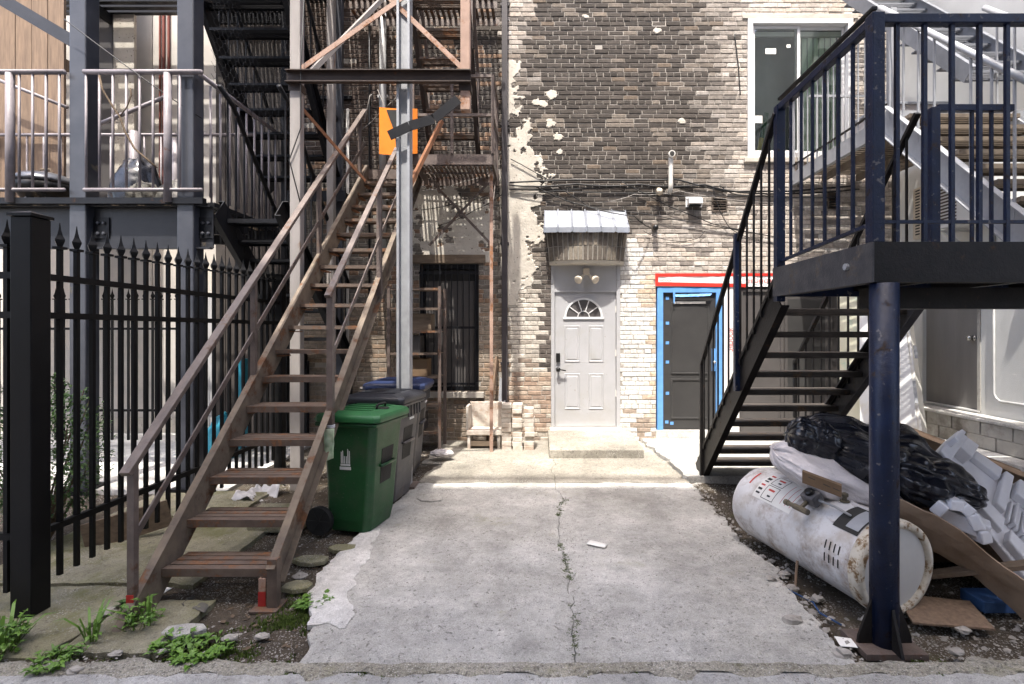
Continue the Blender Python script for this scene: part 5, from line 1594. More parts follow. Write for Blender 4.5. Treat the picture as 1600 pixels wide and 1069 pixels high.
for x, sd in ((3.68, 1), (4.80, -1)):
    channel((x, 5.45, gz(5.45) - .03), (x, 3.62, gz(3.62) - .03), .24, .06, .010, sd * -1).build('stringer', 'galv', us)
    MB().tube([(x, 5.5, gz(5.5) + 1.12), (x, 3.62, gz(3.62) + 1.12)], .028, 10).build('handrail', 'galv', us, smooth=True)
    for k in range(9):
        y = 3.75 + k * .2
        MB().box(x - .008, x + .008, y - .008, y + .008, gz(y), gz(y) + 1.1).build('baluster', 'galv', us)
for k in range(9):
    y = 5.30 - k * .195
    slat_tread(us, 3.69, 4.79, y, gz(y), -.22, 'galv_slat', 5, .012, single=False, lip=.04)
MB().box(3.64, 3.72, 3.62, 3.70, DZ, gz(3.66)).build('newel', 'galv', us)
for k in range(9): MB().box(4.0 + k * .12, 4.012 + k * .12, WY - .25, WY - .238, GZ + .02, GZ + 1.05).build('baluster', 'galv', us)
MB().bar((3.9, WY - .244, GZ + 1.06), (5.2, WY - .244, GZ + 1.06), .03, .03).build('rail', 'galv', us)
# third flight, up and away to the top right
u3 = thing('top_slatted_flight', 'topmost slatted grey flight above the platform seen from below', 'staircase', (5.0, 6.4, 4.1))
g3 = lambda y: 4.30 + (y - 5.2) * 1.05
for x, sd in ((4.42, 1), (5.2, -1)):
    channel((x, 5.25, g3(5.25)), (x, 7.4, g3(7.4)), .16, .05, .010, sd).build('stringer', 'post_blue', u3)
for k in range(11):
    y = 5.3 + k * .19
    slat_tread(u3, 4.43, 5.19, y, g3(y) + .02, .20, 'post_blue', 6, .018, single=False, lip=.02, th=.012)
# ================================================================== wall fixtures
aw = thing('door_awning', 'crimped silvery sheet metal cover on the brick hood over the white door', 'awning', (hc, WY - .15, 3.17))
ax0, ax1 = pxX(851), pxX(976)
NA = 60
vs, fs = [], []
for i in range(NA + 1):
    u = i / NA; x = ax0 + (ax1 - ax0) * u
    seam = .012 if (i % 10) in (0,) else 0
    j = .004 * fbm(x * 8, 2.0)
    bow = .05 * math.sqrt(max(0, 1 - (2 * u - 1) ** 2 * .9))
    prof = [(WY - .002, 3.50), (WY - .03, 3.505), (WY - .24 - bow, 3.24), (WY - .275 - bow, 3.205), (WY - .277 - bow, 3.13)]
    for q, (yy, zz) in enumerate(prof):
        vs.append((x + (u - .5) * .05 * q / 4, yy - seam + j, zz + seam + j))
n5 = 5
for i in range(NA):
    for q in range(n5 - 1):
        a = i * n5 + q
        fs.append((a, a + n5, a + n5 + 1, a + 1))
for i in (0, NA):                                     # closed ends
    b0 = i * n5
    vs.append((vs[b0][0], WY - .002, 3.15)); e = len(vs) - 1
    fs.append((b0, b0 + 1, b0 + 2, b0 + 3, b0 + 4, e))
sh = MB().add(vs, fs).build('cover_sheet', 'awning', aw)
so = sh.modifiers.new('thick', 'SOLIDIFY'); so.thickness = .002
for k in range(1, 6):
    u = k / 6; x = ax0 + (ax1 - ax0) * u
    MB().bar((x, WY - .02, 3.525), (x + (u - .5) * .03, WY - .29, 3.24), .012, .018).build('seam', 'awning', aw)
for k in range(9):
    MB().revolve([(.008, 0), (.006, .006)], (ax0 + .08 + k * (ax1 - ax0 - .16) / 8, WY - .033, 3.495), 6, axis=(0, -1, .5)).build('screw', 'black_metal', aw)

fl = thing('flood_light', 'twin cream flood lamp holders on the transom above the white door', 'lamp', (pxX(915), WY, pxZ(440)))
fcx = pxX(915.5)
MB().box(fcx - .045, fcx + .045, WY - .075, WY + .008, pxZ(430), pxZ(420)).build('junction_box', 'cream_plastic', fl, bevel=.012)
for s in (-1, 1):
    a = Vector((fcx + s * .035, WY - .06, pxZ(430)))
    b = a + Vector((s * .055, -.045, -.055))
    MB().tube([a, (a + b) / 2 + Vector((0, -.01, 0)), b], .016, 8).build('arm', 'cream_plastic', fl, smooth=True)
    d = Vector((s * .55, -.75, -.45)).normalized()
    MB().revolve([(.026, -.03), (.03, 0), (.036, .03), (.056, .075), (.060, .095), (.052, .10), (.02, .105)], b - d * .02, 16, axis=d).build('lamp_head', 'cream_plastic', fl, smooth=True)

# plastic vent pipes high on the wall
vp = thing('vent_pipe', 'white plastic flue pipe with a round elbow above the cables', 'pipe', (pxX(1045), WY, pxZ(290)))
x = pxX(1045.5)
MB().tube([(x, WY + .02, pxZ(301)), (x, WY - .05, pxZ(301)), (x, WY - .085, pxZ(297)), (x, WY - .095, pxZ(290)), (x, WY - .095, pxZ(252)), (x, WY - .10, pxZ(247.5)), (x, WY - .13, pxZ(246)), (x, WY - .17, pxZ(246))], .034, 14).build('flue', 'pvc', vp, smooth=True)
MB().revolve([(.048, 0), (.048, .05)], (x, WY - .12, pxZ(246)), 16, axis=(0, -1, 0)).build('collar', 'pvc', vp)
MB().revolve([(.036, 0), (.032, .004)], (x, WY - .172, pxZ(246)), 16, axis=(0, -1, 0)).build('mouth', 'interior', vp)
vp2 = thing('vent_elbow', 'short cream vent elbow beside the white flue pipe', 'pipe', (pxX(1027), WY, pxZ(300)))
x = pxX(1028)
MB().tube([(x, WY + .02, pxZ(299)), (x, WY - .06, pxZ(299)), (x, WY - .11, pxZ(301)), (x - .01, WY - .14, pxZ(306))], [.036, .036, .04, .045], 14).build('elbow', 'cream_plastic', vp2, smooth=True)
vp3 = thing('vent_hood', 'small square white vent hood on the sooty bricks', 'vent', (pxX(1083), WY, pxZ(322)))
x0, x1 = pxX(1073), pxX(1094)
MB().add([(x0, WY + .0, pxZ(310)), (x1, WY, pxZ(310)), (x1, WY, pxZ(322)), (x0, WY, pxZ(322)), (x0, WY - .12, pxZ(313)), (x1, WY - .12, pxZ(313)), (x1, WY - .14, pxZ(321)), (x0, WY - .14, pxZ(321))],
         [(0, 3, 2, 1), (4, 5, 6, 7), (0, 1, 5, 4), (1, 2, 6, 5), (2, 3, 7, 6), (3, 0, 4, 7)]).build('hood', 'vinyl', vp3, bevel=.005)
MB().box(x0 - .02, x1 + .02, WY - .012, WY + .004, pxZ(324), pxZ(308)).build('flange', 'vinyl', vp3)
MB().box(x0 + .02, x1 - .02, WY - .10, WY - .02, pxZ(324.5), pxZ(322.2)).build('flap', 'interior', vp3)
cmr = thing('security_camera', 'small dark dome camera on the buff bricks under the cables', 'camera', (pxX(1022), WY, pxZ(356)))
MB().box(pxX(1018), pxX(1026), WY - .05, WY + .003, pxZ(360), pxZ(350)).build('bracket', 'brown_vent', cmr, bevel=.006)
MB().revolve([(.03, 0), (.042, .02), (.042, .05), (.03, .075), (.01, .085)], (pxX(1022), WY - .10, pxZ(362)), 14).build('dome', 'black_metal', cmr, smooth=True)
MB().bar((pxX(1022), WY - .05, pxZ(355)), (pxX(1022), WY - .11, pxZ(355)), .03, .03).build('arm', 'brown_vent', cmr)

# cables strung along the wall
def cable(pts, r, mat, label, sag=.0, group='cables strung along the brick wall'):
    v = []
    for (a, b) in zip(pts[:-1], pts[1:]):
        for k in range(9):
            t = k / 9
            px_ = a[0] + (b[0] - a[0]) * t; py_ = a[1] + (b[1] - a[1]) * t + sag * 4 * (t - t * t)
            yo = a[2] + (b[2] - a[2]) * t
            wob = 1.2 * fbm(px_ * .03, py_ * .03, len(pts) + r * 999)
            v.append(((px_ - 840) / 105.26, WY - yo, pxZ(py_ + wob)))
    v.append(((pts[-1][0] - 840) / 105.26, WY - pts[-1][2], pxZ(pts[-1][1])))
    o = MB().tube(v, r, 6).build('cable', mat, None, smooth=True)
    tag(o, label, 'cable', group)
c_ = 'cable'
cable([(796, 287, .05), (880, 283, .05), (1010, 283, .04), (1055, 282, .04), (1130, 300, .03), (1230, 300, .04), (1330, 292, .04)], .013, c_, 'thick black cable along the wall just below the flue pipe')
cable([(796, 291, .06), (900, 289, .06), (1000, 290, .05), (1100, 290, .04), (1180, 303, .03), (1340, 297, .04)], .012, c_, 'second black cable under the thickest one on the wall', 3)
cable([(796, 297, .04), (960, 294, .04), (1125, 292, .03), (1150, 305, .03), (1300, 310, .04)], .008, c_, 'black cable drooping towards the brown wall vent', 2)
cable([(796, 302, .03), (870, 300, .08), (1020, 305, .12), (1110, 308, .05), (1240, 302, .04)], .006, c_, 'thin black wire passing behind the vent hood', 2)
cable([(798, 250, .04), (850, 278, .04), (920, 325, .05), (1010, 336, .05), (1100, 352, .04), (1180, 366, .04)], .007, c_, 'black wire slanting down over the awning')
cable([(835, 292, .05), (905, 320, .05), (985, 345, .32), (1015, 357, .06)], .008, c_, 'black wire running from the cable bundle to the dome camera', 3)
cable([(970, 285, .05), (1040, 322, .05), (1110, 350, .04), (1160, 362, .04), (1215, 372, .04)], .007, c_, 'black wire slanting from the flue across the buff bricks')
cable([(1112, 292, .04), (1122, 330, .06), (1140, 358, .04), (1170, 372, .03)], .006, c_, 'black wire hanging down past the brown wall vent', 2)
cable([(1005, 362, .03), (1050, 376, .03), (1085, 374, .03), (1100, 362, .03)], .005, c_, 'loose black wire loop on the buff bricks below the vents', 3)
cable([(930, 318, .05), (990, 305, .05), (1060, 300, .05), (1200, 318, .05), (1330, 330, .05)], .005, 'cable_grey', 'thin grey wire crossing the cable bundle', 3)
cable([(1147, 55, .02), (1153, 105, .02), (1156, 150, .02)], .008, c_, 'short dark wire hanging beside the upstairs window', 0)
for k, (a, b) in enumerate((((660, 300), (790, 262)), ((690, 352), (792, 300)), ((560, 210), (640, 132)), ((640, 330), (780, 300)))):
    cable([(a[0], a[1], .06), ((a[0] + b[0]) / 2, (a[1] + b[1]) / 2 + 6, .1), (b[0], b[1], .06)], .006, c_ if k % 2 else 'cable_grey', ('pale wire rising to the downspout behind the landing', 'black wire beside the barred window', 'pale wire looping behind the orange board', 'black wire over the patchy render under the landing')[k], 3)
def free_wire(pts, r, mat, label):
    o = MB().tube(pts, r, 6).build('cable', mat, None, smooth=True); tag(o, label, 'cable', 'loose wires about the yard')
free_wire([P(100, 30, 5.2), P(150, 68, 5.22), P(220, 120, 5.24), P(262, 150, 5.27), P(315, 185, 5.35)], .006, c_, 'black wire slanting across the balcony columns')
free_wire([P(475, 0, 5.38), P(470, 100, 5.36), P(470, 200, 5.37), P(452, 250, 5.38), P(470, 320, 5.38)], .006, c_, 'black wire wound down the pinkish portal post')
free_wire([P(570, 190, 6.6), P(578, 150, 6.6), P(590, 140, 6.6), P(600, 165, 6.6), P(604, 240, 6.6)], .007, 'cable_grey', 'grey wire loop hanging by the stair head')

# air conditioning grille and lamp on the stucco wing
ac = thing('air_conditioner', 'white air conditioner box on brackets under the grey platform', 'air conditioner', (5.0, 6.0, 2.9))
MB().box(4.95, 5.295, 5.55, 6.35, 2.98, 3.62).build('case', 'vinyl', ac, bevel=.012)
for k in range(14): MB().box(4.944, 4.952, 6.05, 6.32, 3.04 + k * .04, 3.06 + k * .04).build('grille_slat', 'brown_vent', ac)
for y in (5.65, 6.25):
    MB().bar((5.29, y, 2.95), (4.9, y, 2.95), .03, .03).build('bracket', 'stucco', ac); MB().bar((5.29, y, 2.7), (4.95, y, 2.94), .03, .03).build('bracket', 'stucco', ac)
MB().revolve([(.20, 0), (.21, .02), (.17, .03), (.05, .035)], (4.949, 5.78, 3.3), 20, axis=(-1, 0, 0)).build('fan_guard', 'conduit', ac, smooth=False)
lg = thing('wall_grille', 'tall cream louvred grille on the stucco wall below the platform', 'grille', (5.29, 6.9, 3.0))
MB().box(5.24, 5.299, 6.75, 7.15, 3.0, 3.7).build('frame', 'cream_plastic', lg, bevel=.004)
for k in range(16):
    for q in range(3): MB().box(5.2375, 5.241, 6.80 + q * .11, 6.88 + q * .11, 3.05 + k * .04, 3.068 + k * .04).build('slot', 'interior', lg)
sl_ = thing('bulkhead_lamp', 'round white bulkhead lamp on the stucco wall below the grey stair', 'lamp', (5.3, 5.2, 2.7))
MB().revolve([(.13, 0), (.14, .03), (.11, .08), (.04, .11)], (5.299, 5.25, 2.68), 20, axis=(-1, 0, 0)).build('shade', 'vinyl', sl_, smooth=True)
MB().revolve([(.15, 0), (.15, .012)], (5.2995, 5.25, 2.68), 20, axis=(-1, 0, 0)).build('base', 'brown_vent', sl_)
tot = thing('storage_tub', 'clear plastic storage tub on the slatted grey platform', 'tub', (4.6, 6.6, GZ + .012))
m = MB()
for (a, b, c, d) in ((4.2, 4.98, 6.2, 6.205), (4.2, 4.98, 6.8, 6.805), (4.2, 4.205, 6.206, 6.799), (4.975, 4.98, 6.206, 6.799)): m.box(a, b, c, d, GZ + .014, GZ + .42)
m.build('tub_walls', 'clear_bag', tot)
MB().box(4.17, 5.01, 6.17, 6.83, GZ + .421, GZ + .455).build('tub_lid', 'awning', tot, bevel=.006)

# ================================================================== wheelie bins
def wheelie(name, label, base, rot, mats, logo=False, grp='wheelie bins in a row beside the rusty stair', h=1.0, sc=1.0):
    body_m, lid_m = mats
    t = thing(name, label, 'bin', base, grp)
    t.rotation_euler = (0, 0, rot)
    B = ORG[t.name]
    def part(m, nm, mat, par=t, **k):
        # parts are written in the bin's own axes: x to its front, y across
        m.v = [(p[0] * sc + B.x, p[1] * sc + B.y, p[2] * h + B.z) for p in m.v]
        return m.build(nm, mat, par, **k)
    # body: tapered, open rim, front recess
    rings = [(-.20, .17, .21, .02), (-.215, .19, .225, .12), (-.22, .215, .235, .45), (-.245, .255, .255, .88), (-.25, .265, .262, .93)]
    v, f = [], []
    prof = []
    for (xa, xb, hw_, z_) in rings:
        c = .045
        ring = [(xa + c, -hw_), (xb - c, -hw_), (xb, -hw_ + c), (xb, hw_ - c), (xb - c, hw_), (xa + c, hw_), (xa, hw_ - c), (xa, -hw_ + c)]
        v += [(p[0], p[1], z_) for p in ring]
    for i in range(len(rings) - 1):
        for k in range(8):
            a = i * 8 + k; b = i * 8 + (k + 1) % 8
            f.append((a, b, b + 8, a + 8))
    f.append(tuple(range(7, -1, -1))); f.append(tuple(range((len(rings) - 1) * 8, len(rings) * 8)))
    bd = part(MB().add(v, f), 'body', body_m, bevel=.012)
    part(MB().prism([(-.275, .905), (.285, .905), (.292, .935), (-.275, .94)], -.285, .285), 'rim', body_m, bevel=.01)
    # front column recess with its lift bar
    fx_ = lambda z_: .215 + (z_ - .45) / .43 * .04 + .0025
    part(MB().hexa([(.18, -.09, .40), (fx_(.40), -.09, .40), (fx_(.40), .09, .40), (.18, .09, .40), (.18, -.10, .70), (fx_(.70), -.10, .70), (fx_(.70), .10, .70), (.18, .10, .70)]), 'front_recess', 'rubber')
    part(MB().tube([(.225, -.11, .56), (.245, -.11, .56), (.245, .11, .56), (.225, .11, .56)], .013, 8), 'lift_bar', body_m, smooth=True)
    for y in () if logo else (-.20, -.135, -.07, 0, .07, .135, .20):
        part(MB().box(.262, .276, y - .008, y + .008, .80, .90), 'rib', body_m)
    # lid
    lv_, lf = [], []
    for i, (xa, xb, hw_, z_) in enumerate(((-.285, .31, .298, .942), (-.285, .312, .30, .985), (-.27, .295, .285, 1.005), (-.2, .22, .21, 1.028))):
        c = .04
        ring = [(xa + c, -hw_), (xb - c, -hw_), (xb, -hw_ + c), (xb, hw_ - c), (xb - c, hw_), (xa + c, hw_), (xa, hw_ - c), (xa, -hw_ + c)]
        lv_ += [(p[0], p[1], z_) for p in ring]
    for i in range(3):
        for k in range(8):
            a = i * 8 + k; b = i * 8 + (k + 1) % 8
            lf.append((a, b, b + 8, a + 8))
    lf.append(tuple(range(7, -1, -1))); lf.append(tuple(range(24, 32)))
    ld = part(MB().add(lv_, lf), 'lid', lid_m, bevel=.012)
    for y in (-.16, -.055, .055, .16):
        part(MB().prism([(-.17, 1.0285), (.19, 1.0285), (.18, 1.035), (-.16, 1.035)], y - .018, y + .018), 'lid_rib', lid_m, ld)
    if logo:
        part(MB().tube([(.17, -.07, 1.02), (.175, -.07, 1.058), (.18, -.055, 1.066), (.18, .055, 1.066), (.175, .07, 1.058), (.17, .07, 1.02)], .011, 8), 'lid_latch', 'rubber', ld, smooth=True)
        part(MB().revolve([(.075, 0), (.07, .006)], (.17, 0, 1.026), 16), 'latch_base', 'rubber', ld)
    # hinge bar, axle and wheels
    part(MB().tube([(-.29, -.22, .945), (-.31, -.22, .95), (-.31, .22, .95), (-.29, .22, .945)], .014, 8), 'handle', body_m, smooth=True)
    for s in (-1, 1):
        part(MB().revolve([(.07, -.026), (.115, -.026), (.12, -.015), (.12, .015), (.115, .026), (.07, .026)], (-.24, s * .262, .115), 22, axis=(0, 1, 0)), 'wheel', 'rubber', smooth=False)
        hub = MB()
        for q in range(6):
            a = q * math.pi / 3
            hub.bar((-.24, s * .289, .115), (-.24 + .105 * math.cos(a), s * .289, .115 + .105 * math.sin(a)), .012, .006, up=(0, 1, 0))
        part(hub, 'wheel_spokes', 'rubber')
    part(MB().tube([(-.23, -.25, .10), (-.23, .25, .10)], .012, 8), 'axle', 'galv')
    if logo:                                          # white city-hall mark: two curved towers on a base
        lg_ = MB()
        yl = -.2405
        zz = lambda q: q
        def lp(pts):                                  # flat outline on the side of the bin, leaning with it
            v = []
            for d in (0, -.002):
                for (x, z_) in pts:
                    v.append((x, -(.235 + (z_ - .45) / .43 * .02) - .0012 + d, z_))
            n = len(pts)
            fs_ = [tuple(range(n)), tuple(range(2 * n - 1, n - 1, -1))] + [(k, k + n, (k + 1) % n + n, (k + 1) % n) for k in range(n)]
            lg_.add(v, fs_)
        cx0, cz0 = -.015, .60
        lp([(cx0 - .052, cz0 - .055), (cx0 + .05, cz0 - .055), (cx0 + .05, cz0 - .03), (cx0 - .052, cz0 - .03)])
        lp([(cx0 - .044, cz0 - .022), (cx0 + .044, cz0 - .022), (cx0 + .044, cz0 - .006), (cx0 - .044, cz0 - .006)])
        for q, (x, hh) in enumerate(((-.040, .09), (-.027, .10), (-.013, .055), (.005, .055), (.020, .115), (.034, .10))):
            lp([(cx0 + x, cz0 - .002), (cx0 + x + .009, cz0 - .002), (cx0 + x + .009, cz0 + hh), (cx0 + x + .002, cz0 + hh + .006)])
        part(lg_, 'city_mark', 'print_white', bd)
    else:
        part(MB().box(.2695, .2725, -.05, .05, .77, .79), 'sticker', 'print_white', bd)
    return t
wheelie('wheelie_bin', 'green wheelie bin with white tower mark nearest the camera', (-1.525, 4.47, .03), math.radians(-12), ('bin_green', 'bin_lid_green'), logo=True)
wheelie('wheelie_bin', 'grey wheelie bin with dark lid between the green bin and the blue lidded one', (-1.53, 5.12, .055), math.radians(-9), ('bin_grey', 'bin_lid_dark'), h=1.04, sc=1.06)
wheelie('wheelie_bin', 'grey wheelie bin with a striped shadow on its blue lid behind the other two', (-1.62, 5.98, .075), math.radians(2), ('bin_grey', 'bin_lid_blue'), h=1.06, sc=1.16)

# ================================================================== water heater lying on the dirt
N_ = Vector((2.165, 3.08, .285)); F_ = Vector((1.83, 4.24, .33))
HR = .285
wh = thing('water_heater', 'discarded white water heater lying on its side by the round post', 'water heater', (N_.x, N_.y, .0))
axd = (F_ - N_).normalized(); HL = (F_ - N_).length
hl = Vector((0, 0, 1)).cross(axd).normalized()        # towards the driveway
if hl.x > 0: hl = -hl
hu = (hl.cross(axd)).normalized()
if hu.z < 0: hu = -hu
def hp(t, ph, r=HR):
    return N_ + axd * t + (hu * math.cos(ph) + hl * math.sin(ph)) * r
def shell(t0, t1, p0, p1, r, nt=6, npn=8):
    m = MB(); v, f = [], []
    for j in range(npn + 1):
        for i in range(nt + 1):
            v.append(hp(t0 + (t1 - t0) * i / nt, p0 + (p1 - p0) * j / npn, r))
    for j in range(npn):
        for i in range(nt):
            a = j * (nt + 1) + i
            f.append((a, a + 1, a + nt + 2, a + nt + 1))
    return m.add(v, f)
tk = MB()
prof = [(.0, .05), (.14, .05), (HR, .05), (HR, HL - .06), (HR - .012, HL - .025), (HR - .04, HL - .006), (HR - .10, HL), (.0, HL)]
n_ = 56
v, f = [], []
for (r, t) in prof[2:-1]:
    for k in range(n_):
        dent = -.006 * max(0, fbm(t * 4, math.cos(2 * math.pi * k / n_) * 1.5, math.sin(2 * math.pi * k / n_) * 1.5) - .1) * 4
        v.append(hp(t, 2 * math.pi * k / n_, r + dent))
R_ = len(prof[2:-1])
for i in range(R_ - 1):
    for k in range(n_):
        a = i * n_ + k; b = i * n_ + (k + 1) % n_
        f.append((a, b, b + n_, a + n_))
f.append(tuple((R_ - 1) * n_ + k for k in range(n_)))
tank = tk.add(v, f).build('tank', 'tank_white', wh, smooth=True)
for p in tank.data.polygons:
    if len(p.vertices) > 4: p.use_smooth = False
tank['label'] = 'stained white tank jacket'
rim = MB(); v, f = [], []
for (r, t) in ((HR - .002, .085), (HR + .008, .08), (HR + .010, .03), (HR + .004, .0), (HR - .03, -.004), (HR - .035, .012), (HR - .04, .02)):
    for k in range(n_):
        wv = .004 * fbm(k * .9, r * 50, 2.0)
        v.append(hp(t + wv, 2 * math.pi * k / n_, r + wv))
for i in range(6):
    for k in range(n_):
        a = i * n_ + k; b = i * n_ + (k + 1) % n_
        f.append((a, b, b + n_, a + n_))
rim.add(v, f).build('rim', 'rim_rust', wh, smooth=True, label='rust streaked end rim')
MB().revolve([(HR - .041, 0), (HR - .041, .012), (.1, .018)], N_ + axd * .03, 48, axis=-axd).build('end_disc', 'tank_end', wh)
# burner opening, torn jacket and slots
shell(.09, .27, .05, .85, HR + .0035, 6, 12).build('burner_opening', 'interior', wh)
shell(.10, .19, .12, .75, HR + .006, 4, 12).build('burner_shield', 'galv', wh)
sheet(hp(.26, .02, HR + .006), hp(.36, -.12, HR + .008), hp(.34, .75, HR + .006), hp(.275, .8, HR + .006), 6, 6, .01, 9, .002).build('torn_jacket', 'tank_white', wh)
for row in range(2):
    for k in range(4):
        t = .155 + k * .034 - row * .004
        shell(t, t + .009, 1.20 + row * .28, 1.39 + row * .28, HR + .0025, 1, 4).build('vent_slot', 'interior', wh)
# gas valve with its pipes
vb = hp(.46, .58, HR + .07)
def ob(c, a, b, cc, ha, hb, hc_):
    c = Vector(c); vv = []
    for k in (-1, 1):
        for (i, j) in ((-1, -1), (1, -1), (1, 1), (-1, 1)):
            vv.append(c + a * (i * ha) + b * (j * hb) + cc * (k * hc_))
    return MB().hexa(vv)
rdir = (hu * math.cos(.58) + hl * math.sin(.58)); tdir = (-hu * math.sin(.58) + hl * math.cos(.58))
gv = ob(vb, axd, tdir, rdir, .055, .045, .04).build('gas_valve', 'valve_grey', wh, bevel=.012)
MB().revolve([(.03, 0), (.03, .02), (.022, .025)], vb + rdir * .04, 14, axis=rdir).build('dial', 'black_metal', gv)
MB().tube([hp(.46, .58, HR - .01), vb], .022, 10).build('nipple', 'brass_dirty', gv, smooth=True)
e1 = vb + tdir * .05; e2 = e1 + tdir * .07 - axd * .0
MB().tube([e1, e2], .014, 8).build('pipe', 'brass_dirty', gv, smooth=True)
MB().tube([e2 + axd * .13, e2 + axd * .10, e2 + axd * .099, e2 + axd * .05, e2 + axd * .049, e2 - axd * .07], [.02, .02, .015, .015, .02, .02], 10).build('tee_pipe', 'brass_dirty', gv, smooth=False)
MB().tube([vb - axd * .05, hp(.30, .52, HR + .05), hp(.20, .5, HR + .02)], .008, 8).build('burner_tube', 'conduit', gv, smooth=True)
MB().tube([hp(.52, .35, HR + .02), hp(.56, .22, HR + .06), hp(.50, .08, HR + .07), hp(.42, .1, HR + .04), hp(.36, .25, HR + .02)], .003, 6).build('pilot_wire', 'conduit', gv, smooth=True)
rv = hp(.37, .05, HR)
MB().revolve([(.03, 0), (.03, .008), (.014, .01), (.014, .035), (.022, .036), (.022, .055), (.012, .06)], rv, 12, axis=hu).build('drain_cock', 'brass_dirty', wh)
MB().bar(rv + hu * .045, rv + hu * .05 + axd * .05, .012, .006).build('cock_lever', 'black_metal', wh)
# printed labels on the jacket
shell(.60, .98, .18, 1.08, HR + .0012, 10, 14).build('label_sheet', 'paper', wh)
for (t0, t1, a, b) in ((.78, .90, .60, 1.02), (.78, .90, .20, .56)):
    for (ta, tb, pa, pb) in ((t0, t0 + .005, a, b), (t1 - .005, t1, a, b), (t0 + .0051, t1 - .0051, a, a + .016), (t0 + .0051, t1 - .0051, b - .016, b)):
        shell(ta, tb, pa, pb, HR + .0026, 3, 8).build('label_border', 'print_black', wh)
    shell(t0 + .03, t1 - .03, a + .1, a + .16, HR + .0026, 2, 2).build('label_mark', 'print_red', wh)
    shell(t0 + .04, t1 - .05, b - .14, b - .09, HR + .0026, 2, 2).build('label_mark', 'print_black', wh)
for k in range(6):
    a = .25 + k * .13
    shell(.925, .965, a, a + rnd.uniform(.04, .09), HR + .0026, 2, 2).build('label_mark', 'print_black' if k % 3 else 'print_red', wh)
for k in range(3): shell(.62 + k * .045, .624 + k * .045, .3, .95, HR + .0026, 1, 8).build('label_line', 'print_red', wh)
shell(1.06, 1.075, .35, .8, HR + .0022, 1, 6).build('label_line', 'print_red', wh)

# ================================================================== rubbish heap
def blob(c, ax1, ax2, ax3, nu=96, nv=56, amp=.12, fr=3.0, seed=0.0, ridge=.0, flat=None):
    """A slumped, wrinkled bag."""
    c = Vector(c); v, f = [], []
    for j in range(nv + 1):
        th = math.pi * j / nv
        for i in range(nu):
            ph = 2 * math.pi * i / nu
            d = Vector((math.sin(th) * math.cos(ph), math.sin(th) * math.sin(ph), math.cos(th)))
            r = 1 + amp * fbm(d.x * fr + seed, d.y * fr, d.z * fr, 4)
            w_ = 1 - abs(fbm(d.x * fr * 1.6 + seed, d.y * fr * 1.6 + 3, d.z * fr * 1.6, 3)) * 2.2
            r += ridge * w_
            w2 = 1 - abs(fbm(d.x * fr * .8 + seed + 9, d.y * fr * 4.2, d.z * fr * 4.2, 3)) * 2.6
            r += ridge * .8 * w2
            p = c + ax1 * (d.x * r) + ax2 * (d.y * r) + ax3 * (d.z * r)
            if flat is not None and p.z < flat: p.z = flat + (p.z - flat) * .12
            v.append(p)
    for j in range(nv):
        for i in range(nu):
            a = j * nu + i; b = j * nu + (i + 1) % nu
            f.append((a, b, b + nu, a + nu))
    return MB().add(v, f)
hx = thing('cardboard_box', 'brown cardboard box holding up the black bag', 'box', (2.75, 4.15, .0))
MB().box(2.25, 3.25, 3.85, 4.5, -.02, .52).build('box_body', 'cardboard_dark', hx, bevel=.006)
sheet((2.25, 3.84, .525), (3.25, 3.84, .525), (3.2, 3.6, .47), (2.3, 3.6, .48), 6, 4, .02, 3, .006).build('flap', 'cardboard_dark', hx)
def ridged(x, y, z, o=2):
    return (1 - min(1.0, abs(fbm(x, y, z, o)) * 2.6)) ** 2
def pleated(c, ax1, ax2, ax3, seed, nt=130, nph=150, k1=.20, k2=.09, k3=.012, bulge=.3, pinch=0.0):
    """A slack plastic bag: long pleats run along it and gather at its tied end (t = -1)."""
    c = Vector(c); v, f = [], []
    for j in range(nt + 1):
        t = -math.cos(math.pi * j / nt)
        r0 = max(0.0, 1 - t * t) ** .42 * (1 + bulge * .5 * math.sin(t * 2.1 + seed)) * (1 - pinch * max(0, -t) ** 2)
        for i in range(nph):
            p = 2 * math.pi * i / nph
            cx_, sx_ = math.cos(p), math.sin(p)
            g_ = .6 + .7 * max(0, -t)
            r = r0 * (1 + .75 * fbm(cx_ * .9 + seed, sx_ * .9, t * 1.7, 2))
            r += min(1, r0 * 2) * g_ * (k1 * ridged(cx_ * 1.9 + seed, sx_ * 1.9, t * .45, 1) + k2 * ridged(cx_ * 4.3 + seed, sx_ * 4.3, t * .8, 1) + k3 * ridged(cx_ * 4, sx_ * 4 + seed, t * 5.0, 1))
            tt = t + .10 * fbm(cx_ * 2, sx_ * 2, t * 2 + seed)
            v.append(c + ax1 * tt + ax2 * (cx_ * r) + ax3 * (sx_ * r))
    for j in range(nt):
        for i in range(nph):
            a_ = j * nph + i; b_ = j * nph + (i + 1) % nph
            f.append((a_, b_, b_ + nph, a_ + nph))
    return MB().add(v, f)
bg1 = pleated(P(1362, 714, 3.85), Vector((.53, -.08, -.18)), Vector((.08, .28, 0)), Vector((.09, 0, .185)), 1.7)
b1 = bg1.build('rubbish_bag', 'bag_black', None, smooth=True); tag(b1, 'shiny black rubbish bag heaped behind the round post', 'bag')
pleated(P(1268, 690, 3.72), Vector((.17, -.02, -.05)), Vector((.02, .13, 0)), Vector((.04, 0, .14)), 5.2, 60, 90, .3, .14, .03).build('knot', 'bag_black', b1, smooth=True)
pleated(P(1455, 752, 3.62), Vector((.31, -.05, -.11)), Vector((.04, .22, 0)), Vector((.05, 0, .125)), 8.8, 80, 110, .18, .07, .015).build('slumped_end', 'bag_black', b1, smooth=True)
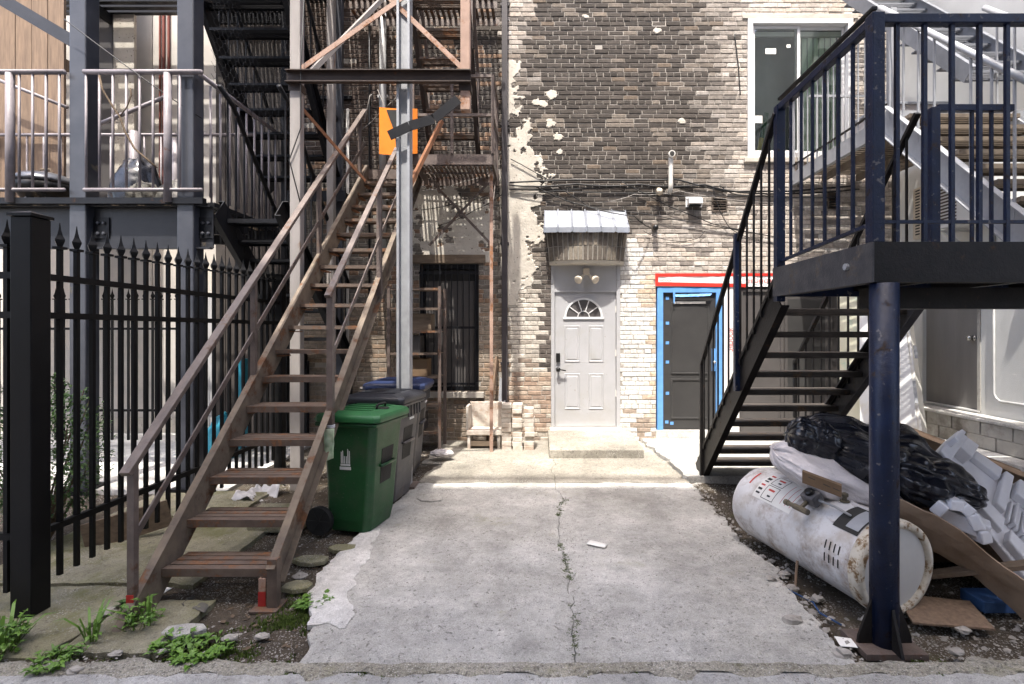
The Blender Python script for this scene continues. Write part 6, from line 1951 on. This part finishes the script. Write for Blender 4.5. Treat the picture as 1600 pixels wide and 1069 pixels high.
cb_ = pleated(P(1308, 750, 3.64), Vector((.40, -.12, -.19)), Vector((.06, .2, 0)), Vector((.06, 0, .105)), 3.3, 80, 110, .18, .07, .02)
o = cb_.build('clear_bag', 'clear_bag', None, smooth=True); tag(o, 'crumpled clear plastic bag between the heater and the black bag', 'bag')
co = sheet(P(1254, 735, 3.40), P(1315, 758, 3.28), P(1315, 776, 3.28), P(1254, 753, 3.40), 4, 3, .0, thick=.05)
cx = co.build('small_carton', 'cardboard_dark', None); tag(cx, 'small dark brown carton on the water heater against the clear bag', 'carton')
for k, (u, v_) in enumerate(((1262, 745), (1285, 756), (1300, 762))):
    a = P(u, v_, 3.35 - k * .03)
    MB().bar(a + Vector((-.02, -.045, .012)), a + Vector((.02, -.052, -.006)), .006, .004).build('print', 'print_black', cx)
# cardboard sheets and trays
o = sheet(P(1372, 772, 3.35), P(1630, 930, 2.90), P(1640, 1010, 2.95), P(1418, 842, 3.45), 18, 8, .10, 2.2, .007, bend=.05).build('cardboard_sheet', 'cardboard', None); tag(o, 'large flat cardboard sheet slanting down from the heater to the gravel', 'cardboard')
o = sheet(P(1400, 800, 3.6), P(1640, 960, 3.1), P(1650, 900, 3.7), P(1430, 760, 4.0), 10, 6, .03, 2.5, .007).build('cardboard_sheet', 'cardboard_dark', None); tag(o, 'dark cardboard sheet under the white foam', 'cardboard')
bxo = thing('cardboard_tray', 'long open brown cardboard box in front of the block ledge', 'box', (4.2, 4.7, 0))
q = [P(1385, 655, 5.3), P(1640, 755, 4.6), P(1640, 870, 4.6), P(1385, 745, 5.3)]
tf = sheet(q[3], q[2], q[1], q[0], 10, 4, .01, 2, .008).build('side_wall', 'cardboard', bxo)
sheet(q[3] + Vector((.15, .42, .02)), q[2] + Vector((.15, .42, .02)), q[1] + Vector((.15, .42, .0)), q[0] + Vector((.15, .42, .0)), 10, 4, .01, 2, .008).build('side_wall', 'cardboard', bxo)
sheet(q[3] + Vector((.02, .03, .03)), q[2] + Vector((.02, .03, .03)), q[2] + Vector((.15, .41, .03)), q[3] + Vector((.15, .41, .03)), 10, 4, .01, 2, .008).build('bottom', 'cardboard_dark', bxo)
sheet(q[0] + Vector((0, 0, .004)), q[1] + Vector((0, 0, .004)), q[1] + Vector((-.06, -.16, -.03)), q[0] + Vector((-.06, -.16, -.03)), 10, 3, .01, 2, .006).build('flap', 'cardboard', bxo)
lc = P(1540, 738, 4.82); nn = (q[1] - q[0]).cross(q[3] - q[0]).normalized()
if nn.y > 0: nn = -nn
MB().revolve([(.055, 0), (.055, .002), (.042, .002), (.042, .0005)], lc + nn * .02, 20, axis=nn).build('round_print', 'print_black', bxo)
# foam
fo = thing('foam_packing', 'long white foam packing piece sprawled over the cardboard', 'packing', tuple(P(1520, 790, 3.5)))
def foam_seg(a, b, w_, h_, nm='foam_body', par=None):
    return MB().bar(a, b, w_, h_).build(nm, 'foam', par or fo, bevel=.010)
fa, fb, fc, fd = P(1446, 722, 3.85), P(1630, 945, 3.12), P(1640, 800, 3.72), P(1478, 688, 4.12)
sheet(fa, fb, fc, fd, 10, 6, .01, 3, .06).build('foam_body', 'foam', fo, bevel=.012)
fn = (fb - fa).cross(fd - fa).normalized()
if fn.z < 0: fn = -fn
def fuv(u, v_, h_=0.0): return (fa * (1 - u) + fb * u) * (1 - v_) + (fd * (1 - u) + fc * u) * v_ + fn * h_
def fblock(u0, u1, v0, v1, h_, nm='foam_block'):
    c = [fuv(u0, v0, .028), fuv(u1, v0, .028), fuv(u1, v1, .028), fuv(u0, v1, .028)]
    MB().hexa(c + [p + fn * h_ for p in c]).build(nm, 'foam', fo, bevel=.010)
fblock(.0, .10, .05, .98, .11); fblock(.03, .22, .62, 1.0, .10); fblock(.24, .50, .80, 1.0, .05); fblock(.30, .62, .10, .30, .045)
fblock(.52, .60, .35, .98, .06); fblock(.64, .95, .72, .98, .07); fblock(.66, .92, .04, .2, .06); fblock(.0, .045, .35, .75, .19)
for k in range(9):
    fblock(.63 + k * .034, .655 + k * .034, .30, .62, .045 + .02 * (k % 2), 'foam_knob')
o = foam_seg(P(1470, 800, 3.45), P(1545, 830, 3.3), .16, .10, 'foam_corner'); 
f2 = thing('foam_packing', 'curved white foam corner beneath the black bag', 'packing', tuple(P(1480, 800, 3.4)))
v = [P(1462, 800, 3.40), P(1478, 785, 3.36), P(1500, 788, 3.34), P(1515, 800, 3.32), P(1528, 825, 3.30), P(1532, 845, 3.3)]
for a, b in zip(v[:-1], v[1:]): MB().bar(a, b, .12, .07).build('foam_arc', 'foam', f2, bevel=.01)
o.parent = f2; o.location = ORG[o.name] - ORG[f2.name]
bb = MB().box(2.72, 3.02, 3.12, 3.30, .0, .07).build('blue_box', 'blue_box', None, bevel=.006); tag(bb, 'dark blue flat box on the ground under the cardboard sheet', 'box')
o = sheet((2.2, 3.0, .01), (2.62, 2.93, .012), (2.7, 3.2, .03), (2.3, 3.3, .03), 5, 4, .01, 4, .012).build('board_offcut', 'wood_plank', None); tag(o, 'pale board offcut on the ground behind the round post', 'board')
o = MB().bar((2.3, 3.5, .02), (3.1, 3.05, .35), .09, .03).build('timber_offcut', 'wood_old', None, bevel=.004); tag(o, 'old timber offcut slanting under the foam and cardboard', 'timber')
o = MB().tube([(1.72, 3.42, -.04), (1.735, 3.44, .06), (1.755, 3.46, .17)], .009, 7).build('twig', 'wood_plank', None); tag(o, 'thin pale stick standing in the dirt beside the heater', 'stick')
for k, (x, y, r_) in enumerate(((1.74, 3.62, .05), (1.70, 3.42, .045), (1.80, 3.3, .04), (1.50, 3.02, .055), (1.98, 3.05, .05), (1.60, 3.5, .035), (2.25, 2.75, .04), (1.62, 2.72, .05), (2.45, 2.95, .04))):
    q = blob((x, y, .0 if x > 1.66 else ground_z(x, y) + .01), Vector((r_, .01, 0)), Vector((-.01, r_ * .75, 0)), Vector((0, 0, r_ * .5)), 9, 6, .9, 1.9, k * 3.3)
    o = q.build('stone', 'stone', None)
    tag(o, ('pale stone in the dirt beside the middle of the heater', 'white chipped stone next to the thin stick', 'stone in the dirt against the lower side of the heater', 'flat loose stone on the driveway edge', 'grey stone between the round post and the heater', 'stone on the broken driveway edge beside the heater', 'stone on the gravel at the foot of the round post', 'stone at the corner of the driveway near the alley', 'stone on the gravel behind the round post')[k], 'stone', 'stones around the heater')

# boards leaning by the stucco wing
lb = thing('painted_panel', 'tall panel with teal and cream paint leaning behind the navy stair', 'panel', (3.6, 6.4, .1))
sheet(P(1312, 672, 6.6), P(1424, 676, 6.3), P(1414, 455, 6.75), P(1308, 455, 6.95), 6, 6, .0, thick=.03).build('panel_board', 'mural', lb)
ld_ = thing('leaning_door', 'old white door leaning towards the block ledge', 'door', (4.2, 6.0, .1))
sheet(P(1345, 690, 6.05), P(1438, 700, 5.7), P(1414, 500, 6.05), P(1340, 480, 6.4), 6, 6, .0, thick=.035).build('door_leaf', 'door_old', ld_)
sheet(P(1441, 700, 5.69), P(1449, 698, 5.80), P(1424, 498, 6.18), P(1417, 500, 6.04), 2, 6, .004, 9, .03).build('door_edge', 'pvc', ld_)
MB().bar(P(1432, 630, 5.72), P(1428, 595, 5.79), .03, .01).build('hinge', 'galv', ld_)
MB().bar(P(1432, 560, 5.84), P(1429, 540, 5.88), .03, .01).build('hinge', 'galv', ld_)

# ================================================================== by the wall: rack, seat, brick stacks
rk = thing('shelf_rack', 'rust brown metal shelf rack in front of the barred window', 'rack', (-1.66, 7.1, .1))
ra, rb_, ry0, ry1 = -2.02, -1.33, 6.95, 7.35
for x in (ra, rb_):
    for y in (ry0, ry1): MB().box(x - .02, x + .02, y - .02, y + .02, .08, 2.33).build('upright', 'rust_paint', rk)
for zz in (.35, .72, 1.1, 1.42, 1.72, 2.03, 2.3):
    MB().box(ra + .021, rb_ - .021, ry0 - .012, ry0 + .012, zz - .02, zz + .012).build('shelf_edge', 'rust_tread', rk)
    MB().box(ra + .021, rb_ - .021, ry0 + .013, ry1 - .02, zz - .006, zz + .004).build('shelf', 'wood_old', rk)
for k, (zz, xx) in enumerate(((.725, -1.9), (1.425, -1.75), (1.725, -1.6), (.36, -1.7), (1.105, -1.65))):
    MB().box(xx - .12, xx + .14, 7.02, 7.28, zz, zz + .24).build('stored_box', ('cardboard_dark', 'dark_panel', 'wood_old', 'bin_grey', 'cardboard_dark')[k], rk, bevel=.005)
st2 = thing('battered_seat', 'battered white box seat with a low back beside the brick stacks', 'seat', (-.72, 7.05, .1))
MB().box(-.96, -.50, 7.28, 7.32, .30, .72).build('backrest', 'brick_pale', st2, bevel=.008)
MB().box(-.97, -.47, 6.98, 7.275, .30, .37).build('seat_board', 'brick_pale', st2, bevel=.012)
MB().box(-.96, -.92, 7.0, 7.27, .09, .296).build('leg_panel', 'brick_pale', st2, bevel=.006); MB().box(-.55, -.51, 7.0, 7.27, .09, .296).build('leg_panel', 'brick_pale', st2, bevel=.006)
MB().box(-.98, -.945, 7.0, 7.277, .372, .70).build('arm_panel', 'brick_pale', st2, bevel=.008)
MB().box(-.915, -.56, 7.02, 7.05, .15, .22).build('cross_rail', 'wood_old', st2)
bp = MB().box(-.066, .066, -.10, .10, 0, .062)
bpm = bp.mesh('brick', 'brick_pale')
ORD = ('topmost', 'second', 'third', 'fourth', 'fifth', 'sixth', 'seventh', 'eighth', 'ninth', 'tenth')
for col_, (x, y, n_, lab) in enumerate(((-.425, 7.05, 10, 'stack beside the battered seat'), (-.275, 7.03, 10, 'middle stack by the white door'), (-.115, 7.06, 9, 'stack nearest the white door'))):
    for k in range(n_):
        o = bpy.data.objects.new('loose_brick', bpm)
        link(o, None, (x + rnd.uniform(-.008, .008), y + rnd.uniform(-.02, .02), .10 + k * .0635))
        o.rotation_euler = (0, 0, rnd.uniform(-.06, .06))
        md = o.modifiers.new('bevel', 'BEVEL'); md.width = .005; md.segments = 1
        q_ = n_ - 1 - k
        tag(o, 'pale loose brick, ' + (ORD[q_] if q_ == 0 else ORD[q_] + ' from the top') + ' in the ' + lab, 'brick', 'loose bricks stacked by the wall')
o = sheet((-.60, 7.42, .1), (-.45, 7.40, .1), (-.48, 7.55, 1.0), (-.56, 7.56, 1.05), 3, 6, .01, 3, .01).build('metal_offcut', 'galv', None); tag(o, 'bent grey metal offcut leaning behind the brick stacks', 'offcut')
o = MB().bar((-.72, 7.3, .1), (-.60, 7.56, 1.35), .03, .05).build('timber_strip', 'wood_plank', None); tag(o, 'thin timber strip leaning on the wall behind the battered seat', 'timber')
o = blob(tuple(P(690, 708, 6.45)), Vector((.11, 0, 0)), Vector((0, .07, 0)), Vector((0, 0, .035)), 40, 24, .6, 3, 2.2, .2).build('crumpled_wrapper', 'clear_bag', None); tag(o, 'crumpled plastic wrapper on the ground by the bins', 'wrapper')

# ================================================================== on and under the balcony
br = thing('kettle_barbecue', 'black kettle barbecue behind the balcony railing', 'barbecue', (-5.25, 5.9, BZ))
bcx, bcy = -5.62, 5.85
MB().revolve([(.05, .0), (.20, .06), (.28, .17), (.295, .25)], (bcx, bcy, BZ + .04), 24).build('bowl', 'black_metal', br, smooth=True)
MB().revolve([(.30, .252), (.29, .29), (.22, .35), (.10, .385), (.02, .39)], (bcx, bcy, BZ + .04), 24).build('lid', 'lid_metal', br, smooth=True)
MB().tube([(bcx - .07, bcy, BZ + .42), (bcx - .06, bcy, BZ + .47), (bcx + .06, bcy, BZ + .47), (bcx + .07, bcy, BZ + .42)], .011, 6).build('lid_handle', 'wood_old', br)
for a in (0.4, 2.5, 4.6): MB().tube([(bcx + .2 * math.cos(a), bcy + .2 * math.sin(a), BZ + .1), (bcx + .3 * math.cos(a), bcy + .3 * math.sin(a), BZ - .01)], .012, 6).build('leg', 'galv', br)
for k, (x, y, w_, h_, mt, lab, nm) in enumerate(((-4.42, 5.75, .16, .16, 'sack', 'dark grey sack on the balcony near the first column', 'sack'), (-4.12, 5.8, .16, .17, 'sack', 'mottled sack on the balcony beside the corner rail post', 'sack'), (-5.15, 6.6, .28, .45, 'bag_black', 'dark covered heap behind the barbecue', 'covered_heap'), (-3.95, 5.7, .10, .18, 'stone', 'grey planter pot in the balcony corner', 'planter_pot'))):
    o = blob((x, y, BZ + h_ * .75), Vector((w_, 0, 0)), Vector((0, w_ * .8, 0)), Vector((0, 0, h_)), 36, 24, .35, 2, k * 5.1, .08, flat=BZ).build(nm, mt, None, smooth=True)
    tag(o, lab, nm.split('_')[-1])
vine = thing('dry_vine', 'dry vine twisting down the balcony railing', 'vine', tuple(P(155, 300, 5.2)))
MB().tube([P(155, 118, 5.2), P(160, 140, 5.19), P(175, 165, 5.2), P(187, 182, 5.19), P(195, 205, 5.2), P(210, 232, 5.2), P(225, 245, 5.2), P(245, 262, 5.21)], .010, 6).build('stem', 'twig', vine, smooth=True)
MB().tube([P(187, 182, 5.19), P(198, 168, 5.18), P(205, 150, 5.19), P(204, 138, 5.2)], .006, 6).build('stem', 'twig', vine, smooth=True)
tb = blob((-4.05, 6.6, .3), Vector((.19, 0, .03)), Vector((0, .18, 0)), Vector((0, 0, .33)), 50, 36, .25, 2.2, 3.1, .06, flat=.09).build('teal_bag', 'teal', None, smooth=True); tag(tb, 'teal plastic bag on the ground behind the spiked fence', 'bag')
o = MB().box(-4.05, -3.93, 6.85, 6.98, .05, 1.35).build('teal_post', 'teal', None); tag(o, 'upright teal plastic length behind the spiked fence', 'post')
rag = sheet((-3.0, 5.02, .05), (-2.66, 5.0, .05), (-2.62, 5.34, .09), (-2.94, 5.36, .10), 26, 22, .26, 5, .004).build('white_rag', 'cloth_white', None, smooth=True); tag(rag, 'crumpled white rag on the dirt behind the stair treads', 'rag')
rag2 = sheet(P(283, 945, 3.18), P(318, 962, 3.1), P(335, 942, 3.3), P(300, 930, 3.35), 12, 10, .08, 9, .004).build('grey_rag', 'sack', None, smooth=True); tag(rag2, 'grey rag lying under the lowest tread of the rusty stair', 'rag')
o = MB().box(-2.45, -2.0, 4.3, 4.55, .02, .20).build('kerb_block', 'concrete_moss', None, bevel=.02); tag(o, 'mossy concrete block under the rusty stair', 'block')
o = MB().bar((-3.55, 4.0, .10), (-3.05, 4.25, .22), .03, .22).build('timber_edging', 'wood_old', None, bevel=.004); tag(o, 'short timber edging board inside the spiked fence', 'timber')
for k, (x, y, r_) in enumerate(((-2.62, 3.12, .05), (-2.25, 2.73, .035), (-2.0, 2.75, .03), (-2.95, 2.50, .065), (-1.72, 2.86, .045), (-1.55, 2.88, .04), (-1.65, 3.55, .05), (-2.35, 2.60, .04))):
    q = blob((x, y, ground_z(x, y)), Vector((r_, .01, 0)), Vector((-.01, r_ * .7, 0)), Vector((0, 0, r_ * .4)), 9, 6, .9, 1.9, k * 2.3 + 40)
    o = q.build('stone', 'stone', None)
    tag(o, ('stone on the mossy slab beside the rail foot', 'stone at the foot of the rusty stair nearest the rail', 'stone between the two feet of the rusty stair', 'broad flat stone at the edge of the big weed clump', 'pale stone beside the red banded leg', 'pale stone between the red banded leg and the driveway', 'stone in the dirt by the cement patch', 'small stone on the alley joint before the rusty stair')[k], 'stone', 'stones around the rusty stair')
for k, (x, y, a_, b2, rt, lab) in enumerate(((-1.68, 3.78, .13, .09, .5, 'brown mossy flagstone fragment by the green bin'), (-1.52, 3.98, .10, .07, -.3, 'small flagstone fragment in the dirt before the green bin'), (-1.60, 3.42, .12, .08, .2, 'broken paver in the dirt between the stair and the cement patch'), (-2.0, 2.93, .13, .07, .1, 'grey paver fragment under the lowest rusty tread'), (-1.05, 5.05, .14, .09, .3, 'flat concrete fragment beside the grey bin'))):
    pts_ = []
    for q in range(7):
        t = q * 2 * math.pi / 7 + rt
        rr_ = rnd.uniform(.75, 1.15)
        pts_.append((x + a_ * rr_ * math.cos(t), y + b2 * rr_ * math.sin(t)))
    o = MB().prism(pts_, ground_z(x, y) - .02, ground_z(x, y) + .014, ax='z').build('paver_fragment', 'concrete_moss' if k < 3 else 'concrete', None, bevel=.006)
    tag(o, lab, 'paver', 'paver fragments beside the rusty stair')
o = sheet((-2.58, 3.30, .03), (-2.42, 3.27, .03), (-2.40, 3.36, .035), (-2.56, 3.39, .035), 3, 2, .004, 9, .004).build('paper_scrap', 'paper', None); tag(o, 'white paper scrap on the mossy slab by the fence', 'paper')
o = sheet((.38, 4.02, .052), (.52, 3.96, .05), (.55, 4.02, .052), (.42, 4.08, .054), 6, 3, .012, 9, .003).build('paper_scrap', 'paper', None, smooth=True); tag(o, 'white paper scrap on the middle of the driveway', 'paper')
o = sheet((1.66, 2.80, .0), (1.74, 2.78, .0), (1.75, 2.86, .004), (1.67, 2.88, .004), 4, 3, .012, 9, .003).build('paper_scrap', 'paper', None); tag(o, 'white paper scrap on the dirt in front of the round post', 'paper')
o = MB().tube([(1.78, 3.0, .0), (1.72, 3.12, .005), (1.75, 3.25, .0), (1.66, 3.42, .002)], .006, 6).build('blue_rope', 'blue_box', None, smooth=True); tag(o, 'short blue cord on the dirt beside the driveway edge', 'cord')

# ================================================================== plants
def leaf(m, base, d, up, L_, W_, fold=.25):
    """A pointed leaf of four faces, folded along its rib."""
    d = d.normalized(); s = d.cross(up)
    if s.length < 1e-3: s = Vector((1, 0, 0))
    s.normalize(); u = s.cross(d).normalized()
    p = [base, base + d * L_ * .4 + u * L_ * .1, base + d * L_ * .75 + u * L_ * .08, base + d * L_ - u * L_ * .04]
    a = base + d * L_ * .38 + s * W_ / 2 + u * (L_ * .1 + W_ * fold); b = base + d * L_ * .38 - s * W_ / 2 + u * (L_ * .1 + W_ * fold)
    m.add([p[0], a, p[3], b, p[1], p[2]], [(0, 1, 4), (1, 2, 5, 4), (0, 4, 3), (3, 4, 5, 2)])

def weed(name, label, x, y, r, h, n, mat, rr, grass=.4, z=None):
    z = ground_z(x, y) - .02 if z is None else z
    t = thing(name, label, 'weed', (x, y, z), 'weeds along the alley edge')
    ms_ = MB(); ml = MB()
    for k in range(n):
        a = rr.random() * 6.283; d = r * math.sqrt(rr.random()) * .6
        b0 = Vector((x + d * math.cos(a), y + d * math.sin(a), z))
        if rr.random() < grass:                       # a grass blade bending over
            hh = h * rr.uniform(.6, 1.35); lean = rr.uniform(.2, 1.0) * hh
            dirv = Vector((math.cos(a + rr.uniform(-1, 1)), math.sin(a + rr.uniform(-1, 1)), 0))
            wv = Vector((-dirv.y, dirv.x, 0)) * rr.uniform(.004, .010)
            pts = [b0, b0 + dirv * lean * .25 + Vector((0, 0, hh * .55)), b0 + dirv * lean * .65 + Vector((0, 0, hh * .85)), b0 + dirv * lean + Vector((0, 0, hh * .8))]
            ml.add([pts[0] - wv * .6, pts[0] + wv * .6, pts[1] - wv, pts[1] + wv, pts[2] - wv * .8, pts[2] + wv * .8, pts[3]], [(0, 1, 3, 2), (2, 3, 5, 4), (4, 5, 6)])
        else:
            hh = h * rr.uniform(.2, .9)
            tip_ = b0 + Vector((rr.uniform(-.4, .4) * hh + math.cos(a) * r * .4, rr.uniform(-.4, .4) * hh + math.sin(a) * r * .4, hh))
            ms_.tube([b0, tip_], .0018, 4, caps=False)
            for q in range(rr.randint(3, 5)):
                b = rr.random() * 6.283; s_ = rr.uniform(.025, .055)
                leaf(ml, b0.lerp(tip_, rr.uniform(.45, 1)), Vector((math.cos(b), math.sin(b), rr.uniform(-.1, .6))), Vector((0, 0, 1)), s_, s_ * rr.uniform(.45, .7))
    if ms_.v: ms_.build('stem', 'moss', t)
    ml.build('leaves', mat, t)
rw = random.Random(3)
weed('weed_clump', 'large grassy weed clump in front of the heavy fence post', -2.92, 2.74, .17, .17, 120, 'leaf', rw, .45)
weed('weed_clump', 'leafy weed spilling onto the alley below the grassy clump', -2.98, 2.52, .17, .08, 80, 'leaf', rw, .2, -.02)
weed('weed_clump', 'tall leafy weed growing through the foot of the rusty stair', -2.30, 2.98, .10, .17, 30, 'leaf', rw, .15)
weed('weed_clump', 'weeds on the joint between the mossy slab and the alley', -2.52, 2.66, .12, .06, 40, 'leaf', rw, .3)
weed('weed_clump', 'upright grass tuft beside the rail foot of the rusty stair', -2.47, 2.84, .05, .17, 18, 'leaf', rw, .8)
weed('weed_clump', 'low weeds in front of the lowest rusty tread', -1.80, 2.76, .15, .045, 70, 'leaf', rw, .25)
weed('weed_clump', 'small weeds under the lowest rusty tread', -2.02, 2.82, .10, .045, 30, 'leaf', rw, .2)
weed('weed_clump', 'dark leafy weeds beside the mossy slab and paper scrap', -2.47, 3.14, .09, .09, 35, 'leaf_dark', rw, .2)
weed('weed_clump', 'bright moss green weeds beside the cement patch', -1.42, 3.24, .10, .03, 60, 'leaf', rw, .1)
def shrub(label, c, rad, n, rr):
    t = thing('shrub', label, 'shrub', (c[0], c[1], 0))
    ms_ = MB(); ml = MB()
    C = Vector(c)
    for k in range(16):
        a = rr.random() * 6.283
        e = C + Vector((rad[0] * .7 * math.cos(a), rad[1] * .7 * math.sin(a), rr.uniform(-.3, .8) * rad[2]))
        ms_.tube([(c[0], c[1], 0), (Vector((c[0], c[1], 0)).lerp(e, .5) + Vector((rr.uniform(-.05, .05), 0, 0))), e], [.012, .008, .004], 5)
    for k in range(n):
        while True:
            d = Vector((rr.uniform(-1, 1), rr.uniform(-1, 1), rr.uniform(-1, 1)))
            if .25 < d.length < 1: break
        if fbm(d.x * 2.3 + c[0], d.y * 2.3, d.z * 2.3) < -.10: continue
        p = C + Vector((d.x * rad[0], d.y * rad[1], d.z * rad[2]))
        s_ = rr.uniform(.03, .06)
        leaf(ml, p, Vector((d.x + rr.uniform(-.7, .7), d.y + rr.uniform(-.7, .7), d.z * .4 + rr.uniform(-.3, .6))), Vector((0, 0, 1)), s_, s_ * .5)
    ms_.build('branches', 'twig', t); ml.build('foliage', 'leaf_dark', t)
shrub('dark leafy shrub behind the heavy fence post', (-3.95, 4.1, .75), (.42, .45, .62), 5200, random.Random(8))
